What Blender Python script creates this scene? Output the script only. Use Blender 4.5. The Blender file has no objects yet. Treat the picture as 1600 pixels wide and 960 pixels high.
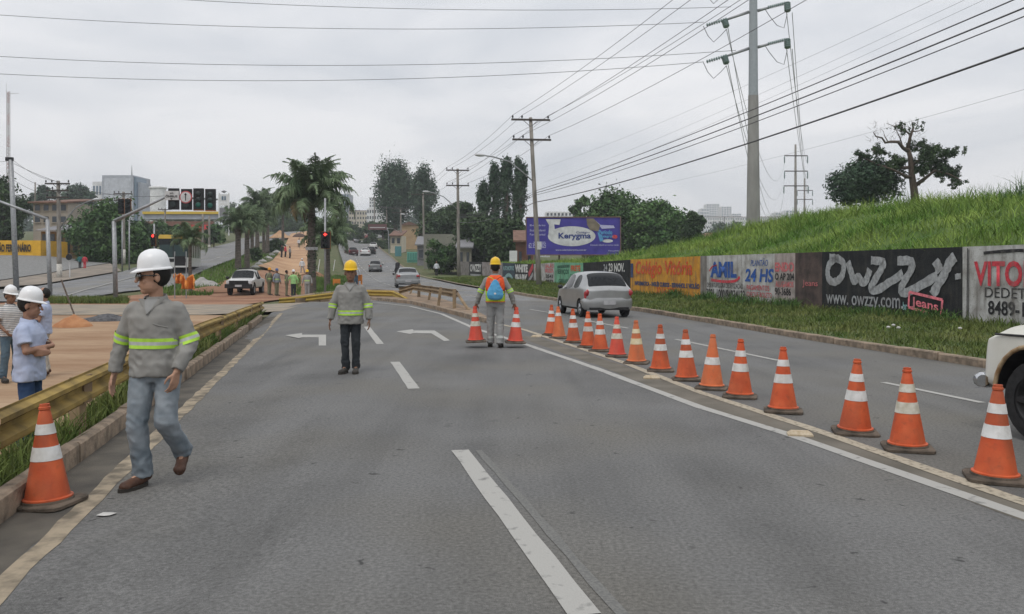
import bpy, bmesh, math, random
import numpy as np
from mathutils import Vector, Matrix, Quaternion, noise
from mathutils.bvhtree import BVHTree
PI = math.pi
rad = math.radians
random.seed(7)
rng = np.random.default_rng(7)
SC = bpy.context.scene
COL = SC.collection
WORK = bpy.data.scenes.new('workbench')      # modifiers are applied here, away from the growing scene
def baked(ob):
    WORK.view_layers[0].update(); return bpy.data.meshes.new_from_object(ob.evaluated_get(WORK.view_layers[0].depsgraph))

# ------------------------------------------------------------------ camera, sky, sun, exposure
EYE, FOC, HZ = 1.67, 1330.0, 418.0
cam_d = bpy.data.cameras.new('camera'); cam = bpy.data.objects.new('camera', cam_d); COL.objects.link(cam)
cam.location = (0, 0, EYE); cam.rotation_euler = (PI/2, 0, 0)
cam_d.sensor_width = 36; cam_d.lens = 36*FOC/1600; cam_d.shift_y = -62/1600
cam_d.clip_start = .1; cam_d.clip_end = 9000
SC.camera = cam
SUN_EL, SUN_ROT = rad(62), rad(200)
world = bpy.data.worlds.new('World'); SC.world = world; world.use_nodes = True
wn = world.node_tree.nodes; wl = world.node_tree.links; wn.clear()
w_out = wn.new('ShaderNodeOutputWorld'); w_bg = wn.new('ShaderNodeBackground')
w_sky = wn.new('ShaderNodeTexSky'); w_sky.sky_type = 'NISHITA'; w_sky.sun_disc = False
w_sky.sun_elevation = SUN_EL; w_sky.sun_rotation = SUN_ROT; w_sky.air_density = 1; w_sky.dust_density = 4
w_tc = wn.new('ShaderNodeTexCoord'); w_map = wn.new('ShaderNodeMapping'); w_map.inputs['Scale'].default_value = (1.0, 1.0, 3.4)
w_map.inputs['Location'].default_value = (.31, .2, .12)
w_no = wn.new('ShaderNodeTexNoise'); w_no.inputs['Scale'].default_value = 2.6; w_no.inputs['Detail'].default_value = 5; w_no.inputs['Roughness'].default_value = .5
w_no.inputs['Distortion'].default_value = .4
w_ra = wn.new('ShaderNodeValToRGB')
w_ra.color_ramp.elements[0].position = .33; w_ra.color_ramp.elements[0].color = (5.35, 5.6, 6.0, 1)
w_ra.color_ramp.elements[1].position = .62; w_ra.color_ramp.elements[1].color = (7.5, 7.5, 7.65, 1)
w_sep = wn.new('ShaderNodeSeparateXYZ')
w_mr = wn.new('ShaderNodeMapRange'); w_mr.inputs[1].default_value = 0; w_mr.inputs[2].default_value = 1; w_mr.inputs[3].default_value = 1.0; w_mr.inputs[4].default_value = 1.5
w_mul = wn.new('ShaderNodeMix'); w_mul.data_type = 'RGBA'; w_mul.blend_type = 'MULTIPLY'; w_mul.inputs[0].default_value = 1
w_mix = wn.new('ShaderNodeMix'); w_mix.data_type = 'RGBA'; w_mix.inputs[0].default_value = .93
wl.new(w_tc.outputs['Generated'], w_map.inputs[0]); wl.new(w_map.outputs[0], w_no.inputs['Vector']); wl.new(w_no.outputs['Fac'], w_ra.inputs[0])
wl.new(w_tc.outputs['Generated'], w_sep.inputs[0]); wl.new(w_sep.outputs['Z'], w_mr.inputs[0])
wl.new(w_ra.outputs[0], w_mul.inputs[6]); wl.new(w_mr.outputs[0], w_mul.inputs[7])
wl.new(w_sky.outputs[0], w_mix.inputs[6]); wl.new(w_mul.outputs[2], w_mix.inputs[7])
wl.new(w_mix.outputs[2], w_bg.inputs[0]); wl.new(w_bg.outputs[0], w_out.inputs[0])
w_bg.inputs[1].default_value = .114
sun_d = bpy.data.lights.new('sun', 'SUN'); sun = bpy.data.objects.new('sun', sun_d); COL.objects.link(sun)
sun_d.energy = 1.1; sun_d.angle = rad(25); sun_d.color = (1, .96, .9)
sd = Vector((math.sin(SUN_ROT)*math.cos(SUN_EL), math.cos(SUN_ROT)*math.cos(SUN_EL), math.sin(SUN_EL)))
sun.rotation_euler = sd.to_track_quat('Z', 'Y').to_euler(); sun.location = (0, 0, 60)
SC.view_settings.view_transform = 'Standard'; SC.view_settings.look = 'None'
SC.view_settings.exposure = 0; SC.view_settings.gamma = 1
SC.cycles.volume_bounces = 0; SC.cycles.max_bounces = 6

# ------------------------------------------------------------------ materials
MATS = {}
def mat(name, col, rough=.8, var=.12, scale=8, metal=0, bump=0, bscale=60, col2=None, spec=.3, emit=None, island=0, lo=.35, hi=.65, detail=5, coat=0, stretch=None, weather=0, wcolr=(.1, .085, .07), rnd=False):
    if name in MATS: return MATS[name]
    m = bpy.data.materials.new(name); m.use_nodes = True; nt = m.node_tree; n = nt.nodes; l = nt.links
    b = n['Principled BSDF']; b.inputs['Roughness'].default_value = rough; b.inputs['Metallic'].default_value = metal
    b.inputs['Specular IOR Level'].default_value = spec
    if coat: b.inputs['Coat Weight'].default_value = coat; b.inputs['Coat Roughness'].default_value = .08
    tc = n.new('ShaderNodeTexCoord'); vec = tc.outputs['Object']
    if rnd:
        oi = n.new('ShaderNodeObjectInfo'); va = n.new('ShaderNodeVectorMath'); va.operation = 'ADD'; sc_ = n.new('ShaderNodeVectorMath'); sc_.operation = 'SCALE'; sc_.inputs[0].default_value = (31, 17, 23)
        l.new(oi.outputs['Random'], sc_.inputs['Scale']); l.new(vec, va.inputs[0]); l.new(sc_.outputs[0], va.inputs[1]); vec = va.outputs[0]
    if stretch:
        mp = n.new('ShaderNodeMapping'); mp.inputs['Scale'].default_value = stretch; l.new(vec, mp.inputs[0]); vec = mp.outputs[0]
    no = n.new('ShaderNodeTexNoise'); no.inputs['Scale'].default_value = scale; no.inputs['Detail'].default_value = detail
    l.new(vec, no.inputs['Vector'])
    ra = n.new('ShaderNodeValToRGB'); e = ra.color_ramp.elements
    c2 = col2 if col2 else tuple(min(1, c*(1+var)) for c in col)
    c1 = col if col2 else tuple(c*(1-var) for c in col)
    e[0].position = lo; e[0].color = (*c1, 1); e[1].position = hi; e[1].color = (*c2, 1)
    l.new(no.outputs['Fac'], ra.inputs[0]); out = ra.outputs[0]
    if island:
        ge = n.new('ShaderNodeNewGeometry'); hs = n.new('ShaderNodeHueSaturation')
        mr = n.new('ShaderNodeMapRange'); mr.inputs[3].default_value = 1-island; mr.inputs[4].default_value = 1+island
        l.new(ge.outputs['Random Per Island'], mr.inputs[0]); l.new(mr.outputs[0], hs.inputs['Value']); l.new(out, hs.inputs['Color']); out = hs.outputs[0]
    if weather:
        for (sv, sc2, lo2, hi2, k) in (((1, 1, .12), 5.5, .5, .72, 1.0), ((1, 1, 1), 2.3, .52, .7, .8), ((1, 1, 1), 19, .56, .72, .7)):
            m3 = n.new('ShaderNodeMapping'); m3.inputs['Scale'].default_value = sv; l.new(vec, m3.inputs[0]); n3 = n.new('ShaderNodeTexNoise'); n3.inputs['Scale'].default_value = sc2; n3.inputs['Detail'].default_value = 8; l.new(m3.outputs[0], n3.inputs['Vector'])
            r3 = n.new('ShaderNodeMapRange'); r3.inputs[1].default_value = lo2; r3.inputs[2].default_value = hi2; r3.inputs[3].default_value = 0; r3.inputs[4].default_value = weather*k; l.new(n3.outputs['Fac'], r3.inputs[0])
            x3 = n.new('ShaderNodeMix'); x3.data_type = 'RGBA'; l.new(r3.outputs[0], x3.inputs[0]); l.new(out, x3.inputs[6]); x3.inputs[7].default_value = (*wcolr, 1); out = x3.outputs[2]
    l.new(out, b.inputs['Base Color'])
    if bump:
        n2 = n.new('ShaderNodeTexNoise'); n2.inputs['Scale'].default_value = bscale; n2.inputs['Detail'].default_value = 4; l.new(vec, n2.inputs['Vector'])
        bp = n.new('ShaderNodeBump'); bp.inputs['Strength'].default_value = bump; bp.inputs['Distance'].default_value = .02
        l.new(n2.outputs['Fac'], bp.inputs['Height']); l.new(bp.outputs[0], b.inputs['Normal'])
    if emit:
        b.inputs['Emission Color'].default_value = (*emit[0], 1); b.inputs['Emission Strength'].default_value = emit[1]
    MATS[name] = m
    return m
def nodes_of(m): return m.node_tree.nodes, m.node_tree.links, m.node_tree.nodes['Principled BSDF']

# worn asphalt: aggregate speckle, broad patches, small oil spots, lengthwise wear
def asphalt(name, base, warm):
    m = mat(name, base); n, l, b = nodes_of(m)
    tc = n.new('ShaderNodeTexCoord')
    def noise_(s, d=4, v=None):
        x = n.new('ShaderNodeTexNoise'); x.inputs['Scale'].default_value = s; x.inputs['Detail'].default_value = d
        l.new(v if v else tc.outputs['Object'], x.inputs['Vector']); return x.outputs['Fac']
    def ramp(f, p0, c0, p1, c1):
        r = n.new('ShaderNodeValToRGB'); r.color_ramp.elements[0].position = p0; r.color_ramp.elements[0].color = (*c0, 1)
        r.color_ramp.elements[1].position = p1; r.color_ramp.elements[1].color = (*c1, 1); l.new(f, r.inputs[0]); return r.outputs[0]
    def mixc(f, a, c, mode='MIX'):
        x = n.new('ShaderNodeMix'); x.data_type = 'RGBA'; x.blend_type = mode
        if isinstance(f, float): x.inputs[0].default_value = f
        else: l.new(f, x.inputs[0])
        l.new(a, x.inputs[6])
        if isinstance(c, tuple): x.inputs[7].default_value = (*c, 1)
        else: l.new(c, x.inputs[7])
        return x.outputs[2]
    mp = n.new('ShaderNodeMapping'); mp.inputs['Rotation'].default_value = (0, 0, rad(-12.2)); mp.inputs['Scale'].default_value = (1, .07, 1); l.new(tc.outputs['Object'], mp.inputs[0])
    c = ramp(noise_(.55, 7), .3, tuple(x*.72 for x in base), .7, tuple(x*1.22 for x in base))
    c = mixc(ramp(noise_(1.3, 3, mp.outputs[0]), .42, (0, 0, 0), .68, (.85, .85, .85)), c, tuple(x*1.25 for x in base))
    c = mixc(ramp(noise_(2.1, 4, mp.outputs[0]), .55, (0, 0, 0), .75, (.6, .6, .6)), c, tuple(x*.68 for x in base))
    c = mixc(ramp(noise_(.33, 2), .45, (0, 0, 0), .7, (.8, .8, .8)), c, warm)
    c = mixc(1.0, c, ramp(noise_(38, 8), .3, (.66, .66, .66), .7, (1.28, 1.28, 1.28)), 'MULTIPLY')
    c = mixc(1.0, c, ramp(noise_(210, 2), .35, (.6, .6, .6), .68, (1.42, 1.42, 1.42)), 'MULTIPLY')
    vo = n.new('ShaderNodeTexVoronoi'); vo.inputs['Scale'].default_value = 3.1; vo.inputs['Randomness'].default_value = 1
    wob = n.new('ShaderNodeTexNoise'); wob.inputs['Scale'].default_value = 11; l.new(tc.outputs['Object'], wob.inputs['Vector'])
    ad = n.new('ShaderNodeVectorMath'); ad.operation = 'MULTIPLY_ADD'; l.new(wob.outputs['Color'], ad.inputs[0]); ad.inputs[1].default_value = (.22, .22, .22); l.new(tc.outputs['Object'], ad.inputs[2])
    l.new(ad.outputs[0], vo.inputs['Vector'])
    spot = ramp(vo.outputs['Distance'], .06, (1, 1, 1), .12, (0, 0, 0))
    gate = ramp(noise_(.8, 2), .42, (0, 0, 0), .5, (.95, .95, .95))
    c = mixc(mixc(1.0, spot, gate, 'MULTIPLY'), c, tuple(x*.32 for x in base))
    stain = mixc(1.0, ramp(noise_(3.4, 5), .66, (0, 0, 0), .72, (.55, .55, .55)), gate, 'MULTIPLY')
    c = mixc(stain, c, tuple(x*.6 for x in base))
    l.new(c, b.inputs['Base Color']); b.inputs['Roughness'].default_value = .78
    bp = n.new('ShaderNodeBump'); bp.inputs['Strength'].default_value = .14; bp.inputs['Distance'].default_value = .006
    l.new(noise_(170, 3), bp.inputs['Height']); l.new(bp.outputs[0], b.inputs['Normal'])
    return m
M = {}
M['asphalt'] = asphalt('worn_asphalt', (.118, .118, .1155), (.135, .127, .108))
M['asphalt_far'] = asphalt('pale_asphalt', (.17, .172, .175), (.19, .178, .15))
M['dusty'] = mat('dusty_pavement', (.2, .18, .15), .9, col2=(.3, .25, .19), scale=1.2, bump=.3)
M['grass_ground'] = mat('grassy_soil', (.055, .085, .025), .95, col2=(.12, .11, .055), scale=.8, bump=.6, bscale=14)
M['dirt'] = mat('orange_dirt', (.25, .15, .085), .95, col2=(.37, .26, .165), scale=.45, bump=.9, bscale=9, detail=9, weather=.4, wcolr=(.19, .105, .055), stretch=(.45, 1.6, 1))
M['red_dirt'] = mat('red_earth', (.2, .095, .055), .95, col2=(.31, .175, .105), scale=.35, bump=.7, bscale=8, detail=8)
M['sand'] = mat('pale_sand_track', (.33, .19, .105), .95, col2=(.45, .29, .17), scale=.3, bump=.5, bscale=5)
M['paint'] = mat('worn_white_paint', (.14, .14, .135), .8, col2=(.35, .345, .325), scale=8, lo=.27, hi=.41, bump=.2, detail=9)
M['paint_beige'] = mat('dirty_cream_paint', (.16, .14, .11), .85, col2=(.38, .335, .26), scale=20, lo=.32, hi=.5, bump=.2, detail=9)
M['paint_soiled'] = mat('soiled_paint', (.13, .112, .085), .85, col2=(.33, .275, .2), scale=6, lo=.34, hi=.6, bump=.25, detail=10)
M['ghost_paint'] = mat('worn_off_paint', (.12, .12, .116), .85, col2=(.165, .165, .155), scale=60, lo=.4, hi=.6, bump=.2, detail=9)
M['kerb'] = mat('old_kerb_concrete', (.13, .105, .08), .95, col2=(.32, .25, .185), scale=5, bump=.8, bscale=22, detail=9)
M['concrete'] = mat('grey_concrete', (.24, .235, .225), .9, col2=(.36, .35, .33), scale=3, bump=.4)
M['cobble'] = mat('grey_cobbles', (.15, .15, .145), .9, col2=(.22, .22, .215), scale=4, bump=.8, bscale=5)
M['nose'] = mat('weathered_median', (.16, .12, .085), .95, col2=(.29, .21, .145), scale=2, bump=.6, bscale=14)

# ------------------------------------------------------------------ mesh helpers
def link(name, me, m=None, parent=None, smooth=False):
    o = bpy.data.objects.new(name, me); COL.objects.link(o)
    if m is not None:
        for k in (m if isinstance(m, (list, tuple)) else [m]): me.materials.append(k)
    if parent is not None: o.parent = parent
    if smooth: me.polygons.foreach_set('use_smooth', [True]*len(me.polygons))
    return o
class MB:
    def __init__(s): s.v = []; s.f = []; s.m = []; s.cur = 0
    def quad(s, a, b, c, d): i = len(s.v); s.v += [tuple(a), tuple(b), tuple(c), tuple(d)]; s.f.append((i, i+1, i+2, i+3)); s.m.append(s.cur)
    def box(s, c, d, rz=0, R=None):
        R = R or Matrix.Rotation(rz, 3, 'Z'); i = len(s.v); c = Vector(c)
        for z in (-.5, .5):
            for x, y in ((-.5, -.5), (.5, -.5), (.5, .5), (-.5, .5)): s.v.append(tuple(c + R @ Vector((x*d[0], y*d[1], z*d[2]))))
        for f in ((3, 2, 1, 0), (4, 5, 6, 7), (0, 1, 5, 4), (1, 2, 6, 5), (2, 3, 7, 6), (3, 0, 4, 7)): s.f.append(tuple(i+k for k in f)); s.m.append(s.cur)
        return s
    def loft(s, rings, cap=True, close=True):
        n = len(rings[0]); i0 = len(s.v)
        for r in rings: s.v += [tuple(p) for p in r]
        for k in range(len(rings)-1):
            for j in range(n if close else n-1):
                a = i0+k*n+j; b = i0+k*n+(j+1) % n; s.f.append((a, b, b+n, a+n)); s.m.append(s.cur)
        if cap:
            s.f.append(tuple(i0+j for j in range(n-1, -1, -1))); s.m.append(s.cur)
            e = i0+(len(rings)-1)*n; s.f.append(tuple(e+j for j in range(n))); s.m.append(s.cur)
        return s
    def tube(s, pts, r, n=8, cap=True):
        pts = [Vector(p) for p in pts]; rings = []
        rr = r if isinstance(r, (list, tuple)) else [r]*len(pts)
        up = None
        for i, p in enumerate(pts):
            t = (pts[min(i+1, len(pts)-1)]-pts[max(i-1, 0)]).normalized()
            if up is None: up = Vector((0, 0, 1)) if abs(t.z) < .9 else Vector((0, 1, 0))
            x = t.cross(up).normalized(); y = x.cross(t).normalized(); up = y
            rings.append([p + (x*math.cos(a)+y*math.sin(a))*rr[i] for a in [2*PI*k/n for k in range(n)]])
        rings = [list(reversed(q)) for q in rings]
        return s.loft(rings, cap)
    def lathe(s, prof, c=(0, 0, 0), n=20, cap=True, R=None):
        c = Vector(c); R = R or Matrix.Identity(3)
        return s.loft([[c + R @ Vector((r*math.cos(2*PI*k/n), r*math.sin(2*PI*k/n), z)) for k in range(n)] for r, z in prof], cap)
    def ell(s, c, r, n=14, m_=8, R=None):
        R = R or Matrix.Identity(3); c = Vector(c); rings = []
        for i in range(m_+1):
            a = -PI/2 + PI*i/m_; a = max(-PI/2+.06, min(PI/2-.06, a))
            rings.append([c + R @ Vector((r[0]*math.cos(a)*math.cos(2*PI*k/n), r[1]*math.cos(a)*math.sin(2*PI*k/n), r[2]*math.sin(a))) for k in range(n)])
        return s.loft(rings)
    def cap(s, p0, p1, r0, r1, n=12, round_=True, sx=1.0, ax=None):
        p0 = Vector(p0); p1 = Vector(p1); t = (p1-p0); L = t.length; t.normalize()
        up = Vector(ax) if ax else (Vector((0, 1, 0)) if abs(t.y) < .9 else Vector((0, 0, 1)))
        x = t.cross(up).normalized(); y = x.cross(t).normalized(); rings = []
        st = []
        if round_:
            for a in (80, 50, 25): st.append((p0-t*r0*math.sin(rad(a)), r0*math.cos(rad(a))))
        for k in range(5): u = k/4; st.append((p0+t*L*u, r0+(r1-r0)*u))
        if round_:
            for a in (25, 50, 80): st.append((p1+t*r1*math.sin(rad(a)), r1*math.cos(rad(a))))
        for p, r in st: rings.append([p + (x*math.cos(-2*PI*k/n)*sx + y*math.sin(-2*PI*k/n))*r for k in range(n)])
        return s.loft(rings)
    def prism(s, poly, z0, z1):
        n = len(poly); i = len(s.v)
        z0f = z0 if callable(z0) else (lambda x, y: z0); z1f = z1 if callable(z1) else (lambda x, y: z1)
        s.v += [(x, y, z0f(x, y)) for x, y in poly] + [(x, y, z1f(x, y)) for x, y in poly]
        s.f.append(tuple(i+n+k for k in range(n))); s.m.append(s.cur)
        for k in range(n): s.f.append((i+k, i+(k+1) % n, i+n+(k+1) % n, i+n+k)); s.m.append(s.cur)
        return s
    def mesh(s, name='mesh'):
        me = bpy.data.meshes.new(name); me.from_pydata(s.v, [], s.f)
        if any(s.m): me.polygons.foreach_set('material_index', s.m)
        me.update(); return me
    def build(s, name, m, parent=None, smooth=False, fix=False):
        me = s.mesh(name)
        if fix:
            bm = bmesh.new(); bm.from_mesh(me); bmesh.ops.recalc_face_normals(bm, faces=bm.faces); bm.to_mesh(me); bm.free()
        o = link(name, me, m, parent, smooth)
        if smooth == 'auto':
            me.set_sharp_from_angle(angle=rad(38))
        return o
def quads_mesh(name, V, F):
    V = np.asarray(V, dtype=np.float32); F = np.asarray(F, dtype=np.int32); k = F.shape[1]
    me = bpy.data.meshes.new(name); me.vertices.add(len(V)); me.vertices.foreach_set('co', V.ravel())
    me.loops.add(F.size); me.loops.foreach_set('vertex_index', F.ravel())
    me.polygons.add(len(F)); me.polygons.foreach_set('loop_start', np.arange(0, F.size, k, dtype=np.int32))
    me.polygons.foreach_set('loop_total', np.full(len(F), k, dtype=np.int32)); me.update(calc_edges=True); return me
def tag(o, label, cat, group=None):
    o['label'] = label; o['category'] = cat
    if group: o['group'] = group
    return o
def thing(name, label, cat, loc=(0, 0, 0), rz=0, group=None):
    o = bpy.data.objects.new(name, None); COL.objects.link(o); o.location = loc; o.rotation_euler = (0, 0, rz); o.empty_display_size = .2
    return tag(o, label, cat, group)
def struct(o): o['kind'] = 'structure'; return o
def stuff(o, label=None, cat=None):
    o['kind'] = 'stuff'
    if label: o['label'] = label; o['category'] = cat
    return o
def copy_tree(o, parent=None, label=None):
    c = o.copy(); COL.objects.link(c); c.parent = parent
    if parent is None and label: c['label'] = label
    for ch in o.children: copy_tree(ch, c)
    return c

# ------------------------------------------------------------------ terrain
def sm(a, b, x):
    t = np.clip((x-a)/(b-a), 0, 1); return t*t*(3-2*t)
PR = np.array([(-50, 0), (45, 0), (61, .22), (78, .35), (92, .5), (112, 1.0), (128, 2.0), (146, 3.4), (240, 8.4), (350, 15.4), (600, 22), (1500, 26), (6000, 20)])
PL = np.array([(-50, 0), (42, 0), (50, -.2), (58, -.32), (66, -.25), (80, .2), (100, .85), (115, 2.6), (130, 3.7), (160, 5.4), (260, 13), (350, 17), (600, 22), (1500, 26), (6000, 20)])
PLL = np.array([(-50, 0), (42, -.15), (55, -.2), (65, .3), (76, 1.0), (85, 1.6), (100, 2.4), (130, 4.0), (160, 5.8), (260, 12), (350, 17), (600, 22), (1500, 26), (6000, 20)])
def smooth_profile(p):
    y = np.arange(-50, 6001, 1.0); z = np.interp(y, p[:, 0], p[:, 1]); k = np.hanning(17); k /= k.sum()
    return np.stack([y, np.convolve(np.pad(z, 8, mode='edge'), k, mode='valid')], 1)
PR, PL, PLL = smooth_profile(PR), smooth_profile(PL), smooth_profile(PLL)
def edge_x(Y): return -2.80-.2145*(Y-4.66)      # left edge line of the near carriageway
def Hn(X, Y):
    X = np.asarray(X, float); Y = np.asarray(Y, float)
    px = 800+FOC*X/np.maximum(Y, 6)
    a = sm(400, 465, px); b = sm(505, 565, px)
    z = np.interp(Y, PLL[:, 0], PLL[:, 1])*(1-a)+np.interp(Y, PL[:, 0], PL[:, 1])*a
    z = z*(1-b)+np.interp(Y, PR[:, 0], PR[:, 1])*b
    d = edge_x(Y)-.75-X
    z = z-.4*sm(.0, 1.2, d)*(1-sm(24, 36, Y))
    return z - 9*sm(120, 320, Y)*sm(860, 1060, px)
def H(x, y): return float(Hn(x, y))
def P(px, py, Y): return Vector(((px-800)/FOC*Y, Y, EYE+(HZ-py)/FOC*Y))
def atx(px, Y, dz=0): x = (px-800)/FOC*Y; return Vector((x, Y, H(x, Y)+dz))
_Ys = np.concatenate([np.arange(3, 150, .25), np.arange(150, 900, 1.0)])
def G(px, py):
    X = (px-800)/FOC*_Ys; Z = EYE+(HZ-py)/FOC*_Ys
    d = Z-Hn(X, _Ys); k = np.argmax(d < 0)
    if d[k] >= 0: k = len(_Ys)-1
    if k == 0: Yv = FOC*EYE/(py-HZ)
    else: Yv = _Ys[k-1]+(_Ys[k]-_Ys[k-1])*d[k-1]/(d[k-1]-d[k])
    x = (px-800)/FOC*Yv; return Vector((x, Yv, H(x, Yv)))
def zo(Y, base=.0): return base+.00012*max(0, Y-25)
def rows(y0, y1):
    out = [y0]; y = y0
    while y < y1: y += 1.0 if y < 150 else 4.0; out.append(min(y, y1))
    return out
def strip_sheet(name, left, right, y0, y1, m, off, nx=14):
    lx = np.array([(p[1], p[0]) for p in left]); rx = np.array([(p[1], p[0]) for p in right])
    lx = lx[np.argsort(lx[:, 0])]; rx = rx[np.argsort(rx[:, 0])]
    V = []; F = []; R = rows(y0, y1)
    for y in R:
        a = np.interp(y, lx[:, 0], lx[:, 1]); b = np.interp(y, rx[:, 0], rx[:, 1])
        xs = a+(b-a)*np.linspace(0, 1, nx+1); zs = Hn(xs, np.full(nx+1, y))+off+zo(y)*off*200
        V += list(zip(xs, [y]*(nx+1), zs))
    for i in range(len(R)-1):
        for j in range(nx): k = i*(nx+1)+j; F.append((k, k+1, k+nx+2, k+nx+1))
    o = link(name, quads_mesh(name, V, F), m); return struct(o)
def resample(pts, step):
    out = [Vector(pts[0])]
    for a, b in zip(pts[:-1], pts[1:]):
        a = Vector(a); b = Vector(b); n = max(1, int((b-a).length/step))
        for k in range(1, n+1): out.append(a.lerp(b, k/n))
    return out
def ribbon(name, pts, w, m, parent, off=.03, step=1.0, zf=None, wob=0):
    pts = resample([Vector((p[0], p[1], 0)) for p in pts], step); V = []; F = []
    for i, p in enumerate(pts):
        t = (pts[min(i+1, len(pts)-1)]-pts[max(0, i-1)]).normalized(); nn = Vector((-t.y, t.x, 0))
        wl_, wr_ = w/2*(1+wob*random.uniform(-1, 1)), w/2*(1+wob*random.uniform(-1, 1))
        for q in (p+nn*wl_, p-nn*wr_): V.append((q.x, q.y, (zf(q.x, q.y) if zf else H(q.x, q.y))+off+.0004*max(0, q.y-20)))
    for i in range(len(pts)-1): F.append((2*i, 2*i+1, 2*i+3, 2*i+2))
    return link(name, quads_mesh(name, V, F), m, parent)
def polyz(name, poly, m, parent, off):
    me = bpy.data.meshes.new(name); me.from_pydata([(p[0], p[1], H(p[0], p[1])+off+.0004*max(0, p[1]-20)) for p in poly], [], [tuple(range(len(poly)))])
    o = link(name, me, m, parent)
    if me.polygons[0].normal.z < 0: me.flip_normals()
    return o

# ground sheet to the horizon
ys = np.concatenate([np.arange(-20, 60, 1.0), np.arange(60, 130, 2.0), np.arange(130, 400, 8.0), np.arange(400, 1500, 60), np.linspace(1500, 7000, 12)])
xs_ = np.concatenate([-np.geomspace(60, 5000, 26)[::-1], np.arange(-58, 58, 1.5), np.geomspace(60, 5000, 26)])
XX, YY = np.meshgrid(xs_, ys); ZZ = Hn(XX, YY)-.06-.001*np.maximum(YY, 0)-.12*sm(60, 120, YY)
nx_, ny_ = len(xs_), len(ys)
idx = (np.arange(ny_-1)[:, None]*nx_+np.arange(nx_-1)[None, :]).ravel()
ground = struct(link('ground', quads_mesh('ground', np.stack([XX, YY, ZZ], -1).reshape(-1, 3), np.stack([idx, idx+1, idx+nx_+1, idx+nx_], 1)), M['grass_ground'], smooth=True))

# carriageways (near asphalt runs to both kerbs, the farther ones follow the hill)
KERB_R = [(12.6, -12), (8.17, 12.0)]+[tuple(G(*q)[:2]) for q in [(1536, 575), (1260, 531), (1060, 497), (1003, 487.5), (797, 459), (750, 451.5), (716, 445.5), (689, 439.5), (656, 432), (638, 424), (622, 412), (608, 400), (595, 390), (586, 379), (578, 371)]]
FAR_L = [(-9.5, 40.5), (-8.7, 45), (-10.2, 55)]+[tuple(G(*q)[:2]) for q in [(548, 440), (541, 425), (536, 410), (531, 395), (528, 382), (526, 371)]]
road = strip_sheet('road', [(edge_x(y)-.45, y) for y in (-12, 33.0)]+[(-9.3, 33.1), (-10, 42.5)], KERB_R, -12, 42, M['asphalt'], .0, 24)
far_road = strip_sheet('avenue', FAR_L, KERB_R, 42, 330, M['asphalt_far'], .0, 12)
cross = strip_sheet('cross_street', [(-34, 33), (-34, 43)], [(-9.0, 33), (-9.6, 43)], 33.4, 42, M['dusty'], -.004, 8)
LEFT_N = [tuple(G(*q)[:2]) for q in [(-300, 500), (0, 481), (90, 468), (190, 456), (262, 449), (305, 429), (345, 412), (375, 401), (395, 388), (405, 378)]]
LEFT_F = [tuple(G(*q)[:2]) for q in [(-200, 462), (0, 453), (60, 447), (190, 425), (232, 412), (272, 399), (312, 392), (337, 385), (362, 379), (380, 372)]]
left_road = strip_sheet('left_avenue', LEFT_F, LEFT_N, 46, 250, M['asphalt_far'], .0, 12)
yard = strip_sheet('dirt_yard', [(-60, -12), (-45, 33.4)], [(edge_x(y)-1.0, y) for y in (-12, 33.4)], -12, 33.4, M['dirt'], -.02, 30)
red = strip_sheet('red_earth', [(-27, 42), (-25, 52), G(330, 444)[:2], G(372, 432)[:2], G(392, 425)[:2]], [(-13.2, 42), (-13.6, 55), G(497, 440)[:2], G(488, 426)[:2]], 42, 101, M['red_dirt'], -.01, 12)
track = strip_sheet('sand_track', [G(*q)[:2] for q in [(389, 425), (427, 407), (446, 383), (454, 366)]], [G(*q)[:2] for q in [(484, 426), (492, 396), (488, 374), (480, 362)]], 88, 250, M['sand'], .02, 10)

# painted markings
M['gutter'] = mat('gutter_grime', (.06, .056, .05), .9, col2=(.12, .108, .09), scale=2.2, detail=9, bump=.3, bscale=90)
M['strip'] = mat('median_strip_grime', (.10, .092, .075), .9, col2=(.16, .145, .12), scale=1.6, detail=9, bump=.3, bscale=90)
def gp(*pp): return [tuple(G(*q)[:2]) for q in pp]
ribbon('gutter', [(edge_x(y)-.265, y) for y in (-2, 30)], .40, M['gutter'], road, .002, .3, wob=.12)
ribbon('edge_line', [(edge_x(y), y) for y in (1.0, 31.7)], .15, M['paint_soiled'], road, .004, .25, wob=.22)
RL = gp((1600, 807), (1232, 679), (1095, 637), (1012, 606), (930, 575.5), (820, 538), (740, 513), (690, 491), (640, 479), (590, 473.5), (545, 472))
RL = [(RL[0][0]+1.1, RL[0][1]-4.6)]+RL
ribbon('edge_line', RL, .14, M['paint'], road, .004, .5, wob=.1)
BL = gp((1600, 786), (1260, 668), (1095, 614), (974, 567), (880, 536), (820, 516), (765, 503.5))
BL = [(BL[0][0]+1.1, BL[0][1]-4.6)]+BL
ribbon('cream_line', BL, .14, M['paint_beige'], road, .006, .5, wob=.12)
ribbon('grimy_strip', [((a[0]+b[0])/2, (a[1]+b[1])/2) for a, b in zip([Vector(RL[0]), Vector(RL[1]), Vector(RL[2]), Vector(RL[3]), Vector(RL[5]), Vector(RL[6])], [Vector(BL[0]), Vector(BL[1]), Vector(BL[2]), Vector(BL[3]), Vector(BL[4]), Vector(BL[6])])], .42, M['strip'], road, .002, .5, wob=.1)
for a, b in (((719, 704), (914, 962)), ((617, 566), (647, 608)), ((573, 511), (594, 538))):
    A, B = G(*a), G(*b); ribbon('lane_dash', [A[:2], B[:2]], .16, M['paint'], road, .005, .4, wob=.06)
A, B = G(748, 704), G(972, 962); ribbon('worn_lane_dash', [A[:2], B[:2]], .07, M['ghost_paint'], road, .004, .4, wob=.3)
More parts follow.
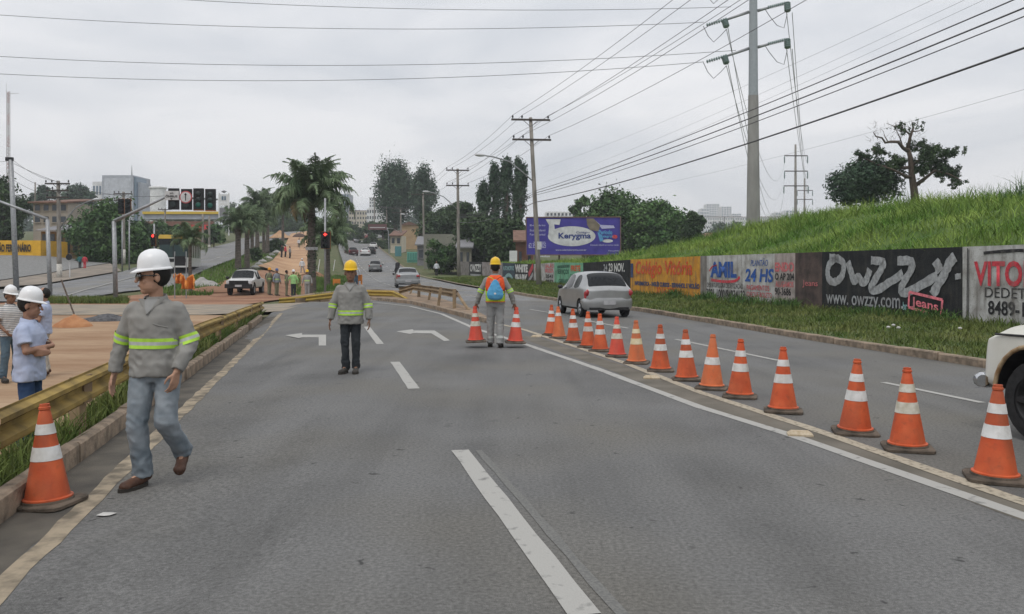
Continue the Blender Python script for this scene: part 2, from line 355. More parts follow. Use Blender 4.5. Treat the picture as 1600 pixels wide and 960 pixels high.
polyz('turn_arrow', gp((445, 524.5), (472, 521), (472, 523.5), (509.5, 523.5), (509.5, 540.5), (498, 540.5), (498, 527.5), (473, 527.5), (467, 529)), M['paint'], road, .005)
polyz('turn_arrow', gp((619, 518.5), (645, 515), (646, 517), (679, 517), (703, 532.5), (694, 533.5), (674, 521.5), (645, 521), (641, 522.5)), M['paint'], road, .005)
for a, b in (((1056, 530.7), (1217, 564)), ((911, 500.4), (982, 513.6)), ((828, 484), (869.5, 490.8)), ((1380, 598), (1535, 630)), ((734, 462.8), (753.5, 466)), ((690, 451), (703, 454))):
    A, B = G(*a), G(*b); ribbon('lane_dash', [A[:2], B[:2]], .11, M['paint'], road if A.y < 42 else far_road, .006, .5)
dl = gp((618, 450), (603, 444.6), (595, 442), (588, 438.5), (583, 435), (578, 431), (573, 427.6), (569.6, 423.5), (566, 420), (562, 416), (559, 411), (557, 406), (553, 398), (549, 390), (545, 380))
dl = resample([Vector((*p, 0)) for p in dl], .5); 
k = 0
while k+5 < len(dl):
    ribbon('lane_dash', [p[:2] for p in dl[k:k+5]], .16, M['paint'], far_road, .02, .8); k += 9
dl = gp((640, 442), (628, 434), (612, 424), (600, 413), (588, 402), (576, 390), (566, 380)); dl = resample([Vector((*p, 0)) for p in dl], .5); k = 0
while k+6 < len(dl):
    ribbon('lane_dash', [p[:2] for p in dl[k:k+6]], .12, M['paint'], far_road, .02, .8); k += 16
ribbon('edge_line', gp((100, 463), (130, 454.5), (175, 442.5), (215, 432)), .16, M['paint'], left_road, .02, 1)
ribbon('edge_line', gp((112, 463.5), (165, 463.2)), .14, M['paint'], left_road, .02, 1)
for a, b in (((92, 457), (106, 456)), ((168, 456.5), (178, 456)), ((330, 407), (343, 403)), ((352, 398), (362, 394)), ((370, 391), (377, 387))):
    ribbon('lane_dash', [G(*a)[:2], G(*b)[:2]], .18, M['paint'], left_road, .02, .8)

# kerbs laid stone by stone
def kerb_run(name, pts, stone, w, h, m, side=1, ymax=60, label=None, jit=.012, skip=0):
    root = bpy.data.objects.new(name, None); COL.objects.link(root); struct(root)
    line = resample([Vector((p[0], p[1], 0)) for p in pts], stone)
    for i, (a, b) in enumerate(zip(line[:-1], line[1:])):
        if random.random() < skip: continue
        t = (b-a); L = t.length; t.normalize(); nn = Vector((t.y, -t.x, 0))*side
        c = (a+b)/2 + nn*(w/2+random.uniform(-jit, jit)); hh = h+random.uniform(-jit, jit)
        z = (H(a.x, a.y)+H(b.x, b.y))/2; sl = math.atan2(H(b.x, b.y)-H(a.x, a.y), L)
        R = Matrix.Rotation(math.atan2(t.y, t.x)+random.uniform(-.01, .01), 3, 'Z') @ Matrix.Rotation(-sl, 3, 'Y')
        mb = MB(); be = .02; L2 = L-.018; prof = [(-w/2, -.12), (w/2, -.12), (w/2, hh-be), (w/2-be, hh), (-w/2+be, hh), (-w/2, hh-be)]
        rings = [[R @ Vector((x, p[0], p[1])) for p in prof] for x in (-L2/2, L2/2)]
        mb.loft(rings); o = mb.build('kerb_stone', m, root, fix=True); o.location = (c.x, c.y, z)
    return root
kerb_run('kerb_right', [p for p in KERB_R if p[1] <= 62], 1.0, .16, .14, M['kerb'], side=1)
ribbon('kerb_far', [p for p in KERB_R if p[1] >= 55], .25, M['kerb'], far_road, .1, 2)
kerb_run('kerb_left', [(edge_x(y)-.45, y) for y in (2.0, 29.5)], .95, .13, .19, M['kerb'], side=-1, skip=.04)

# kerbed nose between the two carriageways
near_side = gp((763, 505.5), (737, 500), (683, 485), (640, 475), (590, 470), (545, 469), (500, 469.5), (462, 471))
far_side = gp((455, 466), (500, 459), (545, 456), (590, 455.5), (620, 457), (644, 461), (690, 471), (737, 487), (762, 501.5))
nose_poly = near_side+far_side
nm = MB(); nm.prism(nose_poly, lambda x, y: H(x, y)-.1, lambda x, y: H(x, y)+.13)
nose = struct(nm.build('median_nose', M['nose'], fix=True))
kerb_run('kerb_median', near_side[:6], .9, .14, .16, M['kerb'], side=1)

# ------------------------------------------------------------------ verge, painted wall, grass bank
def wall_y(px):
    t = (px-800)/FOC
    return 16.93/(t+.21) if px >= 985 else 18.871/(t+.25)
def wall_x(Y): return 16.93-.21*Y if Y <= 48.5 else 6.746-.25*(Y-48.5)
def wall_pt(px): Y = wall_y(px); return Vector(((px-800)/FOC*Y, Y, 0))
WTOP = np.array([(733, 409), (785, 411), (834, 413), (866, 410.5), (911, 411), (985, 406), (1094, 400.5), (1284, 394), (1503, 386), (1690, 379), (2400, 350)])
def wall_top(px, Y): return min(2.4, EYE+(HZ-np.interp(px, WTOP[:, 0], WTOP[:, 1]))/FOC*Y)
M['verge'] = mat('verge_turf', (.05, .085, .022), .95, col2=(.105, .115, .04), scale=1.4, bump=.8, bscale=25)
KR = sorted([(p[1], p[0]) for p in KERB_R])
def kerb_x(Y): return float(np.interp(Y, [k[0] for k in KR], [k[1] for k in KR]))
V = []; F = []; R = np.arange(-8, 96, 1.0); nxv = 8
def verge_z(Y, u): return .125+.1*u
for y in R:
    a = kerb_x(y)+.13; b = wall_x(y)+.05
    for j in range(nxv+1): u = j/nxv; x = a+(b-a)*u; V.append((x, y, H(x, y)+verge_z(y, u)))
for i in range(len(R)-1):
    for j in range(nxv): k = i*(nxv+1)+j; F.append((k, k+1, k+nxv+2, k+nxv+1))
verge = struct(link('verge', quads_mesh('verge', V, F), M['verge'], smooth=True))

def wcol(name, c, c2=None, **k): return mat(name, c, .9, col2=c2 or tuple(x*.72 for x in c), scale=k.pop('scale', 2.2), bump=.5, bscale=26, detail=9, weather=k.pop('weather', .6), **k)
def text_mesh(txt, size=1.0, bold=0.0, shear=0.0, sx=1.0, space=1.0):
    cu = bpy.data.curves.new('t', 'FONT'); cu.body = txt; cu.size = size; cu.offset = bold; cu.shear = shear; cu.resolution_u = 3; cu.space_character = space
    ob = bpy.data.objects.new('t', cu); WORK.collection.objects.link(ob)
    me = baked(ob); bpy.data.objects.remove(ob); bpy.data.curves.remove(cu)
    n = len(me.vertices); co = np.zeros(n*3, np.float32); me.vertices.foreach_get('co', co); co = co.reshape(-1, 3)
    return me, co
def put_text(parent, txt, x0, x1, y0, y1, m, z=.006, bold=.02, shear=0, jit=0, slant=0, name='lettering'):
    """lettering laid into the rectangle x0..x1, y0..y1 of a board's own plane (x along, z up, -y outward)"""
    me, co = text_mesh(txt, bold=bold, shear=shear)
    if len(co) == 0: return None
    a, b = co[:, :2].min(0), co[:, :2].max(0); s = (co[:, :2]-a)/np.maximum(b-a, 1e-6)
    X = x0+s[:, 0]*(x1-x0); Z = y0+s[:, 1]*(y1-y0)+slant*(X-x0)
    if jit: Z = Z+jit*np.sin(X*9.1)+jit*.7*np.sin(X*23+1)
    out = np.stack([X, np.full(len(X), -z), Z], 1).astype(np.float32); me.vertices.foreach_set('co', out.ravel()); me.update()
    o = link(name, me, m, parent); return o
def strokes(parent, lines, w, m, z=.006, name='lettering', ends=1.0, rough=.0):
    mb = MB()
    for si, pl in enumerate(lines):
        ww = w
        if isinstance(pl, tuple): pl, ww = pl
        pts = [Vector((p[0], p[1])) for p in pl]
        if len(pl) > 2:      # soften corners
            for _ in range(2):
                q = [pts[0]]
                for a, b in zip(pts[:-1], pts[1:]): q += [a.lerp(b, .25), a.lerp(b, .75)]
                pts = q+[pts[-1]]
        else: pts = [pts[0].lerp(pts[1], k/6) for k in range(7)]
        rowsv = []
        for i, p in enumerate(pts):
            t = (pts[min(i+1, len(pts)-1)]-pts[max(0, i-1)]).normalized(); nn = Vector((-t.y, t.x)); e = 1.0
            r1 = ww/2*(e+random.uniform(-rough, rough)); r2 = ww/2*(e+random.uniform(-rough, rough))
            rowsv.append((p+nn*r1, p-nn*r2))
        for (a, b), (c, d) in zip(rowsv[:-1], rowsv[1:]):
            zz = -(z+si*.0012); mb.quad((b.x, zz, b.y), (d.x, zz, d.y), (c.x, zz, c.y), (a.x, zz, a.y))
    return mb.build(name, m, parent)

wall = thing('painted_wall', 'long masonry wall covered in painted advertisements along the right verge', 'wall', (0, 0, 0))
PAL = {
 'white': wcol('wall_white', (.52, .52, .51), (.34, .33, .31)), 'grey': wcol('wall_grey', (.36, .34, .33), (.24, .2, .2)),
 'black': wcol('wall_black', (.012, .014, .016), (.022, .024, .026), weather=.22), 'yellow': wcol('wall_yellow', (.62, .31, .035), (.5, .22, .03)),
 'green': wcol('wall_green', (.19, .46, .29), (.14, .36, .24)), 'dark': wcol('wall_dark', (.035, .03, .032), (.075, .055, .05)),
 'brick': wcol('wall_soot', (.045, .035, .034), (.12, .085, .075), weather=.3), 'navy': wcol('wall_navy', (.03, .05, .075), (.05, .08, .11)),
 'pale': wcol('wall_pale', (.42, .36, .34), (.3, .27, .25)), 'raw': wcol('wall_raw', (.25, .235, .22), (.15, .14, .13))}
L_ = {k: mat('letter_'+k, c, .9, var=.25, scale=9, detail=9, weather=.55, wcolr=(.16, .15, .14)) for k, c in dict(silver=(.34, .35, .36), red=(.55, .05, .07), blue=(.02, .09, .34), ink=(.02, .02, .022), white=(.66, .66, .65), pink=(.6, .16, .17), orange=(.6, .09, .02), navy=(.03, .05, .13), teal=(.25, .42, .42), dgreen=(.02, .12, .07), lav=(.35, .3, .55), sky=(.09, .22, .55), rose=(.75, .2, .24)).items()}
def panel(a, b, colr, label, th=.16, dh=0):
    A, B = wall_pt(a), wall_pt(b); u = (B-A); Lw = u.length; u.normalize()
    za = H(A.x, A.y)+.0; ta = wall_top(a, A.y)+dh; tb = wall_top(b, B.y)+dh
    o = bpy.data.objects.new('painted_panel', None)
    mb = MB(); e = random.uniform(0, .02)
    hs = [(0, -.2), (Lw, -.2), (Lw, tb-za), (0, ta-za)]
    ring0 = [(x, e, z) for x, z in hs]; ring1 = [(x, th, z) for x, z in hs]
    mb.loft([ring1, ring0]); me = mb.mesh('painted_panel')
    bm = bmesh.new(); bm.from_mesh(me); bmesh.ops.recalc_face_normals(bm, faces=bm.faces); bm.to_mesh(me); bm.free()
    o = link('painted_panel', me, PAL[colr], wall); o.location = (A.x, A.y, za); o.rotation_euler = (0, 0, math.atan2(u.y, u.x)); o['label'] = label
    def to(px, py):     # photograph position -> panel plane (metres along, metres up)
        t = (px-800)/FOC; k = (A.x-t*A.y)/(t*u.y-u.x); Yq = A.y+u.y*k
        return k, EYE+(HZ-py)/FOC*Yq-za
    def tx(txt, x0, y0, x1, y1, m, **kw):     # photograph box, slant follows the wall
        xm = (x0+min(x1, 1600))/2; xa = to(x0, y1)[0]; xb = to(x1, y0)[0]; za1 = to(xm, y1)[1]; zb1 = to(xm, y0)[1]
        return put_text(o, txt, xa, xb, za1, zb1, L_[m], z=kw.pop('z', .006), **kw)
    return o, to, tx
# run of panels from the far end to the near end
panel(718, 733, 'raw', 'bare weathered panel left of the small black panel')
o, to, tx = panel(733, 753, 'black', 'small far black panel with white letters')
tx('OWZZY', 734.5, 413, 752, 425, 'white', bold=.04); strokes(o, [[to(735, 430), to(752, 431)]], .25, L_['silver'])
panel(753, 785, 'grey', 'plain grey panel behind the vest worker')
o, to, tx = panel(785, 804, 'navy', 'dark blue panel with pale lettering')
tx('AUTOMOTIVO', 786, 416, 803, 423, 'teal', bold=.03); strokes(o, [[to(788, 436), to(793, 429), to(799, 431), to(802, 440)]], .3, L_['teal'])
o, to, tx = panel(804, 825, 'black', 'black panel with big white two-line lettering')
tx('WHITE', 804.8, 413.5, 824.5, 426, 'white', bold=.06); tx('SHARK', 804.8, 428.5, 824.5, 443, 'white', bold=.06)
o, to, tx = panel(825, 834, 'dark', 'dark panel with a diagonal red stripe')
strokes(o, [[to(826, 430), to(833, 415)]], .45, L_['red']); strokes(o, [[to(826, 440), to(833, 428)]], .3, L_['silver'])
o, to, tx = panel(834, 866, 'white', 'pale panel with red script and black figures behind the lamp pole')
tx('SALÃO', 852, 412, 865, 419, 'pink', bold=.03); tx('BELEZA', 852, 420, 865, 426, 'pink', bold=.03); tx('3541', 853, 429, 864, 435, 'ink', bold=.03); tx('8073', 853, 437, 864, 443, 'ink', bold=.03)
strokes(o, [[to(837, 418), to(841, 446)]], .3, L_['pink'])
o, to, tx = panel(866, 911, 'green', 'mint green panel with dark green and red words')
strokes(o, [[to(871, 417.5), to(890, 416)]], .2, L_['dgreen']); tx('SERVIÇOS', 871, 421, 889, 430, 'dgreen', bold=.04); tx('GERAIS', 873, 436, 888, 443, 'dgreen', bold=.03)
tx('FRETE', 892, 415, 907, 424, 'orange', bold=.04); tx('3595 14', 891, 429, 906, 436, 'dgreen', bold=.03); strokes(o, [[to(891, 440), to(909, 442)]], .15, L_['dgreen'])
o, to, tx = panel(911, 985, 'black', 'charcoal panel with a white date, behind the silver hatchback')
tx('23 NOV.', 951, 411.5, 976, 425, 'white', bold=.03); tx('24', 943, 413, 949, 424, 'silver', bold=.02)
o, to, tx = panel(985, 1094, 'yellow', 'ochre yellow school panel with orange script')
tx('Colégio Vitória', 993, 407.5, 1082, 436, 'orange', bold=.025, shear=.1)
tx('INFORMÁTICA - INGLÊS CURSOS - ESPANHOL E VIOLÃO', 992, 440, 1093, 449, 'navy', bold=.05)
tx('3214-7527', 1026, 449.5, 1058, 461, 'orange', bold=.02)
strokes(o, [[to(987.5, 412), to(987.5, 434)]], .42, L_['navy'])
panel(1094, 1104, 'raw', 'narrow peeling strip between the yellow and white panels')
o, to, tx = panel(1104, 1210, 'white', 'white panel with blue and red pest control lettering')
tx('AMIL', 1110, 409, 1151, 434, 'blue', bold=.05); strokes(o, [[to(1108.5, 424), to(1112, 417), to(1120, 414.5)]], .07, L_['red']); strokes(o, [[to(1111, 437.5), to(1130, 440.5), to(1150, 440), to(1156, 433)]], .12, L_['red'])
tx('PLANTÃO', 1173, 404, 1200, 416, 'blue', bold=.0, shear=.25); tx('24 HS', 1164, 420, 1209, 441, 'blue', bold=.03, shear=.15)
tx('DESENTUPIDORA DEDETIZAÇÃO', 1105, 441, 1161, 452, 'ink', bold=.0); tx('3291-1000/84034133', 1104, 452.5, 1164, 468, 'ink', bold=.02)
tx('PAGAMENTOS', 1167, 446, 1202, 454, 'red', bold=.0); tx('CHEQUE-BOLETO', 1167, 457, 1206, 466, 'red', bold=.0)
o, to, tx = panel(1210, 1242, 'pale', 'pinkish panel with cut-off rental lettering')
tx('ENDO', 1210.8, 410, 1241, 425, 'pink', bold=.04); tx('O AP 204', 1211, 427, 1241, 438, 'ink', bold=.03); tx('ALUGAMOS', 1212, 440, 1240, 449, 'pink', bold=.02); tx('90-3686', 1211, 450, 1236, 462, 'ink', bold=.02)
o, to, tx = panel(1242, 1284, 'brick', 'soot-dark brick panel with faded pink word')
tx('Jeans', 1254, 438, 1278, 450, 'pink', bold=.0)
o, to, tx = panel(1284, 1503, 'black', 'large black panel with huge grey brush lettering')
S = lambda *q: [to(x, y) for x, y in q]
def cq(*q): return [to(1060+x/2.963, 340+y/2.963) for x, y in q]
strokes(o, [cq((745, 190), (712, 195), (690, 235), (692, 280), (715, 302), (748, 290), (768, 245), (765, 205), (735, 188), (700, 186)),
            cq((785, 205), (800, 250), (815, 310), (835, 262), (850, 310), (872, 290), (888, 240)),
            cq((893, 198), (955, 203), (945, 232), (905, 300), (885, 335), (915, 340), (980, 300), (1040, 258)),
            cq((1015, 200), (1085, 200), (1085, 235), (1050, 290), (1025, 340), (1055, 352), (1110, 325), (1200, 268))], .27, L_['silver'], rough=.14)
strokes(o, [(cq((1190, 200), (1215, 250)), .3), (cq((1282, 180), (1262, 200), (1238, 250), (1205, 310), (1178, 360)), .3), (cq((1283, 276), (1310, 272)), .16)], .3, L_['silver'], z=.012, rough=.14)
tx('www. owzzy.com.', 1291, 463, 1411, 486, 'silver', bold=.01); tx('br', 1411, 472, 1418, 485, 'teal', bold=.02)
strokes(o, [cq((1072, 345), (1225, 382)), cq((1225, 382), (1218, 462)), cq((1218, 462), (1068, 415)), cq((1068, 415), (1072, 345))], .08, L_['rose'], z=.018, name='stamp_frame')
xa, ya = to(1425, 481); yh = to(1425, 463.5)[1]-ya; xb, yb = to(1467, 491)
put_text(o, 'Jeans', xa, xb, ya, ya+yh, L_['rose'], z=.02, bold=.02, slant=(yb-ya)/(xb-xa))
o, to, tx = panel(1503, 1512.5, 'white', 'narrow white pilaster strip with a dark line')
strokes(o, [[to(1512, 388), to(1511, 496)]], .03, L_['ink'])
o, to, tx = panel(1512.5, 1700, 'white', 'big off-white panel with large red letters at the right edge')
tx('VITOR', 1522, 408, 1622, 448, 'red', bold=.03); tx('DEDETIZA', 1539, 450, 1640, 466, 'ink', bold=.0); tx('8489-1500', 1544, 471, 1640, 494, 'ink', bold=.02)
strokes(o, [[to(1537, 395.5), to(1600, 391)]], .08, L_['ink'], rough=.3); strokes(o, [[to(1514, 390), to(1513.5, 494)]], .02, L_['ink'])
panel(1700, 4000, 'raw', 'bare grey panel out to the right')

# grass bank retained by the wall
CR = np.array([(-10, 4.3, 9), (30, 4.1, 9), (36, 4.4, 10), (47, 4.6, 13), (55, 3.9, 15), (60, 2.75, 16), (66, 2.25, 16), (74, 2.1, 17), (84, 2.0, 17), (100, 2.0, 16), (140, 2.2, 16)])
def bank_z(Y, d):
    cz = np.interp(Y, CR[:, 0], CR[:, 1]); cd = np.interp(Y, CR[:, 0], CR[:, 2])
    zw = 1.95
    z = zw+(np.maximum(cz, zw)-zw)*np.sin(np.clip(d/cd, 0, 1)*PI/2)**1.1
    und = .16*np.sin(Y*.9+d*.7)*np.sin(d*.8-Y*.33)*np.clip(d/2, 0, 1)
    return z+und-np.clip((d-45)/25, 0, 1)*6
NB = Vector((.9787, .2055, 0))
def bank_pt(Y, d): return np.stack([np.where(Y <= 48.5, 16.93-.21*Y, 6.746-.25*(Y-48.5))+NB.x*d+.1, Y+NB.y*d, bank_z(Y, d)], -1)
yy = np.arange(-6, 118, 1.0); dd = np.concatenate([[.0], np.arange(.5, 24, .75), np.arange(25, 75, 5)])
YY, DD = np.meshgrid(yy, dd, indexing='ij'); BP = bank_pt(YY, DD).reshape(-1, 3)
idx = (np.arange(len(yy)-1)[:, None]*len(dd)+np.arange(len(dd)-1)[None, :]).ravel(); n_ = len(dd)
M['bank'] = mat('bank_soil', (.05, .10, .018), .95, col2=(.09, .14, .03), scale=.9, bump=.8, bscale=12)
bank = struct(link('grass_bank', quads_mesh('grass_bank', BP, np.stack([idx, idx+1, idx+n_+1, idx+n_], 1)), M['bank'], smooth=True))

def blades(name, base, h, w, m, lean=.35, seg=2, seed=3):
    """bent tapering grass blades rooted at base (N,3) with heights h (N,)"""
    r = np.random.default_rng(seed); n = len(base); az = r.uniform(0, 2*PI, n); la = r.uniform(0, lean, n)*h; th = r.uniform(0, 2*PI, n)
    side = np.stack([np.cos(az), np.sin(az), np.zeros(n)], 1)*w[:, None]; dirn = np.stack([np.cos(th), np.sin(th), np.zeros(n)], 1)
    rowsv = []
    for k in range(seg+1):
        u = k/seg; c = base+dirn*(la*u*u)[:, None]; c = c+np.stack([np.zeros(n), np.zeros(n), h*(u-.18*u*u*la/np.maximum(h, 1e-3))], 1)
        s = side*(1-.85*u); rowsv += [c-s, c+s]
    Vv = np.stack(rowsv, 1); nv = Vv.shape[1]; Fq = []
    for k in range(seg): Fq.append(np.array([2*k, 2*k+1, 2*k+3, 2*k+2]))
    Ff = (np.arange(n)[:, None, None]*nv+np.array(Fq)[None]).reshape(-1, 4)
    return link(name, quads_mesh(name, Vv.reshape(-1, 3), Ff), m, smooth=True)
M['tall_grass'] = mat('tall_grass', (.08, .175, .026), .8, col2=(.23, .32, .07), scale=.45, island=.35, spec=.2, lo=.38, hi=.62, weather=.25, wcolr=(.2, .2, .07))
M['verge_grass'] = mat('verge_grass', (.06, .105, .02), .85, col2=(.15, .17, .055), scale=.7, island=.4, spec=.2)
M['weed'] = mat('weed_leaf', (.035, .085, .02), .8, col2=(.08, .15, .035), scale=2, island=.35)
n = 150000; r = np.random.default_rng(1); Y0 = 2+98*r.random(n)**1.25; D0 = .15+r.random(n)**1.1*19
b_ = bank_pt(Y0, D0); hh = (.25+.5*r.random(n)**1.5)*np.clip(.6+D0/12, .6, 1.05)*(.8+.55*np.sin(Y0*.8+D0)*np.sin(D0*.9))
hh = np.clip(hh, .16, 1.1)*np.interp(Y0, [0, 40, 60, 100], [1, 1, .75, .55]); b_[:, 2] -= .05
stuff(blades('tall_grass', b_, hh, r.uniform(.008, .018, n)*(1+Y0/55), M['tall_grass'], 1.3, 3), 'dense tall green grass covering the bank above the painted wall', 'grass')
n = 60000; Y0 = 8+80*r.random(n)**1.7; U0 = r.random(n)
kx = np.interp(Y0, [k[0] for k in KR], [k[1] for k in KR])+.2; wx = np.where(Y0 <= 48.5, 16.93-.21*Y0, 6.746-.25*(Y0-48.5))-.02
X0 = kx+(wx-kx)*U0; b_ = np.stack([X0, Y0, Hn(X0, Y0)+.11+.1*U0], 1)
hh = .05+.1*r.random(n)+.2*np.clip((U0-.72)/.28, 0, 1)**2*r.random(n)+.12*(np.sin(X0*1.7+Y0*.9)*np.sin(Y0*1.1-X0) > .45)*r.random(n)
stuff(blades('verge_grass', b_, hh, r.uniform(.006, .016, n)*(1+Y0/40), M['verge_grass'], 1.1, 2, 5), 'mown grass and weeds on the verge below the painted wall', 'grass')
# lumpy weeds leaning on the wall
def weed(px, back, hgt, wid, seed, label):
    A = wall_pt(px); u = Vector((-.2055, .9787, 0)); base = A-NB*back; zz = H(base.x, base.y)+.2
    r = np.random.default_rng(seed); n = 260; p = r.normal(0, 1, (n, 2))*np.array([wid, .2]); B = np.stack([p[:, 0]*u.x-p[:, 1]*NB.x, p[:, 0]*u.y-p[:, 1]*NB.y, np.zeros(n)], 1)
    o = blades('weed_clump', B, hgt*(.4+.6*r.random(n)), r.uniform(.015, .035, n), M['weed'], .9, 3, seed); o.location = base+Vector((0, 0, zz)); tag(stuff(o), label, 'weeds')
weed(1120, .5, .5, .5, 11, 'bushy weeds under the blue lettering on the white wall panel'); weed(1185, .6, .5, .9, 12, 'long drooping weeds under the red payment lettering')
weed(1245, .4, .45, .4, 13, 'weeds at the foot of the soot-dark wall panel'); weed(1070, .5, .5, .4, 14, 'weeds under the right end of the yellow panel'); weed(1385, .3, .35, .8, 15, 'low weeds under the black panel beside the stamp frame')
weed(1470, .3, .4, .5, 16, 'yellowish weeds at the right end of the black panel')
# blades along the left kerb, under the rail
n = 9000; Y0 = 3+28*r.random(n)**1.4; off = .02+.62*r.random(n); X0 = edge_x(Y0)-.6-off
b_ = np.stack([X0, Y0, Hn(X0, Y0)+.06-.1*np.clip(off-.4, 0, 1)], 1)
stuff(blades('kerb_grass', b_, (.08+.3*r.random(n)**1.6), r.uniform(.004, .011, n)*(1+Y0/20), M['verge_grass'], 1.0, 3, 8), 'rough grass growing under the left guardrail', 'grass')
mb = MB(); 
for i in range(34):
    y0_ = 1+i*.92; y1_ = y0_+.92
    for (ya_, yb_) in ((y0_, y1_),):
        q = [(edge_x(y)-.57-o_, y) for y, o_ in ((ya_, 0), (yb_, 0), (yb_, .75), (ya_, .75))]
        mb.quad(*[(x, y, H(edge_x(y)-.3, y)+(.13 if k < 2 else -.12)) for k, (x, y) in enumerate(q)][::-1])
soil = struct(mb.build('kerb_soil', M['verge'], fix=True))
n = 14000; px0 = r.uniform(250, 470, n); Y0 = 55+70*r.random(n)**1.3; X0 = (px0-800)/FOC*Y0
lnx = np.interp(Y0, [p[1] for p in LEFT_N], [p[0] for p in LEFT_N]); keep = (X0 > lnx+.3) & (px0 < 330+(Y0-55)*1.6) | ((px0 > 455) & (Y0 < 100) & (Y0 > 60) & (px0 < 470))
b_ = np.stack([X0, Y0, Hn(X0, Y0)-.06], 1)[keep]
M['median_grass'] = mat('median_grass', (.07, .135, .025), .85, col2=(.12, .19, .04), scale=.3, island=.3)
stuff(blades('median_grass', b_, .15+.25*r.random(len(b_)), np.full(len(b_), .05), M['median_grass'], .8, 2, 9), 'bright grass on the median under the row of palms', 'grass')
n = 7000; px0 = r.uniform(492, 560, n); Y0 = 50+45*r.random(n); X0 = (px0-800)/FOC*Y0; keep = X0 < np.interp(Y0, sorted([p[1] for p in FAR_L]), [p[0] for p in sorted(FAR_L, key=lambda q: q[1])])-.3
b_ = np.stack([X0, Y0, Hn(X0, Y0)-.08], 1)[keep]
stuff(blades('roadside_grass', b_, .15+.35*r.random(len(b_)), np.full(len(b_), .035), M['median_grass'], .8, 2, 10), 'green grass around the big palm behind the yellow rail', 'grass')
n = 5000; px0 = r.uniform(60, 200, n); Y0 = r.uniform(43, 49, n); X0 = (px0-800)/FOC*Y0; b_ = np.stack([X0, Y0, Hn(X0, Y0)-.06], 1)
stuff(blades('yard_edge_grass', b_, .1+.3*r.random(n), np.full(n, .025), M['verge_grass'], .8, 2, 19), 'yellowish grass strip between dirt yard and left avenue', 'grass')

# ------------------------------------------------------------------ guardrails
M['rail_yellow'] = mat('grimy_yellow_rail', (.12, .085, .03), .8, col2=(.34, .235, .065), scale=2.6, lo=.3, hi=.62, detail=10, bump=.15)
M['rail_bright'] = mat('yellow_rail', (.27, .19, .045), .7, col2=(.4, .28, .06), scale=2, detail=9)
M['rail_rust'] = mat('rusty_rail', (.17, .12, .075), .85, col2=(.30, .22, .13), scale=3, detail=9, bump=.3)
WB = [(.02, -.155), (.02, -.135), (-.045, -.105), (-.045, -.065), (.03, -.02), (.03, .02), (-.045, .065), (-.045, .105), (.02, .135), (.02, .155)]
def beam(name, line, m, parent, out=(1, 0), th=.006, h=.31):
    """W profile rail swept along world points; out = side the ridges face"""
    mb = MB(); rings = []; k = h/.31
    for i, p in enumerate(line):
        t = (line[min(i+1, len(line)-1)]-line[max(0, i-1)]); t.z = 0; t.normalize(); nn = Vector((t.y, -t.x, 0))*out[0]
        rings.append([p-nn*(a)+Vector((0, 0, b*k)) for a, b in WB]+[p-nn*(a+th)+Vector((0, 0, b*k)) for a, b in reversed(WB)])
    mb.loft(rings); return mb.build(name, m, parent, fix=True)
gr = thing('guardrail', 'long grimy yellow guardrail along the left kerb, leading to the dirt yard', 'guardrail', (edge_x(6.4)-.65, 6.4, 0))
def rel(root, pts): return [Vector(p)-root.location for p in pts]
def rail_z(y): return .445 if y < 16 else .445-.19*(y-16)/15.5
ln = [Vector((edge_x(y)-.66, y, rail_z(y))) for y in np.linspace(2.2, 31.3, 30)]
for k in range(0, 29, 4):
    beam('rail_section', [p-gr.location+Vector((.004*(k % 8), 0, .003*(k % 8))) for p in ln[k:min(k+5, 30)]], M['rail_yellow'], gr, out=(1, 0))
for y in np.arange(5.0, 31, 3.6):
    x = edge_x(y)-.76; mb = MB(); zt = rail_z(y)+.12; mb.box((x+.02, y, (zt-.4)/2), (.1, .14, zt+.4)).box((x+.09, y, rail_z(y)), (.07, .16, .28))
    o = mb.build('post', M['rail_rust'], gr); o.location = -gr.location
g2 = thing('guardrail', 'bright yellow guardrail bent across the end of the near road, behind the worker', 'guardrail', G(560, 460))
ln = [P(436, 467, 44.5), P(466, 464.5, 44), P(518, 458.5, 44), P(545, 455, 44.5), P(570, 454.5, 45), P(614, 455.5, 44), P(626, 461, 42.6), P(638, 468, 41.3)]
beam('rail_section', [p+Vector((0, 0, -.12))-g2.location for p in ln[:4]], M['rail_bright'], g2, out=(1, 0)); beam('rail_section', [p+Vector((0, 0, -.12))-g2.location for p in ln[3:]], M['rail_bright'], g2)
for q in (P(530, 466, 44.6), P(575, 466, 45.2), P(608, 466, 44.4)):
    mb = MB(); mb.box((q.x-g2.location.x, q.y-g2.location.y, .05-g2.location.z), (.12, .1, .75)); mb.build('post', M['rail_rust'], g2)
g3 = thing('guardrail', 'rusty brown guardrail on leaning posts seen from behind on the median nose', 'guardrail', G(690, 484))
ln = [P(623, 455.5, 44.5), P(646, 449, 43.2), P(678, 453.5, 38), P(714, 459.5, 31.8)]
beam('rail_section', rel(g3, ln[:2]), M['rail_rust'], g3, out=(-1, 0)); beam('rail_section', rel(g3, ln[1:3]), M['rail_rust'], g3, out=(-1, 0)); beam('rail_section', rel(g3, ln[2:]), M['rail_rust'], g3, out=(-1, 0))
for (tx_, ty, bx, by) in ((645, 449, 639, 464), (655, 448, 654, 470), (673, 452, 669, 475), (688, 455, 684, 484), (710, 458, 710, 488)):
    B = G(bx, by); T = P(tx_, ty, B.y+.02); mb = MB(); mb.cur = 0
    d = (T-B); R = d.to_track_quat('Z', 'Y').to_matrix(); mb.box((B+T)/2-g3.location, (.13, .1, d.length+.3), R=R); mb.build('post', M['rail_rust'], g3)
mb = MB(); mb.tube(rel(g3, [P(715, 459, 31.6), P(722, 470, 31.2), P(736, 490, 30.4)]), .055, 6); mb.build('end_brace', M['rail_rust'], g3)

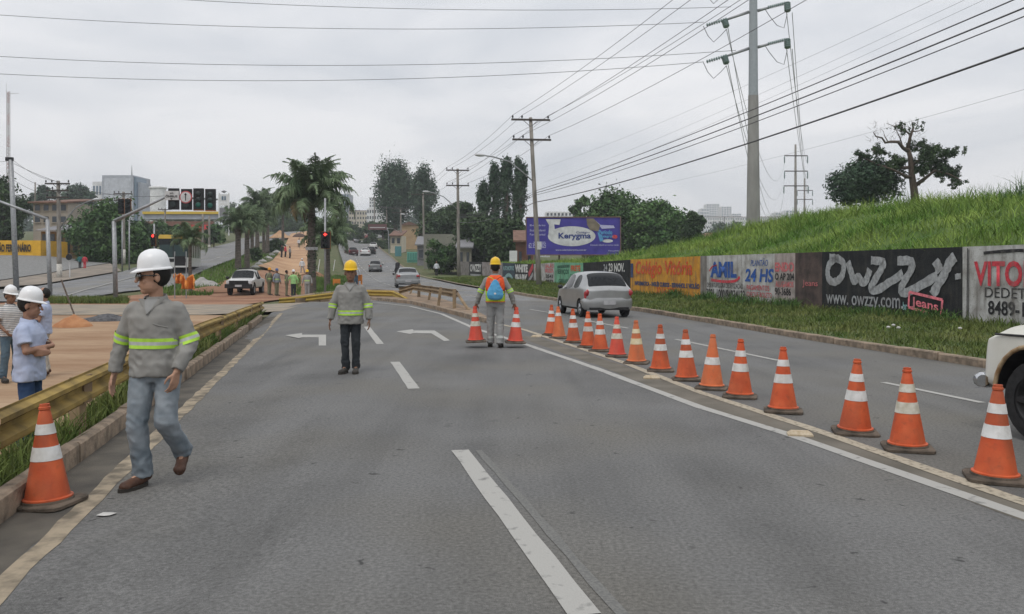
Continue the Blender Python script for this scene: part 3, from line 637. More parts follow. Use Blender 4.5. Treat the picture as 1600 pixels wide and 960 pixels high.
# ------------------------------------------------------------------ trees
M['bark'] = mat('bark', (.06, .045, .035), .95, col2=(.13, .10, .08), scale=6, bump=.8, bscale=18, stretch=(3, 3, .6))
LEAF = {}
def leafmat(k, a, b, isl=.35):
    LEAF[k] = mat('leaves_'+k, a, .75, col2=b, scale=.5, island=isl, spec=.25); return LEAF[k]
leafmat('dark', (.028, .055, .024), (.065, .105, .042)); leafmat('mid', (.04, .088, .03), (.085, .15, .05)); leafmat('green', (.045, .105, .032), (.1, .175, .055))
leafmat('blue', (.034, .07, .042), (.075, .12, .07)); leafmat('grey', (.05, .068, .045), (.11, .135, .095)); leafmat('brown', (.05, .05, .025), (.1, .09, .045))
leafmat('palm', (.06, .105, .05), (.15, .2, .105), .4); leafmat('dry', (.14, .11, .05), (.22, .17, .09))
def leaf_cloud(cl, n, size, seed, up=.4):
    """n small pointed leaf faces spread through ellipsoid clumps cl = [(centre, radii)]"""
    r = np.random.default_rng(seed); vol = np.array([c[1][0]*c[1][1]*c[1][2] for c in cl])**.75; pick = r.choice(len(cl), n, p=vol/vol.sum())
    C = np.array([c[0] for c in cl])[pick]; Rr = np.array([c[1] for c in cl])[pick]
    d = r.normal(size=(n, 3)); d /= np.linalg.norm(d, axis=1)[:, None]; rr = r.random(n)**.42*(1+.3*np.maximum(0, r.normal(size=n)-.7)); p = C+d*Rr*rr[:, None]+r.normal(size=(n, 3))*Rr*.13+Rr*.22*np.sin(C[:, ::-1]*7+d[:, [2, 0, 1]]*5.5)
    nn = d*.8+r.normal(size=(n, 3))*.7; nn[:, 2] += up; nn /= np.linalg.norm(nn, axis=1)[:, None]
    a = np.cross(nn, r.normal(size=(n, 3))); a /= np.linalg.norm(a, axis=1)[:, None]; b = np.cross(nn, a)
    s = size*(.55+.9*r.random(n)); a = a*s[:, None]; b = b*(s*.5)[:, None]; bend = nn*(s*.25)[:, None]
    V = np.stack([p-a, p-b+bend*.3, p+a-bend, p+b+bend*.3], 1).reshape(-1, 3)
    return quads_mesh('foliage', V, np.arange(4*n).reshape(-1, 4))
def tree(name, label, px, Y, top, bot, wpx, n, leaf, kind, shape='round', seed=1, clumps=26, trunk=True, group=None, depth=.8, stems=1, openness=.0, base=None):
    r = random.Random(seed); g = atx(px, Y) if base is None else Vector(base); zt = EYE+(HZ-top)/FOC*Y-g.z; zb = EYE+(HZ-bot)/FOC*Y-g.z; w = wpx/FOC*Y/2; hc = (zt-zb)/2; zc = (zt+zb)/2
    root = thing(name, label, 'tree', g, 0, group); cl = []
    for k in range(clumps):
        for _ in range(30):
            a = r.uniform(0, 2*PI); u = r.uniform(-1, 1); q = r.random()**.45
            if shape == 'cone': rad_ = (1-(u+1)/2)**.75*.95+.06
            elif shape == 'flame': rad_ = math.sin(min(1, max(0, (u+1)/2*.93+.07))*PI)**.6*.95
            elif shape == 'dome': rad_ = math.sqrt(max(0, 1-max(u, -.2)**2)) if u > -.7 else .6
            else: rad_ = math.sqrt(max(0, 1-u*u))
            x, y = math.cos(a)*q*rad_, math.sin(a)*q*rad_
            break
        cr = r.uniform(.26, .46)*(1-openness*.45)
        if shape == 'flame': cr = r.uniform(.38, .6); u = -1+2*(k+.5)/clumps if k % 2 else u
        hr = min(cr*w*r.uniform(.65, 1.0), hc*.6) if shape not in ('cone', 'flame') else cr*w*1.9
        cl.append(((x*w*(1-cr*.35), y*w*depth*(1-cr*.35), zc+u*(hc-hr*.55)), (cr*w, cr*w*.9, hr)))
    link('crown', leaf_cloud(cl, int(n*1.7), leaf*.72, seed), LEAF[kind], root)
    if trunk:
        mb = MB(); tr = max(.1, .03*zt)
        for s_ in range(stems):
            ox = (s_-(stems-1)/2)*w*.5
            mb.tube([(ox*.4, 0, -.4), (ox*.6, .05, zb*.5), (ox, 0, zb), (ox*1.1+.1*w, 0, zc), (ox*1.2, 0, zc+.5*hc)], [tr*1.3, tr, tr*.85, tr*.55, tr*.2], 7)
        for k in range(5):
            c = cl[r.randrange(len(cl))][0]; z0 = max(zb*.8, .3*zt); mb.tube([(0, 0, z0), (c[0]*.45, c[1]*.45, (z0+c[2])/2), c], [tr*.5, tr*.3, tr*.1], 5)
        mb.build('trunk', M['bark'], root, smooth=True)
    return root
tree('eucalyptus_tree', 'tall dark broad eucalyptus beyond the avenue, left of its paler twin', 618, 215, 258, 345, 56, 13000, .4, 'blue', 'flame', 21, 40)
tree('eucalyptus_tree', 'paler thinner eucalyptus right of the broad dark one', 661, 205, 262, 345, 42, 7500, .36, 'blue', 'flame', 22, 30)
for px, top, bot, w, s, lb in ((755, 285, 350, 22, 31, 'shortest leftmost of the four pointed cypress-like trees'), (771, 254, 352, 24, 32, 'second from left of the pointed cypress-like trees'), (791, 247, 355, 24, 33, 'tallest pointed cypress-like tree, third from left'), (812, 248, 330, 23, 34, 'rightmost pointed tree with thin bare lower branches')):
    tree('cypress_tree', lb, px, 125, top, bot+25, w, 5200, .24, 'blue', 'flame', s, 30, group='pointed trees behind the roadside shrubs')
tree('roadside_tree', 'dark rounded tree mass right of the second lamp pole', 690, 150, 322, 392, 74, 8000, .4, 'dark', 'dome', 41, 30)
tree('roadside_tree', 'dense dark tree below the pointed trees', 748, 112, 338, 425, 80, 9000, .34, 'dark', 'dome', 42, 34)
tree('roadside_tree', 'dense dark tree just left of the billboard', 800, 104, 345, 420, 66, 7600, .33, 'dark', 'round', 43, 30)
tree('roadside_shrub', 'green shrub growing in front of the long grey wall', 690, 112, 372, 424, 52, 4500, .25, 'mid', 'round', 44, 20)
tree('flat_top_tree', 'flat-topped dark tree between second pole and pointed trees', 722, 135, 318, 345, 50, 2200, .36, 'dark', 'dome', 45, 14)
tree('broadleaf_tree', 'large green tree directly right of the billboard', 965, 118, 306, 410, 120, 15000, .36, 'mid', 'dome', 51, 46)
tree('broadleaf_tree', 'rounded green tree between the billboard tree and the small dark one', 1030, 112, 318, 408, 96, 12000, .34, 'green', 'dome', 52, 40)
tree('broadleaf_tree', 'small loose-crowned tree behind the right end of the billboard', 912, 140, 309, 370, 44, 2600, .36, 'mid', 'round', 53, 14, openness=.5)
tree('broadleaf_tree', 'small nearly black tree at the right edge of the green trees', 1080, 105, 333, 392, 42, 4400, .3, 'dark', 'round', 54, 22)
for px, top, w, s, lb in ((1120, 352, 60, 55, 'distant low tree in front of the white apartment row, left of the pylon'), (1150, 350, 52, 56, 'distant low tree beside the pylon foot'), (1195, 350, 50, 57, 'distant low tree right of the pylon foot')):
    tree('distant_tree', lb, px, 330, top, 392, w, 2200, .8, 'blue', 'dome', s, 14, group='low trees before the apartments')
# left side
tree('dark_tree', 'big dark tree at the left edge above the yellow sign', 2, 112, 282, 384, 84, 9500, .3, 'dark', 'round', 61, 34)
tree('dark_tree', 'dark leafy tree above the pavement behind the two pedestrians', 170, 100, 318, 424, 108, 13000, .3, 'mid', 'dome', 62, 44)
tree('dark_tree', 'spreading dark tree behind the left signal gantry, beside the bus', 215, 118, 340, 420, 60, 5200, .32, 'dark', 'round', 63, 24)
tree('distant_tree', 'flat-crowned distant tree left of the wooden pole', 68, 240, 293, 330, 40, 2600, .6, 'blue', 'dome', 64, 16)
tree('distant_tree', 'flat-crowned distant tree right of the wooden pole', 120, 240, 292, 330, 52, 3000, .6, 'blue', 'dome', 65, 18)
for px, top, bot, w, s, lb in ((250, 348, 385, 40, 66, 'green shrub in front of the brick wall, left one'), (283, 352, 388, 36, 67, 'green shrub in front of the brick wall, middle one'), (334, 352, 385, 34, 68, 'round shrub below the white totem sign')):
    tree('forecourt_shrub', lb, px, 150, top, bot, w, 2600, .36, 'mid', 'round', s, 16, group='shrubs along the brick wall')
# far median and hill
for px, Y, top, bot, w, k, s, lb in ((366, 300, 318, 372, 46, 'dark', 71, 'dark tree behind the totem sign'), (398, 330, 330, 375, 60, 'dark', 72, 'dark tree mass behind the palm row'), (450, 260, 336, 378, 60, 'dark', 73, 'dark tree above the sand heap'), (425, 340, 322, 372, 50, 'blue', 74, 'far bluish tree between the palm crowns'),
                            (520, 190, 345, 405, 46, 'mid', 75, 'leafy tree behind the red arrow signal'), (545, 260, 345, 385, 40, 'dark', 76, 'dark tree at the top of the avenue'), (578, 240, 348, 392, 44, 'dark', 77, 'dark roadside tree overhanging the far avenue'), (598, 205, 345, 402, 34, 'dark', 78, 'narrow dark roadside tree by the tan house'), (475, 300, 322, 372, 54, 'blue', 79, 'far tree behind the big palm trunk')):
    tree('hillside_tree', lb, px, Y, top, bot, w, 3600, .5, k, 'dome', s, 20)
for px, Y, top, w, s in ((330, 520, 345, 120, 81), (640, 480, 335, 110, 82), (760, 420, 350, 130, 83), (860, 420, 345, 90, 84), (20, 420, 322, 120, 85), (-90, 380, 300, 160, 86), (1330, 420, 345, 160, 87)):
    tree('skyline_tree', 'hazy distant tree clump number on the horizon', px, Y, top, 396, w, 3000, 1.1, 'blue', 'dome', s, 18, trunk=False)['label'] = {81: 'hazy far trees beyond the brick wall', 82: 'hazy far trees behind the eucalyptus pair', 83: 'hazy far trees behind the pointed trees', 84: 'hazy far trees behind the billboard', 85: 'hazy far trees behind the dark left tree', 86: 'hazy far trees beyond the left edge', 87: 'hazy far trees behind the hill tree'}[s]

# gnarled tree on the bank crest with bare upper limbs
def gnarled():
    Yt = 66; g = P(1428, 316, Yt); root = thing('gnarled_tree', 'spreading half-bare tree standing on the crest of the grass bank', 'tree', g); sc = Yt/FOC
    def q(px, py, dy=0): return Vector(((px-1428)*sc, dy, (316-py)*sc))
    mb = MB(); cl = []
    def limb(pts, r0, r1, dy0=0, dy1=0):
        pts = [q(x, y, dy0+(dy1-dy0)*i/(len(pts)-1)) for i, (x, y) in enumerate(pts)]; n = len(pts); mb.tube(pts, [r0+(r1-r0)*i/(n-1) for i in range(n)], 7)
    limb([(1429, 330), (1429, 305), (1426, 285), (1424, 268), (1422, 245), (1418, 232)], .34, .15)
    limb([(1418, 236), (1410, 232), (1401, 223), (1388, 223), (1378, 225), (1372, 218), (1361, 216), (1356, 210)], .16, .03, 0, -1)
    limb([(1418, 234), (1422, 215), (1427, 200), (1425, 192)], .15, .04); limb([(1424, 212), (1412, 200), (1402, 196), (1392, 190)], .08, .015, 0, .8); limb([(1424, 206), (1436, 205), (1444, 200)], .06, .01); limb([(1411, 232), (1406, 215), (1400, 203), (1394, 208)], .06, .015)
    limb([(1388, 223), (1382, 212), (1380, 205)], .04, .01); limb([(1372, 218), (1366, 208)], .03, .01); limb([(1404, 224), (1410, 212)], .03, .01)
    limb([(1425, 278), (1412, 277), (1398, 272), (1385, 268), (1365, 263)], .16, .04, 0, -1.5); limb([(1424, 262), (1405, 262), (1380, 258), (1362, 247), (1350, 240)], .14, .03, 0, 1.2)
    limb([(1430, 290), (1442, 280), (1455, 268), (1475, 275), (1490, 285)], .17, .03, 0, -1.2); limb([(1427, 270), (1440, 265), (1462, 262), (1485, 270), (1502, 272)], .16, .03, 0, 1.5); limb([(1426, 258), (1445, 245), (1462, 235), (1475, 232)], .13, .03, 0, .5)
    for a, b, rx, rz in ((1352, 242, 11, 6), (1382, 238, 8, 6), (1362, 236, 9, 5), (1398, 250, 13, 8), (1392, 262, 12, 7), (1412, 255, 12, 9), (1432, 248, 14, 12), (1450, 240, 13, 9), (1435, 230, 12, 7), (1468, 242, 12, 9), (1458, 255, 14, 8), (1480, 258, 13, 8), (1494, 270, 11, 7), (1475, 270, 13, 6), (1490, 288, 10, 4), (1440, 262, 13, 8), (1425, 270, 12, 8), (1398, 208, 6, 4), (1425, 196, 4, 5), (1410, 198, 6, 5), (1460, 228, 8, 5), (1485, 240, 8, 6), (1462, 275, 8, 4), (1440, 282, 4, 3), (1412, 282, 5, 3), (1370, 258, 8, 4)):
        c = q(a, b, random.uniform(-1.6, 1.6)); cl.append((tuple(c), (rx*sc, rx*sc*1.1, rz*sc*1.5)))
        for _ in range(5):
            e = c+Vector((random.uniform(-1, 1)*rx*sc, random.uniform(-.5, .5), random.uniform(-.6, 1)*rz*sc*1.4)); mb.tube([c-Vector((0, 0, rz*sc*.6)), c.lerp(e, .5)+Vector((0, 0, .08)), e], [.03, .018, .007], 3)
    for k in range(130):      # twigs on the bare top
        a = q(random.uniform(1358, 1446), random.uniform(192, 226)); 
        mb.tube([a, a+Vector((random.uniform(-.35, .35), random.uniform(-.3, .3), random.uniform(.05, .4)))], [.012, .005], 3)
    link('crown', leaf_cloud([((c[0]+random.gauss(0, .3), c[1]+random.gauss(0, .35), c[2]+random.gauss(0, .22)), tuple(q*random.uniform(.22, .6) for q in rr_)) for c, rr_ in cl for _ in range(10)], 17000, .08, 91), LEAF['dark'], root); mb.build('trunk', M['bark'], root, smooth=True)
gnarled()
tree('bank_tree', 'dense dark bushy tree left of the half-bare tree on the bank', 1348, 68, 252, 318, 100, 9500, .17, 'blue', 'dome', 92, 34, base=P(1348, 322, 68))
# spiky leaves on the bank at the right edge
n = 26; b_ = np.tile(np.array(P(1598, 306, 31)), (n, 1))+rng.normal(0, .12, (n, 3)); tag(blades('agave_plant', b_, .5+.5*rng.random(n), np.full(n, .02), LEAF['mid'], 1.4, 4, 93), 'spiky plant sticking up on the bank at the right edge', 'plant')

# palms
def frond_mesh(L, droop, seed, leaf=.55):
    r = random.Random(seed); V = []; F = []; N = 26; pts = []; ang = rad(62); p = Vector((0, 0, 0))
    for i in range(N+1):
        pts.append(p.copy()); a = ang-droop*(i/N)**1.35; p = p+Vector((math.cos(a), 0, math.sin(a)))*(L/N)
    def quad(a, b, c, d): k = len(V); V.extend([tuple(a), tuple(b), tuple(c), tuple(d)]); F.append((k, k+1, k+2, k+3))
    for i in range(N):
        w = .035*(1-i/N)+.008; quad(pts[i]+Vector((0, -w, 0)), pts[i+1]+Vector((0, -w, 0)), pts[i+1]+Vector((0, w, 0)), pts[i]+Vector((0, w, 0)))
    for i in range(3, N+1):
        u = i/N; ll = leaf*math.sin(min(1, u*1.05+.1)*PI)**.5*(1 if u < .85 else .8)+.08; t = (pts[i]-pts[i-1]).normalized()
        for s in (-1, 1):
            for j in range(3):
                o = pts[i-1].lerp(pts[i], j/3); d = Vector((t.x*.5, s*(.75+r.uniform(-.15, .15)), t.z*.5+r.uniform(-.5, .35))).normalized()
                m1 = o+d*ll*.5; e = o+d*ll*r.uniform(.85, 1.1)+Vector((0, 0, -ll*r.uniform(.35, .75))); wv = t*.028
                quad(o-wv, m1-wv*1.1, m1+wv*1.1, o+wv); quad(m1-wv*1.1, e-wv*.2, e+wv*.2, m1+wv*1.1)
    return quads_mesh('frond', V, F)
M['palm_trunk'] = mat('palm_trunk', (.07, .06, .05), .95, col2=(.16, .14, .12), scale=3, bump=.7, bscale=10, stretch=(1, 1, 5))
FR = [frond_mesh(3.1, d, k, .62) for k, d in enumerate((1.5, 1.85, 2.2, 2.6, 3.0))]
for f in FR: f.materials.append(LEAF['palm'])
DRYF = frond_mesh(2.6, 3.3, 9, .4); DRYF.materials.append(LEAF['dry'])
def palm(label, px, Y, base_py, crown_py, scale, tr, n=24, seed=0, dry=0, lean=0, name='palm_tree', group=None, low=0):
    g = atx(px, Y); zc = EYE+(HZ-crown_py)/FOC*Y-g.z; root = thing(name, label, 'palm', g, 0, group); r = random.Random(seed)
    mb = MB(); rings = []; 
    for k in range(13): u = k/12; rings.append((tr*(1.25-.35*u+.12*math.exp(-u*9)+(.02 if k % 2 else 0)), -.5+(zc+.5)*u))
    mb.lathe(rings, n=12); mb.build('trunk', M['palm_trunk'], root, smooth=True)
    for k in range(n):
        u = k/n; tier = int(u*5*.999); me = FR[min(4, tier)]
        o = bpy.data.objects.new('frond', me); COL.objects.link(o); o.parent = root; o.location = (0, 0, zc-.12*tier*scale)
        tilt = rad(-22+tier*11+r.uniform(-8, 8)); o.rotation_euler = (r.uniform(-.15, .15), tilt, k*2.399+r.uniform(-.2, .2)); o.scale = [scale*r.uniform(.85, 1.1)]*3
    for k in range(dry):
        o = bpy.data.objects.new('dry_frond', DRYF); COL.objects.link(o); o.parent = root; o.location = (0, 0, zc-.3); o.rotation_euler = (0, rad(30), k*2.1); o.scale = [scale*.9]*3
    return root
big = palm('tallest palm with a dark trunk standing behind the yellow rail', 487, 62, 455, 312, 1.42, .27, 40, 1, 3)
ivy = leaf_cloud([((0, 0, 1.5+k*.5), (.36, .36, .4)) for k in range(9)], 1300, .09, 5); link('climbing_leaves', ivy, LEAF['dark'], big)
mb = MB(); mb.lathe([(.44, 0), (.45, .22)], (0, 0, 3.2), 14, cap=False); mb.build('painted_band', mat('band_grey', (.4, .4, .4)), big)
# young palm fronds and bushes hanging beside the big trunk
palm('short shaggy palm between the big palm and the red arrow signal', 512, 74, 445, 372, 1.05, .2, 24, 2)
for px, Y, cp, sc, tr, s, lb in ((372, 84, 352, .85, .26, 3, 'nearest median palm, with pale dry skirt, beside the pickup'), (386, 90, 350, .9, .24, 4, 'second median palm, close behind the nearest one'), (402, 118, 322, 1.15, .25, 5, 'third palm of the median row, with bushy crown'), (418, 135, 322, 1.2, .25, 6, 'fourth palm of the median row'), (442, 165, 330, 1.25, .24, 7, 'farthest slim palm of the median row with a clear trunk'), (394, 104, 352, .9, .2, 8, 'low palm half hidden in the median row'), (412, 125, 345, .95, .2, 16, 'low palm at the far end of the median row')):
    palm(lb, px, Y, 0, cp, sc, tr, 22, s, dry=2 if s == 3 else 0, group='palms along the median')
palm('small young palm on the corner beside the orange netting', 297, 56, 0, 376, .62, .1, 16, 11)
tree('median_bush', 'dark bush at the foot of the palm row', 398, 100, 388, 408, 22, 1200, .2, 'dark', 'round', 17, 10, trunk=False)
tree('median_bush', 'dark hedge mass along the far median', 430, 140, 372, 398, 34, 2200, .3, 'dark', 'round', 18, 14, trunk=False)

# ------------------------------------------------------------------ buildings
def bmat(name, c, **k): return mat('facade_'+name, c, .9, var=.12, scale=.6, **k)
GLASS = mat('dark_window', (.03, .04, .05), .15, var=.3, spec=.6); GLASSB = mat('blue_window', (.10, .16, .22), .15, var=.3, spec=.6)
def building(name, label, x0, x1, top, Y, depth, m, base=None, rows_=0, cols=0, wm=None, wfrac=(.55, .5), roof=None, roofm=None, rz=0, cat='building', side=True, group=None, bot=None):
    """block whose front spans photo columns x0..x1 at distance Y"""
    X0, X1 = (x0-800)/FOC*Y, (x1-800)/FOC*Y; cx = (X0+X1)/2; g = H(cx, Y) if base is None else base
    zt = EYE+(HZ-top)/FOC*Y; w = X1-X0; h = zt-g; root = thing(name, label, cat, (cx, Y, g), rz, group)
    mb = MB(); mb.box((0, depth/2, h/2-1), (w, depth, h+2)); mb.build('wall', m, root)
    if rows_:
        ch = h/rows_ if bot is None else (zt-(EYE+(HZ-bot)/FOC*Y))/rows_; cw = w/cols
        win = MB(); win.box((0, 0, 0), (cw*wfrac[0], .12, ch*wfrac[1])); wme = win.mesh('window'); wme.materials.append(wm or GLASS)
        sme = MB(); sme.box((0, -.04, -ch*wfrac[1]/2-.06), (cw*wfrac[0]+.2, .2, .1)); sme = sme.mesh('sill'); sme.materials.append(m)
        for i in range(rows_):
            for j in range(cols):
                o = bpy.data.objects.new('window', wme); COL.objects.link(o); o.parent = root; o.location = (-w/2+(j+.5)*cw, -.02, h-(i+.5)*ch)
                if rows_*cols < 30:
                    s = bpy.data.objects.new('sill', sme); COL.objects.link(s); s.parent = o
    if roof == 'flat':
        mb = MB(); mb.box((0, depth/2, h+.15), (w+.5, depth+.5, .3)); mb.build('roof', roofm or m, root)
    elif roof == 'gable':
        mb = MB(); rh = w*.22; mb.loft([[(-w/2-.3, y, h), (w/2+.3, y, h), (0, y, h+rh)] for y in (-.4, depth+.4)]); mb.build('roof', roofm, root, fix=True)
    elif roof == 'shed':
        mb = MB(); mb.loft([[(-w/2-.3, -.8, h-.2), (-w/2-.3, depth, h+1.2), (-w/2-.3, depth, h+1.35), (-w/2-.3, -.8, h)], [(w/2+.3, -.8, h-.2), (w/2+.3, depth, h+1.2), (w/2+.3, depth, h+1.35), (w/2+.3, -.8, h)]]); mb.build('roof', roofm, root, fix=True)
    return root
CREAM = bmat('cream', (.5, .45, .36)); WHITE = bmat('white', (.66, .66, .66)); GREYB = bmat('grey', (.36, .38, .42)); TAN = bmat('tan', (.36, .255, .15)); BRICK = bmat('brick', (.18, .09, .065)); DKRED = bmat('dark_red', (.2, .06, .05))
TILE = mat('clay_roof', (.13, .075, .055), .95, col2=(.2, .12, .09), scale=1.5); SHEET = mat('roof_sheet', (.2, .2, .21), .7, var=.2)
# left skyline
building('office_block', 'large grey office block on the left skyline with slim mast', 159.5, 208, 274, 420, 20, GREYB, rows_=1, cols=1, wm=bmat('pale_panel', (.46, .48, .52)), wfrac=(.86, .9))
b = building('office_block', 'dark blue glazed wing right of the grey office block', 208.5, 213, 277, 421, 12, GLASSB)
building('office_block', 'right end block of the office group with a brown edge', 213.5, 220, 285, 423, 12, GREYB)
building('office_block', 'low pale wing left of the grey office block', 144.5, 159, 284, 425, 16, WHITE, rows_=3, cols=3, wm=GLASSB)
mb = MB(); mb.tube([P(206, 276, 425), P(206, 258, 425)], [.35, .08], 6); tag(mb.build('roof_mast', SHEET), 'thin mast on the grey office block', 'mast')
mb = MB(); g = P(247, 320, 360); r_ = 12*360/FOC; hh_ = 29*360/FOC; mb.lathe([(r_*.97, -12), (r_*.97, hh_-1.2), (r_*1.12, hh_-1.1), (r_*1.12, hh_-.5), (r_*.7, hh_), (.1, hh_+.2)], g, 28); tag(mb.build('water_tank', WHITE, smooth='auto', fix=True), 'round white water tank with overhanging rim on the left skyline', 'tank')
# fuel station strip behind the brick wall
Ys = 190
st = thing('station_canopy', 'long canopy with a yellow fascia behind the signal boards', 'canopy', P(285, 345, Ys)); k = Ys/FOC
mb = MB(); mb.box((0, 4, 12*k), (122*k, 9, 4*k)); mb.build('fascia', mat('fascia_yellow', (.6, .42, .05), .6), st)
mb = MB(); mb.box((0, 4.2, 6*k), (121*k, 8.6, 7.8*k)); mb.build('wall', GREYB, st)
for dx in (-50, -20, 15, 45): mb = MB(); mb.box((dx*k, 2, -3), (.4, .4, 10)); mb.build('post', WHITE, st)
building('brick_wall', 'low red brick wall with red banners beyond the left avenue', 221, 332, 346, 178, 1, BRICK, cat='wall')
mb = MB(); q = P(311, 357, 177); mb.box(q, (34*177/FOC, .1, 11*177/FOC)); tag(mb.build('banner', mat('banner_red', (.5, .04, .04), .7, var=.3, scale=2)), 'red banner hung on the brick wall', 'banner')
mb = MB(); q = P(232, 378, 150); mb.box(q, (26*150/FOC, .3, 17*150/FOC)); tag(mb.build('brick_pier', BRICK), 'short brick pier behind the bus', 'wall')
tt = thing('totem_sign', 'tall white totem sign with two dark panels beside the station', 'sign', P(350, 345, 175)); k = 175/FOC
for dx in (-7.5, 7.5): mb = MB(); mb.box((dx*k, 0, 10*k), (1.6*k, .3, 66*k)); mb.build('post', WHITE, tt)
for zz, h_, m_ in ((35, 12, WHITE), (26, 5, WHITE), (14, 12, SHEET)): mb = MB(); mb.box((0, 0, zz*k), (13.2*k, .25, h_*k)); mb.build('sign_board', m_, tt)
mb = MB(); mb.box((-1.8*k, -.2, 35*k), (2.6*k, .1, 6*k)).box((2.2*k, -.2, 35*k), (2.2*k, .1, 6*k)); mb.build('lettering', GLASSB, tt)
mb = MB(); mb.lathe([(.05, 0), (.6, .3), (.05, .6)], (0, 0, 43*k), 10); mb.build('lamp', SHEET, tt)
# left shops and ramp
ramp_b = [G(-60, 446), G(0, 440), G(90, 426), G(172, 412.5)]; ramp_t = [P(-60, 398, 96), P(0, 399, 98), P(62, 399, 100), P(176, 411, 102)]
V = []; F = []
for i in range(13):
    u = i/12*3; k_ = min(2, int(u)); f = u-k_; A = ramp_b[k_].lerp(ramp_b[k_+1], f)+Vector((0, 0, .12)); B = ramp_t[k_].lerp(ramp_t[k_+1], f)
    for j in range(9): V.append(tuple(A.lerp(B, j/8)))
for i in range(12):
    for j in range(8): q = i*9+j; F.append((q, q+9, q+10, q+1))
struct(link('cobbled_ramp', quads_mesh('cobbled_ramp', V, F), M['cobble']))
mb = MB()
for a, b in zip(ramp_b[:-1], ramp_b[1:]): mb.quad(a+Vector((0, -.02, -.3)), b+Vector((0, -.02, -.3)), b+Vector((0, -.02, .125)), a+Vector((0, -.02, .125)))
struct(mb.build('ramp_kerb', mat('dark_kerb', (.09, .085, .08), .95)))  # upright kerb face along the ramp foot, one even dark grey
pv = [tuple(p) for p in (G(-60, 452), G(0, 450), G(62, 446), G(190, 424.5))]; pv2 = [tuple(p) for p in (G(172, 413), G(90, 426.5), G(0, 440.5), G(-60, 447))]
V = []; F = []; A_ = [Vector(p) for p in pv]; B_ = [Vector(p) for p in reversed(pv2)]
for i in range(13):
    u = i/12*3; k_ = min(2, int(u)); f = u-k_; a = A_[k_].lerp(A_[k_+1], f); b = B_[k_].lerp(B_[k_+1], f)
    for j in range(5): p = a.lerp(b, j/4); V.append((p.x, p.y, max(p.z, H(p.x, p.y))+.08))
for i in range(12):
    for j in range(4): q = i*5+j; F.append((q, q+5, q+6, q+1))
struct(link('pavement', quads_mesh('pavement', V, F), mat('dusty_paving', (.17, .15, .125), .95, col2=(.26, .22, .18), scale=.8)))
b = building('shop_front', 'yellow shop front board with black lettering at the left edge', -60, 63.5, 376, 99, 6, mat('sign_yellow', (.66, .37, .03), .7, var=.12, scale=1), base=2.6)
kk = 99/FOC; w2 = 123.5/2*kk
put_text(b, 'ÃO FERRONÁRIO', (-2-1.75)*kk, (49-1.75)*kk, (HZ-394)*kk+EYE-2.6, (HZ-379)*kk+EYE-2.6, L_['ink'], z=.1, bold=.04)
b = building('corner_shop', 'two-storey shop with pale upper wall behind the wooden pole', 52, 106, 316, 112, 12, bmat('pale_render', (.34, .3, .25)), rows_=2, cols=4, bot=352, roof='shed', roofm=TILE)
b = building('corner_shop', 'low tan shop with dark openings beside the pavement', 64, 136, 360, 106, 8, bmat('dim_tan', (.2, .135, .07)), rows_=1, cols=6, wfrac=(.6, .7), roof='shed', roofm=SHEET, bot=402)
mb = MB(); q = P(134, 387, 104); mb.box(q, (9*104/FOC, .08, 6*104/FOC)); o = mb.build('hanging_sign', WHITE); tag(o, 'small white sign hanging under the dark tree by the shops', 'sign')
# centre skyline and right side of the avenue
building('hill_building', 'long cream building on the hill left of the eucalyptus', 545, 578, 330, 460, 16, CREAM, rows_=3, cols=8, bot=352, roof='flat', roofm=TILE)
building('hill_building', 'white flat building on the hill with window row', 573, 600, 326, 440, 14, WHITE, rows_=2, cols=7, bot=345)
building('tower_block', 'small pale tower block on the hill', 577, 596, 309, 640, 16, WHITE, rows_=4, cols=5, bot=330)
building('tower_block', 'slim grey-blue tower right of the big palm crown', 533, 545, 303, 520, 14, GREYB, rows_=6, cols=3, wm=GLASSB, bot=340)
building('roadside_house', 'bare tan gable wall above the roadside trees', 627, 652, 352, 200, 10, TAN, roof='gable', roofm=TILE)
building('roadside_house', 'pale house front with doorway on the avenue pavement', 610, 627, 368, 176, 8, CREAM, rows_=1, cols=2, bot=385, roof='shed', roofm=TILE)
building('roadside_wall', 'long mossy grey boundary wall behind the green shrub', 662, 714, 366, 124, .3, bmat('mossy', (.2, .2, .165)), cat='wall')
building('roadside_shed', 'pale low shed with dark door left of the painted wall', 716, 736, 386, 108, 4, bmat('shed_pale', (.32, .29, .25)), rows_=1, cols=2, wfrac=(.4, .6), roof='shed', roofm=SHEET)
building('teal_gate', 'blue-green metal gate on the avenue pavement, farther one', 617, 627, 385, 158, .2, mat('gate_teal', (.08, .22, .24), .6), cat='gate')
building('teal_gate', 'light green metal gate beside the lamp pole', 636, 652, 394, 138, .2, mat('gate_green', (.14, .4, .32), .6), cat='gate', rows_=1, cols=4, wm=mat('gate_dark', (.08, .26, .21), .6), wfrac=(.7, .8))
building('roadside_kiosk', 'grey kiosk between the green gate and the mossy wall', 652, 663, 382, 131, 3, SHEET, rows_=1, cols=1, wfrac=(.6, .4), roof='shed', roofm=SHEET)
building('white_cabin', 'white painted pier among the roadside trees', 796, 808, 392, 92, 1, WHITE, cat='building')
building('brick_house', 'red brick house wall behind the left end of the billboard', 806, 834, 376, 94, 5, BRICK, roof='shed', roofm=TILE, rows_=1, cols=2, wfrac=(.3, .4))
building('white_block', 'white flat-roofed building above the billboard', 853, 905, 331, 420, 18, WHITE, rows_=2, cols=9, bot=348)
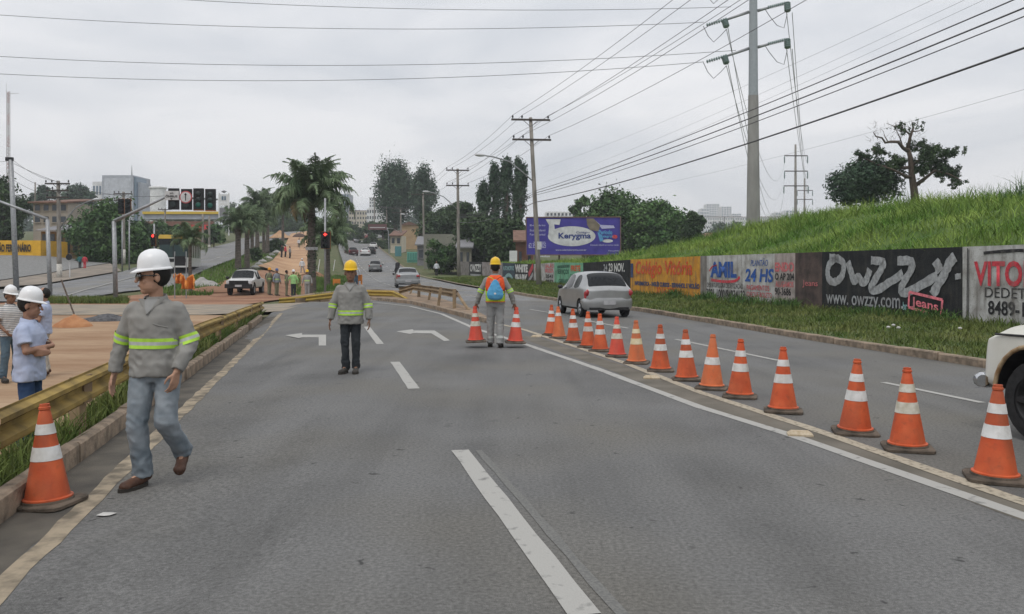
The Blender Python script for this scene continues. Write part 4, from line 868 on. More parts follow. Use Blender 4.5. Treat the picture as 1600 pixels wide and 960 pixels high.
for (x0, x1, top, Y, rr, cc, lb) in ((1096, 1108, 318+8, 900, 5, 3, 'pale distant tower, leftmost of the skyline group'), (1104, 1124, 319, 1050, 9, 5, 'tallest pale tower block on the right skyline'), (1127, 1143, 323, 980, 8, 4, 'pale stepped tower right of the tallest one'), (1144, 1158, 334, 940, 5, 4, 'low pale block right of the towers'), (1083, 1097, 331, 880, 5, 4, 'low pale block left of the towers'), (1212, 1220, 332, 900, 4, 2, 'small pale block right of the pylon'), (1228, 1248, 329, 900, 5, 4, 'pale block beside the far pylon')):
    building('tower_block', lb, x0, x1, top, Y, 16, WHITE, base=0, rows_=rr, cols=cc, wm=GLASSB, bot=350, group='far tower blocks')
for i, (x0, x1) in enumerate(((1098, 1132), (1133, 1168), (1180, 1206), (1207, 1230))):
    building('apartment_block', ('first', 'second', 'third', 'fourth')[i]+' from left of the white four-storey apartment blocks', x0, x1-.6, 339.5, 640, 12, WHITE, base=0, rows_=4, cols=9, wm=mat('apartment_window', (.22, .25, .28), .3), bot=363, roof='flat', roofm=TILE, wfrac=(.42, .5), group='white apartment row')
building('pink_hut', 'small pink block at the foot of the dark tree above the grass', 1104, 1114, 364, 150, 4, bmat('pink', (.45, .27, .22)), base=-3, rows_=1, cols=1, wfrac=(.3, .2), bot=384)
# sand and gravel heaps
def heap(name, label, px, py, Y, wpx, hpx, m, seed=0, ecc=.7, mats_cat='heap'):
    g = atx(px, Y) if py is None else G(px, py); k = g.y/FOC; R_ = wpx*k/2; hh_ = hpx*k; V = []; F = []; N = 28; K = 10
    for i in range(K+1):
        for j in range(N):
            a = 2*PI*j/N; u = i/K; rr = R_*u*(1+.13*noise.noise(Vector((math.cos(a)*1.3, math.sin(a)*1.3, seed)))); x = rr*math.cos(a); y = rr*math.sin(a)*ecc
            z = hh_*(1-u)**(.9)*(1+.3*noise.noise(Vector((x*1.2/R_*2, y*1.2/R_*2, seed+3))))-.05*(u > .95); V.append((x, y, max(z, -.1)))
    for i in range(K):
        for j in range(N): F.append((i*N+j, (i+1)*N+j, (i+1)*N+(j+1) % N, i*N+(j+1) % N))
    o = link(name, quads_mesh(name, V, F), m, smooth=True); o.location = g; return tag(o, label, mats_cat)
heap('earth_heap', 'small orange earth heap with a stick, behind the guardrail', 115, 509, 0, 62, 18, mat('orange_heap', (.33, .15, .07), .95, col2=(.42, .21, .1), scale=3, bump=.8, bscale=12), 1)
heap('gravel_heap', 'flat dark gravel heap beside the orange earth heap', 168, 499, 0, 80, 9, mat('dark_gravel', (.05, .05, .055), .95, col2=(.12, .12, .125), scale=9, bump=1, bscale=30, island=.2), 2)
heap('sand_heap', 'pale sand heap at the top of the construction track', 438, None, 205, 36, 12, M['sand'], 3)
heap('earth_heap', 'dark earth heap beside the sand track right of the surveyor', 492, 434, 0, 36, 12, M['red_dirt'], 4)
heap('earth_heap', 'low reddish earth bank left of the white pickup', 335, 455, 0, 120, 8, M['red_dirt'], 5)
heap('rubble_heap', 'grey rubble heap under the young palm', 318, 447, 0, 56, 14, M['concrete'], 6)
for i in range(9): 
    q = G(392+i*6.5+random.uniform(-2, 2), 422-i*4.6); heap('rubble_heap', 'spoil along the left side of the sand track', q.x/q.y*FOC+800, 422-i*4.6, 0, 14, 4, M['concrete'], 20+i)['label'] = 'grey spoil pile, '+('nearest', 'second', 'third', 'fourth', 'fifth', 'sixth', 'seventh', 'eighth', 'farthest')[i]+' along the left side of the sand track'
mb = MB(); mb.tube([P(122, 508, 33.5), P(96, 438, 34.5)], .035, 6); tag(mb.build('wooden_stake', M['bark']), 'leaning wooden stake stuck in the orange earth heap', 'stake')

# ------------------------------------------------------------------ poles, wires, pylons
M['pole'] = mat('pole_concrete', (.17, .155, .135), .95, col2=(.28, .26, .235), scale=3, bump=.3, stretch=(2, 2, .4))
M['steel'] = mat('galvanised_steel', (.30, .31, .32), .5, var=.15, metal=.5); M['arm'] = mat('crossarm_wood', (.07, .06, .055), .9, var=.3)
M['black'] = mat('black_plastic', (.012, .012, .013), .5, var=.3); M['insul'] = mat('glass_insulator', (.16, .22, .21), .3, var=.2); M['wire'] = mat('wire', (.09, .09, .095), .7)
M['lamp'] = mat('lamp_housing', (.5, .51, .52), .4); M['wirepale'] = mat('pale_wire', (.28, .29, .3), .6)
def upole(name, label, base, top, r0, r1, arms=(), lamp=None, adir=(1, 0, 0), white=0, group=None):
    base = Vector(base); top = Vector(top); root = thing(name, label, 'utility pole', base, 0, group); d = top-base
    mb = MB(); mb.tube([Vector((0, 0, -.6)), d*.25, d*.5, d*.75, d], [r0*1.04, r0+(r1-r0)*.25, (r0+r1)/2, r0+(r1-r0)*.75, r1], 12); mb.build('shaft', M['pole'], root, smooth=True)
    if white: mb = MB(); mb.tube([Vector((0, 0, -.1)), d.normalized()*white], [r0*1.08, r0*1.06], 12); mb.build('painted_base', mat('whitewash', (.5, .48, .44), .9, var=.2), root, smooth=True)
    ad = Vector(adir).normalized(); ins = []
    for f, hw in arms:
        c = d*f; mb = MB(); mb.box(c+Vector((0, -r0*.7, 0)), (2*hw, .11, .13), math.atan2(ad.y, ad.x))
        for s in (-1, 1): mb.tube([c+ad*s*hw*.42+Vector((0, -r0*.7, 0)), c+Vector((0, -r0*.6, -hw*.36))], .02, 4)
        a = mb.build('crossarm', M['arm'], root)
        for u in (-.93, -.45, .9):
            q = c+ad*hw*u+Vector((0, -r0*.7, .06)); mb = MB(); mb.lathe([(.02, 0), (.02, .06), (.07, .07), (.05, .12), (.075, .14), (.04, .24), (.01, .26)], q, 8); mb.build('insulator', M['black'], a); ins.append(base+q+Vector((0, 0, .25)))
    if lamp:
        z0, tip = lamp; tip = Vector(tip)-base; a = d*z0; mid = a.lerp(tip, .5)+Vector((0, 0, .12*(tip-a).length)); mb = MB(); mb.tube([a, a.lerp(mid, .55)+Vector((0, 0, .05)), mid, mid.lerp(tip, .6)+Vector((0, 0, .06)), tip], .05, 8)
        la = mb.build('lamp_arm', M['steel'], root, smooth=True); dv = (tip-a); dv.z = 0; dv.normalize(); R = Matrix.Rotation(math.atan2(dv.y, dv.x), 3, 'Z')
        mb = MB(); mb.ell(tip+dv*.3, (.42, .17, .11), 12, 6, R); mb.build('lamp_head', M['lamp'], la, smooth=True)
    return root, ins
ADIR = (.977, .21, 0)
pA, iA = upole('utility_pole', 'nearest concrete lamp pole with two crossarms in front of the billboard', atx(843, 60), P(829, 184, 60.4), .19, .12, ((.985, 1.38), (.868, 1.38)), (.62, P(756, 243, 58.5)), (1, .1, 0))
mb = MB(); mb.box((-.02, -.21, 3.0), (.3, .02, .55)); mb.build('grey_plate', M['lamp'], pA)
pB, iB = upole('utility_pole', 'second concrete pole with two crossarms, in front of the mossy wall', atx(717, 92), P(715, 264, 92.2), .2, .13, ((.985, 1.25), (.845, 1.25)), (.62, P(670, 300, 90.5)), (1, .12, 0))
pC, iC = upole('utility_pole', 'third lamp pole down the avenue, beside the green gate', atx(663, 134), P(661, 302, 134), .2, .13, ((.98, 1.9),), (.5, P(632, 335, 132)), (1, .15, 0))
pD, iD = upole('utility_pole', 'fourth pole down the avenue with double crossarm', atx(627, 180), P(626, 326, 180), .22, .14, ((.99, 1.9), (.9, 1.9)), (.4, P(606, 357, 178)), (1, .15, 0))
pE, iE = upole('utility_pole', 'fifth slim pole down the avenue', atx(605, 212), P(604, 323, 212), .22, .14, ((.98, 1.9),), (.55, P(599, 345, 210)), (1, .15, 0))
upole('utility_pole', 'far pole on the hill left of the avenue poles', atx(556, 330), P(556, 328, 330), .25, .15, ((.97, 1.6),)); upole('utility_pole', 'far pole on the hill right of the cream building', atx(585, 300), P(585, 309, 300), .25, .2, ((.99, 1.9),))
pF, iF = upole('utility_pole', 'concrete pole with three crossarms and whitewashed foot by the shops', atx(93, 72), P(91, 283, 72.5), .2, .14, ((.97, 1.05), (.90, .95), (.83, .95)), (.5, P(147, 312, 70)), white=1.2)
upole('utility_pole', 'pole with two crossarms behind the left twin signals', atx(193, 96), P(193, 300, 96), .2, .14, ((.97, 1.05), (.88, 1.0)), white=1.5)
upole('utility_pole', 'slim far pole behind the signal boards', atx(258, 150), P(258, 326, 150), .18, .12, ((.97, 1.2),)); upole('utility_pole', 'bare thin pole left of the shops', atx(54, 130), P(55, 285, 130), .15, .1)
for px, top, lb in ((317, 335, 'pale forecourt pole, left of the pair'), (327, 338, 'pale forecourt pole, right of the pair')):
    upole('forecourt_pole', lb, atx(px, 148), P(px, top, 148), .2, .18, white=.5, group='forecourt poles')
# near pole that stands outside the frame to the right and carries the lines on
QP = Vector((12.3, 10, .1)); pQ, iQ = upole('utility_pole', 'roadside pole beyond the right edge of the view', QP, QP+Vector((0, 0, 12.1)), .2, .13, ((.985, 1.38), (.868, 1.38)), None, (1, .1, 0))
nw = [0]
def wire(label, a, b, sag, r=.012, m='wire', n=18, group=None):
    a = Vector(a); b = Vector(b); mb = MB(); c = (a+b)/2
    mb.tube([a.lerp(b, k/n)-Vector((0, 0, 4*sag*(k/n)*(1-k/n)))-a for k in range(n+1)], r, 4, cap=False)
    o = mb.build('power_line', M[m]); o.location = a; return tag(o, label, 'wire', group)
pos = ('upper left', 'upper middle', 'upper right', 'lower left', 'lower middle', 'lower right')
for k in range(6):
    wire('overhead line from the nearest lamp pole, '+pos[k]+' insulator, rising to the right', iA[k], iQ[k], .55, .013)
    wire('line between the nearest and second pole, '+pos[k]+' insulator', iA[k], iB[k], .35, .014)
    if k < 3: wire('line between the second and third pole, '+pos[k]+' insulator', iB[k], iC[k], .4, .016); wire('line between the third and fourth pole, '+pos[k]+' insulator', iC[k], iD[k], .4, .018); wire('line between the fourth and fifth pole, '+pos[k]+' insulator', iD[k], iE[k], .3, .018)
for z0, z1, r, s, lb in ((7.05, 7.55, .016, .35, 'top'), (6.9, 7.3, .02, .4, 'second'), (6.75, 7.15, .014, .45, 'third'), (6.25, 6.5, .026, .5, 'thick lowest')):
    a = Vector((1.6, 60, z0)); b = Vector((12.2, 10, z1)); wire(lb+' telephone cable from the nearest pole to the right', a, b, s, r); wire(lb+' telephone cable between the nearest and second pole', a, Vector((-5.9, 92, z0+.3)), .5, r)
# tall transmission pole
Yp = 76; bp_ = P(1177, 418, Yp); bp_.z = 0; k = Yp/FOC
py_root = thing('transmission_pole', 'tall tapering transmission pole with paired insulator arms behind the grass bank', 'pylon', bp_)
def q_(px, py, dy=0): return P(px, py, Yp)+Vector((0, dy, 0))-bp_
mb = MB(); rings = []
for z, rr in ((0, .66), (5.4, .62), (12, .52), (17.0, .455)): rings.append((rr, z))
mb.lathe(rings, n=12); mb.build('lower_shaft', mat('pylon_concrete', (.22, .215, .205), .9, col2=(.30, .295, .28), scale=1.4, stretch=(1, 1, .3)), py_root, smooth='auto')
mb = MB(); mb.lathe([(.43, 17.0), (.37, 24), (.28, 34)], n=12); mb.build('upper_shaft', mat('pylon_steel', (.30, .33, .35), .6, var=.08), py_root, smooth='auto')
def string(parent, a, b, r=.16, n=9):
    a = Vector(a); b = Vector(b); t = (b-a); R = t.to_track_quat('Z', 'Y').to_matrix(); L = t.length/n; prof = []
    for i in range(n): prof += [(.03, i*L), (r, i*L+.25*L), (r*.9, i*L+.55*L), (.03, i*L+.8*L)]
    mb = MB(); mb.lathe(prof, a, 10, R=R); return mb.build('insulator_string', M['insul'], parent, smooth=True)
tipsL = []; tipsR = []
for dy_ in (0, 57, -60):
    mb = MB(); mb.tube([q_(1170, 19+dy_), q_(1135, 31+dy_)], [.14, .1], 8); a = mb.build('arm', M['steel'], py_root, smooth=True); string(a, q_(1136, 30+dy_), q_(1103, 40+dy_), .17); string(a, q_(1132, 32+dy_), q_(1134, 44+dy_, -.3), .3, 5)
    mb = MB(); mb.tube([q_(1099, 41+dy_), q_(1106, 56+dy_), q_(1115, 66+dy_), q_(1126, 56+dy_), q_(1135, 46+dy_)], .03, 5); mb.build('jumper_wire', M['wire'], a)
    mb = MB(); mb.tube([q_(1184, 17+dy_), q_(1202, 12+dy_)], [.14, .1], 8); a = mb.build('arm', M['steel'], py_root, smooth=True); string(a, q_(1200, 12+dy_), q_(1228, 5+dy_), .17); string(a, q_(1230, 5+dy_), q_(1229, 20+dy_, -.3), .3, 5)
    mb = MB(); mb.tube([q_(1195, 14+dy_), q_(1202, 25+dy_), q_(1214, 40+dy_), q_(1225, 44+dy_), q_(1230, 22+dy_)], .03, 5); mb.build('jumper_wire', M['wire'], a)
    tipsL.append(q_(1100, 41+dy_)+bp_); tipsR.append(q_(1229, 20+dy_)+bp_)
def curve_wire(label, pts, r=.02, m='wire', n=26):
    (x0, y0, d0), (x1, y1, d1), (x2, y2, d2) = pts; mb = MB(); out = []
    ts = (x1-x0)/(x2-x0)
    for i in range(n+1):
        t = i/n; l0 = (t-ts)*(t-1)/((0-ts)*(0-1)); l1 = t*(t-1)/(ts*(ts-1)); l2 = t*(t-ts)/(1*(1-ts)); Y = d0+(d2-d0)*t
        out.append(P(x0+(x2-x0)*t, y0*l0+y1*l1+y2*l2, Y))
    mb.tube([p-out[0] for p in out], r, 4, cap=False); o = mb.build('power_line', M[m]); o.location = out[0]; return tag(o, label, 'wire')
curve_wire('topmost high-voltage line crossing the sky from the left', [(-200, -42, 72), (800, 16, 74), (1142, 11, 76)], .022); curve_wire('second high-voltage line from the top crossing the sky', [(-200, 8, 72), (400, 42.5, 74), (1100, 35, 76)], .022)
curve_wire('third high-voltage line from the top crossing the sky', [(-200, 75, 72), (400, 102, 74), (1150, 79, 76)], .022); curve_wire('lowest high-voltage line crossing the sky', [(-200, 103, 72), (500, 126, 74), (1100, 97, 76)], .022)
# far transmission poles
def far_pylon(label, px, Y, top, arms):
    b = atx(px, Y); root = thing('transmission_pole', label, 'pylon', b); zt = EYE+(HZ-top)/FOC*Y-b.z; k = Y/FOC
    mb = MB(); mb.lathe([(.6, -1), (.3, zt)], n=8); mb.build('shaft', M['pole'], root, smooth=True); tips = []
    for py, hw in arms:
        z = EYE+(HZ-py)/FOC*Y-b.z; mb = MB(); mb.box((0, -.5, z), (2*hw*k, .3, .3)); a = mb.build('arm', M['arm'], root)
        for s in (-1, 1): mb = MB(); mb.lathe([(.05, 0), (.2, -.5), (.2, -2.0), (.05, -2.4)], (s*hw*k, -.5, z), 6); mb.build('insulator_string', M['insul'], a); tips.append(b+Vector((s*hw*k, -.5, z-2.3)))
    return tips
t1 = far_pylon('far transmission pole with three arms on the skyline', 1243, 260, 226, ((244, 18), (268, 18), (291, 19))); far_pylon('smallest farthest transmission pole with two arms', 1257, 360, 279, ((298, 12), (312, 12)))
for i, t in enumerate(tipsR[:2]): wire('slack high-voltage line from the tall pole, right '+('upper' if i == 0 else 'lower')+' arm, to the far pole', t, t1[1+2*i], 3, .03, 'wirepale'); wire('second slack line from the tall pole, right '+('upper' if i == 0 else 'lower')+' arm', t+Vector((.5, 0, 0)), t1[5], 4, .03, 'wirepale')
for i, t in enumerate(tipsL[:2]): wire('slack high-voltage line from the tall pole, left '+('upper' if i == 0 else 'lower')+' arm, to the far pole', q_(1135, 46+57*i)+bp_, t1[2*i], 9, .03, 'wirepale'); wire('second slack line from the tall pole, left '+('upper' if i == 0 else 'lower')+' arm', q_(1136, 36+57*i)+bp_, t1[4], 12, .03, 'wirepale')
for i, (a, b) in enumerate((((848, 262), (1440, 0)), ((850, 285), (1490, 0)), ((846, 300), (1520, 0)), ((960, 300), (1600, 132)))):
    A = P(a[0], a[1], 190); B = P(b[0], b[1], 62); B2 = B+(B-A)*.12; wire(('uppermost', 'second', 'third', 'lowest')[i]+' of the faint thin lines in the sky right of the lamp pole', A, B2, 1.0, .014, 'wirepale')
# left side wires
for i, (a, b, s) in enumerate(((( -40, 250, 80), (22, 250, 60), .2), ((22, 252, 60), (92, 284, 72), .3), ((22, 256, 60), (262, 306, 60), .8), ((22, 268, 60), (92, 296, 72), .3), ((22, 282, 60), (92, 305, 72), .3), ((-60, 290, 70), (92, 300, 72), .5), ((92, 286, 72), (193, 302, 96), .5), ((92, 296, 72), (193, 312, 96), .5))):
    wire(('short wire left of the lattice mast pole', 'upper wire between the mast pole and the wooden pole', 'long wire from the mast pole to the signal boards', 'middle wire between the mast pole and the wooden pole', 'lower wire between the mast pole and the wooden pole', 'wire entering from the left edge to the wooden pole', 'upper wire from the wooden pole to the pole behind the twin signals', 'lower wire from the wooden pole to the pole behind the twin signals')[i], P(*a), P(*b), s, .014)
# lattice mast and steel posts on the left
Yl = 210; lm = thing('lattice_mast', 'thin red and white lattice mast at the left edge', 'mast', atx(13, Yl)); zb_ = 0; k = Yl/FOC; zt = EYE+(HZ-143)/FOC*Yl-lm.location.z
mw, mr_ = mat('mast_white', (.42, .4, .4)), mat('mast_red', (.32, .14, .12)); ns = 30
for j in range(3): a = 2*PI*j/3; mb = MB(); mb.tube([(.45*math.cos(a), .45*math.sin(a), 0), (.4*math.cos(a), .4*math.sin(a), zt)], .07, 5); mb.build('leg', mw, lm)
for i in range(ns):
    mb = MB(); z = zt*(.25+.75*i/ns); z2 = zt*(.25+.75*(i+1)/ns)
    for j in range(3): a = 2*PI*j/3; b2 = 2*PI*(j+1)/3; mb.tube([(.43*math.cos(a), .43*math.sin(a), z), (.43*math.cos(b2), .43*math.sin(b2), z2)], .045, 4); mb.tube([(.43*math.cos(a), .43*math.sin(a), z), (.43*math.cos(b2), .43*math.sin(b2), z)], .045, 4)
    mb.build('brace', mr_ if (i//3) % 2 else mw, lm)
mb = MB(); mb.tube([(-.4, 0, zt-.6), (2.6, 0, zt-.5)], .05, 4); mb.tube([(-.5, 0, zt), (-.5, 0, zt+2)], .04, 4); mb.build('antenna', mw, lm)
sp = thing('steel_post', 'plain grey steel post in front of the yellow shop board', 'post', atx(26, 60)); mb = MB(); d = P(17, 250, 60)-sp.location; mb.tube([(0, 0, -.3), d*.5, d], [.19, .17, .15], 10); mb.build('shaft', M['steel'], sp, smooth=True); mb = MB(); mb.box(d+Vector((-.1, 0, .05)), (.5, .2, .25)); mb.build('cap', M['black'], sp)

# ------------------------------------------------------------------ traffic signals
def lens(parent, q, r, m, name='lens'): mb = MB(); mb.lathe([(r, 0), (r*.85, .03), (.01, .045)], q, 14, R=Matrix.Rotation(PI/2, 3, 'X')); return mb.build(name, m, parent, smooth=True)
REDL = mat('red_lamp', (.6, .02, .02), .4, emit=((1, .05, .04), 2.6)); DIM = mat('dead_lens', (.02, .03, .03), .3); GRNL = mat('green_lamp', (.012, .06, .05), .4, emit=((.05, .5, .35), .04))
M['sig'] = mat('signal_black', (.014, .015, .017), .6, var=.3); M['orange_rim'] = mat('backplate_rim', (.3, .1, .02), .7)
def gantry(label, foot, knee, tip, Y, sag=0):
    root = thing('signal_gantry', label, 'signal gantry', G(*foot)); Yb = root.location.y; L = root.location
    mb = MB(); mb.tube([(0, 0, -.3), P(*knee, Yb)-L], [.13, .11], 10); mb.build('post', M['steel'], root, smooth=True)
    mb = MB(); mb.tube([P(*knee, Yb)-L, P(*tip, Yb)-L], [.1, .06], 8); mb.build('arm', M['steel'], root, smooth=True); return root
ga = gantry('steel signal gantry carrying the bus sign and three boards, behind the walking worker', (181, 471), (178, 346), (264, 306), 46); Yg = ga.location.y; kg = Yg/FOC
def board(px0, py0, px1, py1, dy=-.12): 
    q = P((px0+px1)/2, (py0+py1)/2, Yg)-ga.location; mb = MB(); mb.box(q+Vector((0, dy, 0)), ((px1-px0)*kg, .16, (py1-py0)*kg)); return q, mb
mb = MB(); mb.tube([P(262, 308, Yg)-ga.location, P(340, 312, Yg)-ga.location], .05, 8); mb.build('rail', M['steel'], ga)
for i, (x0, y0, x1, y1) in enumerate(((265, 295, 281, 328), (285, 296, 301, 328.5), (304, 295, 319.5, 328.5), (322.5, 296, 338, 329))):
    q, mb = board(x0, y0, x1, y1); bo = mb.build('signal_board', M['sig'], ga)
    if i < 2: mb = MB(); [mb.lathe([(4.6*kg, 0), (4.6*kg, .05)], q+Vector((0, -.2, zz*kg)), 12, R=Matrix.Rotation(PI/2, 3, 'X')) for zz in (-8,)]; mb.build('lens', DIM, bo)
    else:
        for zz in (8, -1, -9): lens(bo, q+Vector((0, -.2, zz*kg)), 4.2*kg, GRNL if zz == -9 else DIM)
        mb = MB(); mb.box(q+Vector((0, -.1, -17.2*kg)), (15.5*kg, .2, 1.2*kg)); mb.build('rim', M['orange_rim'], bo)
q, mb = board(261.5, 299.5, 283, 313.5, -.25); s1 = mb.build('bus_sign', mat('sign_white', (.5, .5, .5), .6, var=.1), ga)
SI = mat('sign_ink', (.02, .02, .02), .8)
def sign_text(txt, cx, cy, w, h, y): 
    o = put_text(ga, txt, -w/2*kg, w/2*kg, -h/2*kg, h/2*kg, SI, z=0, bold=.03); o.location = P(cx, cy, Yg)-ga.location+Vector((0, y, 0)); return o
sign_text('SÓ', 272, 302.8, 6, 3, -.36).parent = s1; sign_text('ÔNIBUS', 272, 307.4, 18.5, 4.2, -.36).parent = s1
mb = MB(); qq = P(272, 312.2, Yg)-ga.location; mb.v = [tuple(qq+Vector((a*kg, -.36, b*kg))) for a, b in ((-2.2, 1.2), (0, -1.0), (2.2, 1.2))]; mb.f = [(0, 1, 2)]; mb.m = [0]; mb.build('arrow', SI, s1)
q = P(293.5, 309, Yg)-ga.location; mb = MB(); mb.lathe([(9.6*kg, 0), (9.6*kg, .04)], q+Vector((0, -.26, 0)), 28, R=Matrix.Rotation(PI/2, 3, 'X')); rs = mb.build('round_sign', mat('sign_ring', (.45, .1, .11), .6), ga)
mb = MB(); mb.lathe([(8.0*kg, 0), (8.0*kg, .02)], q+Vector((0, -.3, 0)), 28, R=Matrix.Rotation(PI/2, 3, 'X')); mb.build('sign_face', MATS['sign_white'], rs)
mb = MB(); mb.box(q+Vector((0, -.335, -1.0*kg)), (1.3*kg, .01, 9*kg)); i0 = len(mb.v); mb.v += [tuple(q+Vector((a*kg, -.335, b*kg))) for a, b in ((-2.3, 3), (2.3, 3), (0, 6.6))]; mb.f.append((i0, i0+1, i0+2)); mb.m.append(0); mb.build('arrow', SI, rs)
gantry('steel signal post with an arm reaching left out of view, beside the wooden pole', (79, 466), (74, 343), (-40, 300), 48)
def signal(label, px, foot_y, top, box, Y, lit=None, m=None, pole_top=None):
    b = atx(px, Y); root = thing('traffic_signal', label, 'traffic light', b); mb = MB(); t = P(px, pole_top or top, Y)-b; mb.tube([(0, 0, -.3), t], .07, 8); mb.build('post', M['steel'], root, smooth=True)
    x0, y0, x1, y1 = box; k = Y/FOC; q = P((x0+x1)/2, (y0+y1)/2, Y)-b; mb = MB(); mb.box(q+Vector((0, -.2, 0)), ((x1-x0)*k, .06, (y1-y0)*k)); bo = mb.build('backplate', M['orange_rim'], root)
    mb = MB(); mb.box(q+Vector((0, -.26, 0)), ((x1-x0-1)*k, .14, (y1-y0-1)*k)); mb.build('housing', M['sig'], bo)
    n3 = (y1-y0)/3; r = min(n3, x1-x0)*.36*k
    for i in range(3):
        z = q+Vector((0, -.34, ((1-i)*n3)*k)); on = (i == lit); le = None
        if on and m == 'arrow':
            mb = MB(); mb.box(z, (r*1.7, .02, r*.5)); mb.box(z+Vector((-.1*r, -.004, 0)), (r*.5, .02, r*1.5)); mb.build('lit_arrow', REDL, bo)
        else: lens(bo, z, r, REDL if on else DIM)
        mb = MB(); mb.lathe([(r*1.12, 0), (r*1.12, .16)], z+Vector((0, .03, 0)), 12, cap=False, R=Matrix.Rotation(PI/2, 3, 'X')); mb.build('visor', M['sig'], bo)
    return root
signal('traffic signal with a lit red arrow in front of the big palm', 508, 455, 0, (502.5, 362.5, 517.5, 389), 58, 0, 'arrow', 310)
signal('dark traffic signal hanging left of the tall cantilever, left one of the twin heads', 191, 0, 0, (186.5, 311, 196, 335), 82, 9, None, 345); signal('dark traffic signal, right one of the twin heads', 202, 0, 0, (197.5, 311, 206.5, 335), 82, 9, None, 345)
signal('small traffic signal showing red beside the bus', 241, 0, 0, (238, 366, 245.5, 385), 70, 0, None, 350)
sb = thing('road_sign_back', 'black back of a rectangular road sign by the orange netting', 'sign', atx(282, 51)); k = 51/FOC
for dx in (-9, 9): mb = MB(); mb.tube([(dx*k, 0, -.3), (dx*k, 0, (HZ-401)*k+EYE-sb.location.z+.3)], .035, 6); mb.build('post', M['steel'], sb)
mb = MB(); mb.box((0, -.06, (HZ-408)*k+EYE-sb.location.z), (16*k, .05, 15*k)); mb.build('panel', M['sig'], sb)
rd = thing('round_sign', 'round dark sign back on a white post near the two pedestrians', 'sign', G(109, 435)); k = rd.location.y/FOC; mb = MB(); mb.tube([(0, 0, -.2), (0, 0, 38*k)], .06, 6); mb.build('post', MATS['sign_white'], rd); mb = MB(); mb.lathe([(4.8*k, 0), (4.8*k, .05)], (0, -.1, 33*k), 18, R=Matrix.Rotation(PI/2, 3, 'X')); mb.build('sign_disc', M['sig'], rd)
os_ = thing('overhead_sign', 'brown overhead road sign on an arm above the far avenue', 'sign', atx(608, 170)); k = 170/FOC; L = os_.location; mb = MB(); mb.tube([(0, 0, -.3), P(607, 362, 170)-L, P(603, 356, 170)-L, P(580, 354, 170)-L], .1, 8); mb.build('post', M['steel'], os_); mb = MB(); mb.box(P(590, 355, 170)-L+Vector((0, -.2, 0)), (29*k, .1, 9*k)); sgn = mb.build('sign_board', mat('sign_brown', (.13, .07, .07), .7), os_)
mb = MB(); mb.box(P(590, 356, 170)-L+Vector((0, -.27, 0)), (24*k, .02, 1.2*k)); mb.build('lettering', MATS['sign_white'], sgn)
# orange plastic netting and barriers
M['mesh_orange'] = mat('orange_netting', (.55, .17, .03), .8, col2=(.68, .27, .06), scale=4)
for (x0, x1, y0, y1, Y, lb) in ((283, 306, 429, 452, 50, 'orange safety netting draped at the corner under the young palm'), (272, 284, 427, 443, 52, 'orange netting behind the draped one, partly hidden by the sign')):
    V = []; F = []; nx2, nz2 = 14, 8
    for i in range(nx2+1):
        for j in range(nz2+1):
            u, v = i/nx2, j/nz2; p = P(x0+(x1-x0)*u, y1+(y0-y1)*v*(.8+.2*math.cos(u*9)), Y); p.y += .4*math.sin(u*11)*(1-v*.6)+.12*math.sin(v*7+u*20); V.append(tuple(p))
    for i in range(nx2):
        for j in range(nz2):
            q = i*(nz2+1)+j; F.append((q, q+nz2+1, q+nz2+2, q+1))
    o = link('safety_netting', quads_mesh('safety_netting', V, F), M['mesh_orange'], smooth=True); mo = o.modifiers.new('thickness', 'SOLIDIFY'); mo.thickness = .02; tag(o, lb, 'netting')
for px, Y, w, h, lb in ((526, 72, 11, 12, 'orange work barrier left of the yellow-helmet worker'), (562, 66, 7, 17, 'orange work barrier right of the man in white shirt')):
    b = atx(px, Y); k = Y/FOC; root = thing('work_barrier', lb, 'barrier', b)
    for s in (-1, 1): mb = MB(); mb.box((s*w*k*.42, 0, h*k*.5), (.08, .3, h*k)); mb.build('leg', M['mesh_orange'], root)
    mb = MB(); mb.box((0, -.02, h*k*.7), (w*k, .1, h*k*.55)); mb.build('board', M['mesh_orange'], root)

# ------------------------------------------------------------------ billboard
Yb = 80; k = Yb/FOC; bl = P(823, 398, Yb); gz = 1.5
bb = thing('billboard', 'purple school billboard with a white oval, torn paper at top', 'billboard', (bl.x, Yb, gz)); bw, bh = 145*k, 57.5*k; bz = bl.z-gz
bb.rotation_euler = (0, 0, rad(-3))
PURP = mat('poster_purple', (.055, .045, .27), .6, var=.15, scale=1.2); 
mb = MB(); mb.box((bw/2, .08, bz+bh/2), (bw, .14, bh)); mb.build('poster_panel', PURP, bb)
for (cx, cz, w_, h_) in ((bw/2, bz-.04, bw+.2, .09), (bw/2, bz+bh+.04, bw+.2, .09), (-.05, bz+bh/2, .09, bh), (bw+.05, bz+bh/2, .09, bh)): mb = MB(); mb.box((cx, .05, cz), (w_, .22, h_)); mb.build('frame', mat('billboard_frame', (.16, .1, .09), .8), bb)
for x in (.8, bw*.35, bw*.65, bw-.8): mb = MB(); mb.box((x, .3, bz/2+.6), (.16, .16, bz+2.4)); mb.build('post', M['bark'], bb)
def bpx(px, py): return ((px-823)*k, bz+(398-py)*k)
POV = mat('poster_white', (.55, .56, .57), .7, var=.15, scale=2); PTX = mat('poster_blue', (.03, .05, .2), .7); PLV = mat('poster_lilac', (.42, .42, .62), .7)
def disc(cx, cy, rx, ry, m, z=.012, name='poster_shape', n=40):
    c = bpx(cx, cy); me = bpy.data.meshes.new(name); me.from_pydata([(c[0]+rx*k*math.cos(a), -z, c[1]+ry*k*math.sin(a)) for a in [2*PI*i/n for i in range(n)]], [], [tuple(range(n))]); return link(name, me, m, bb)
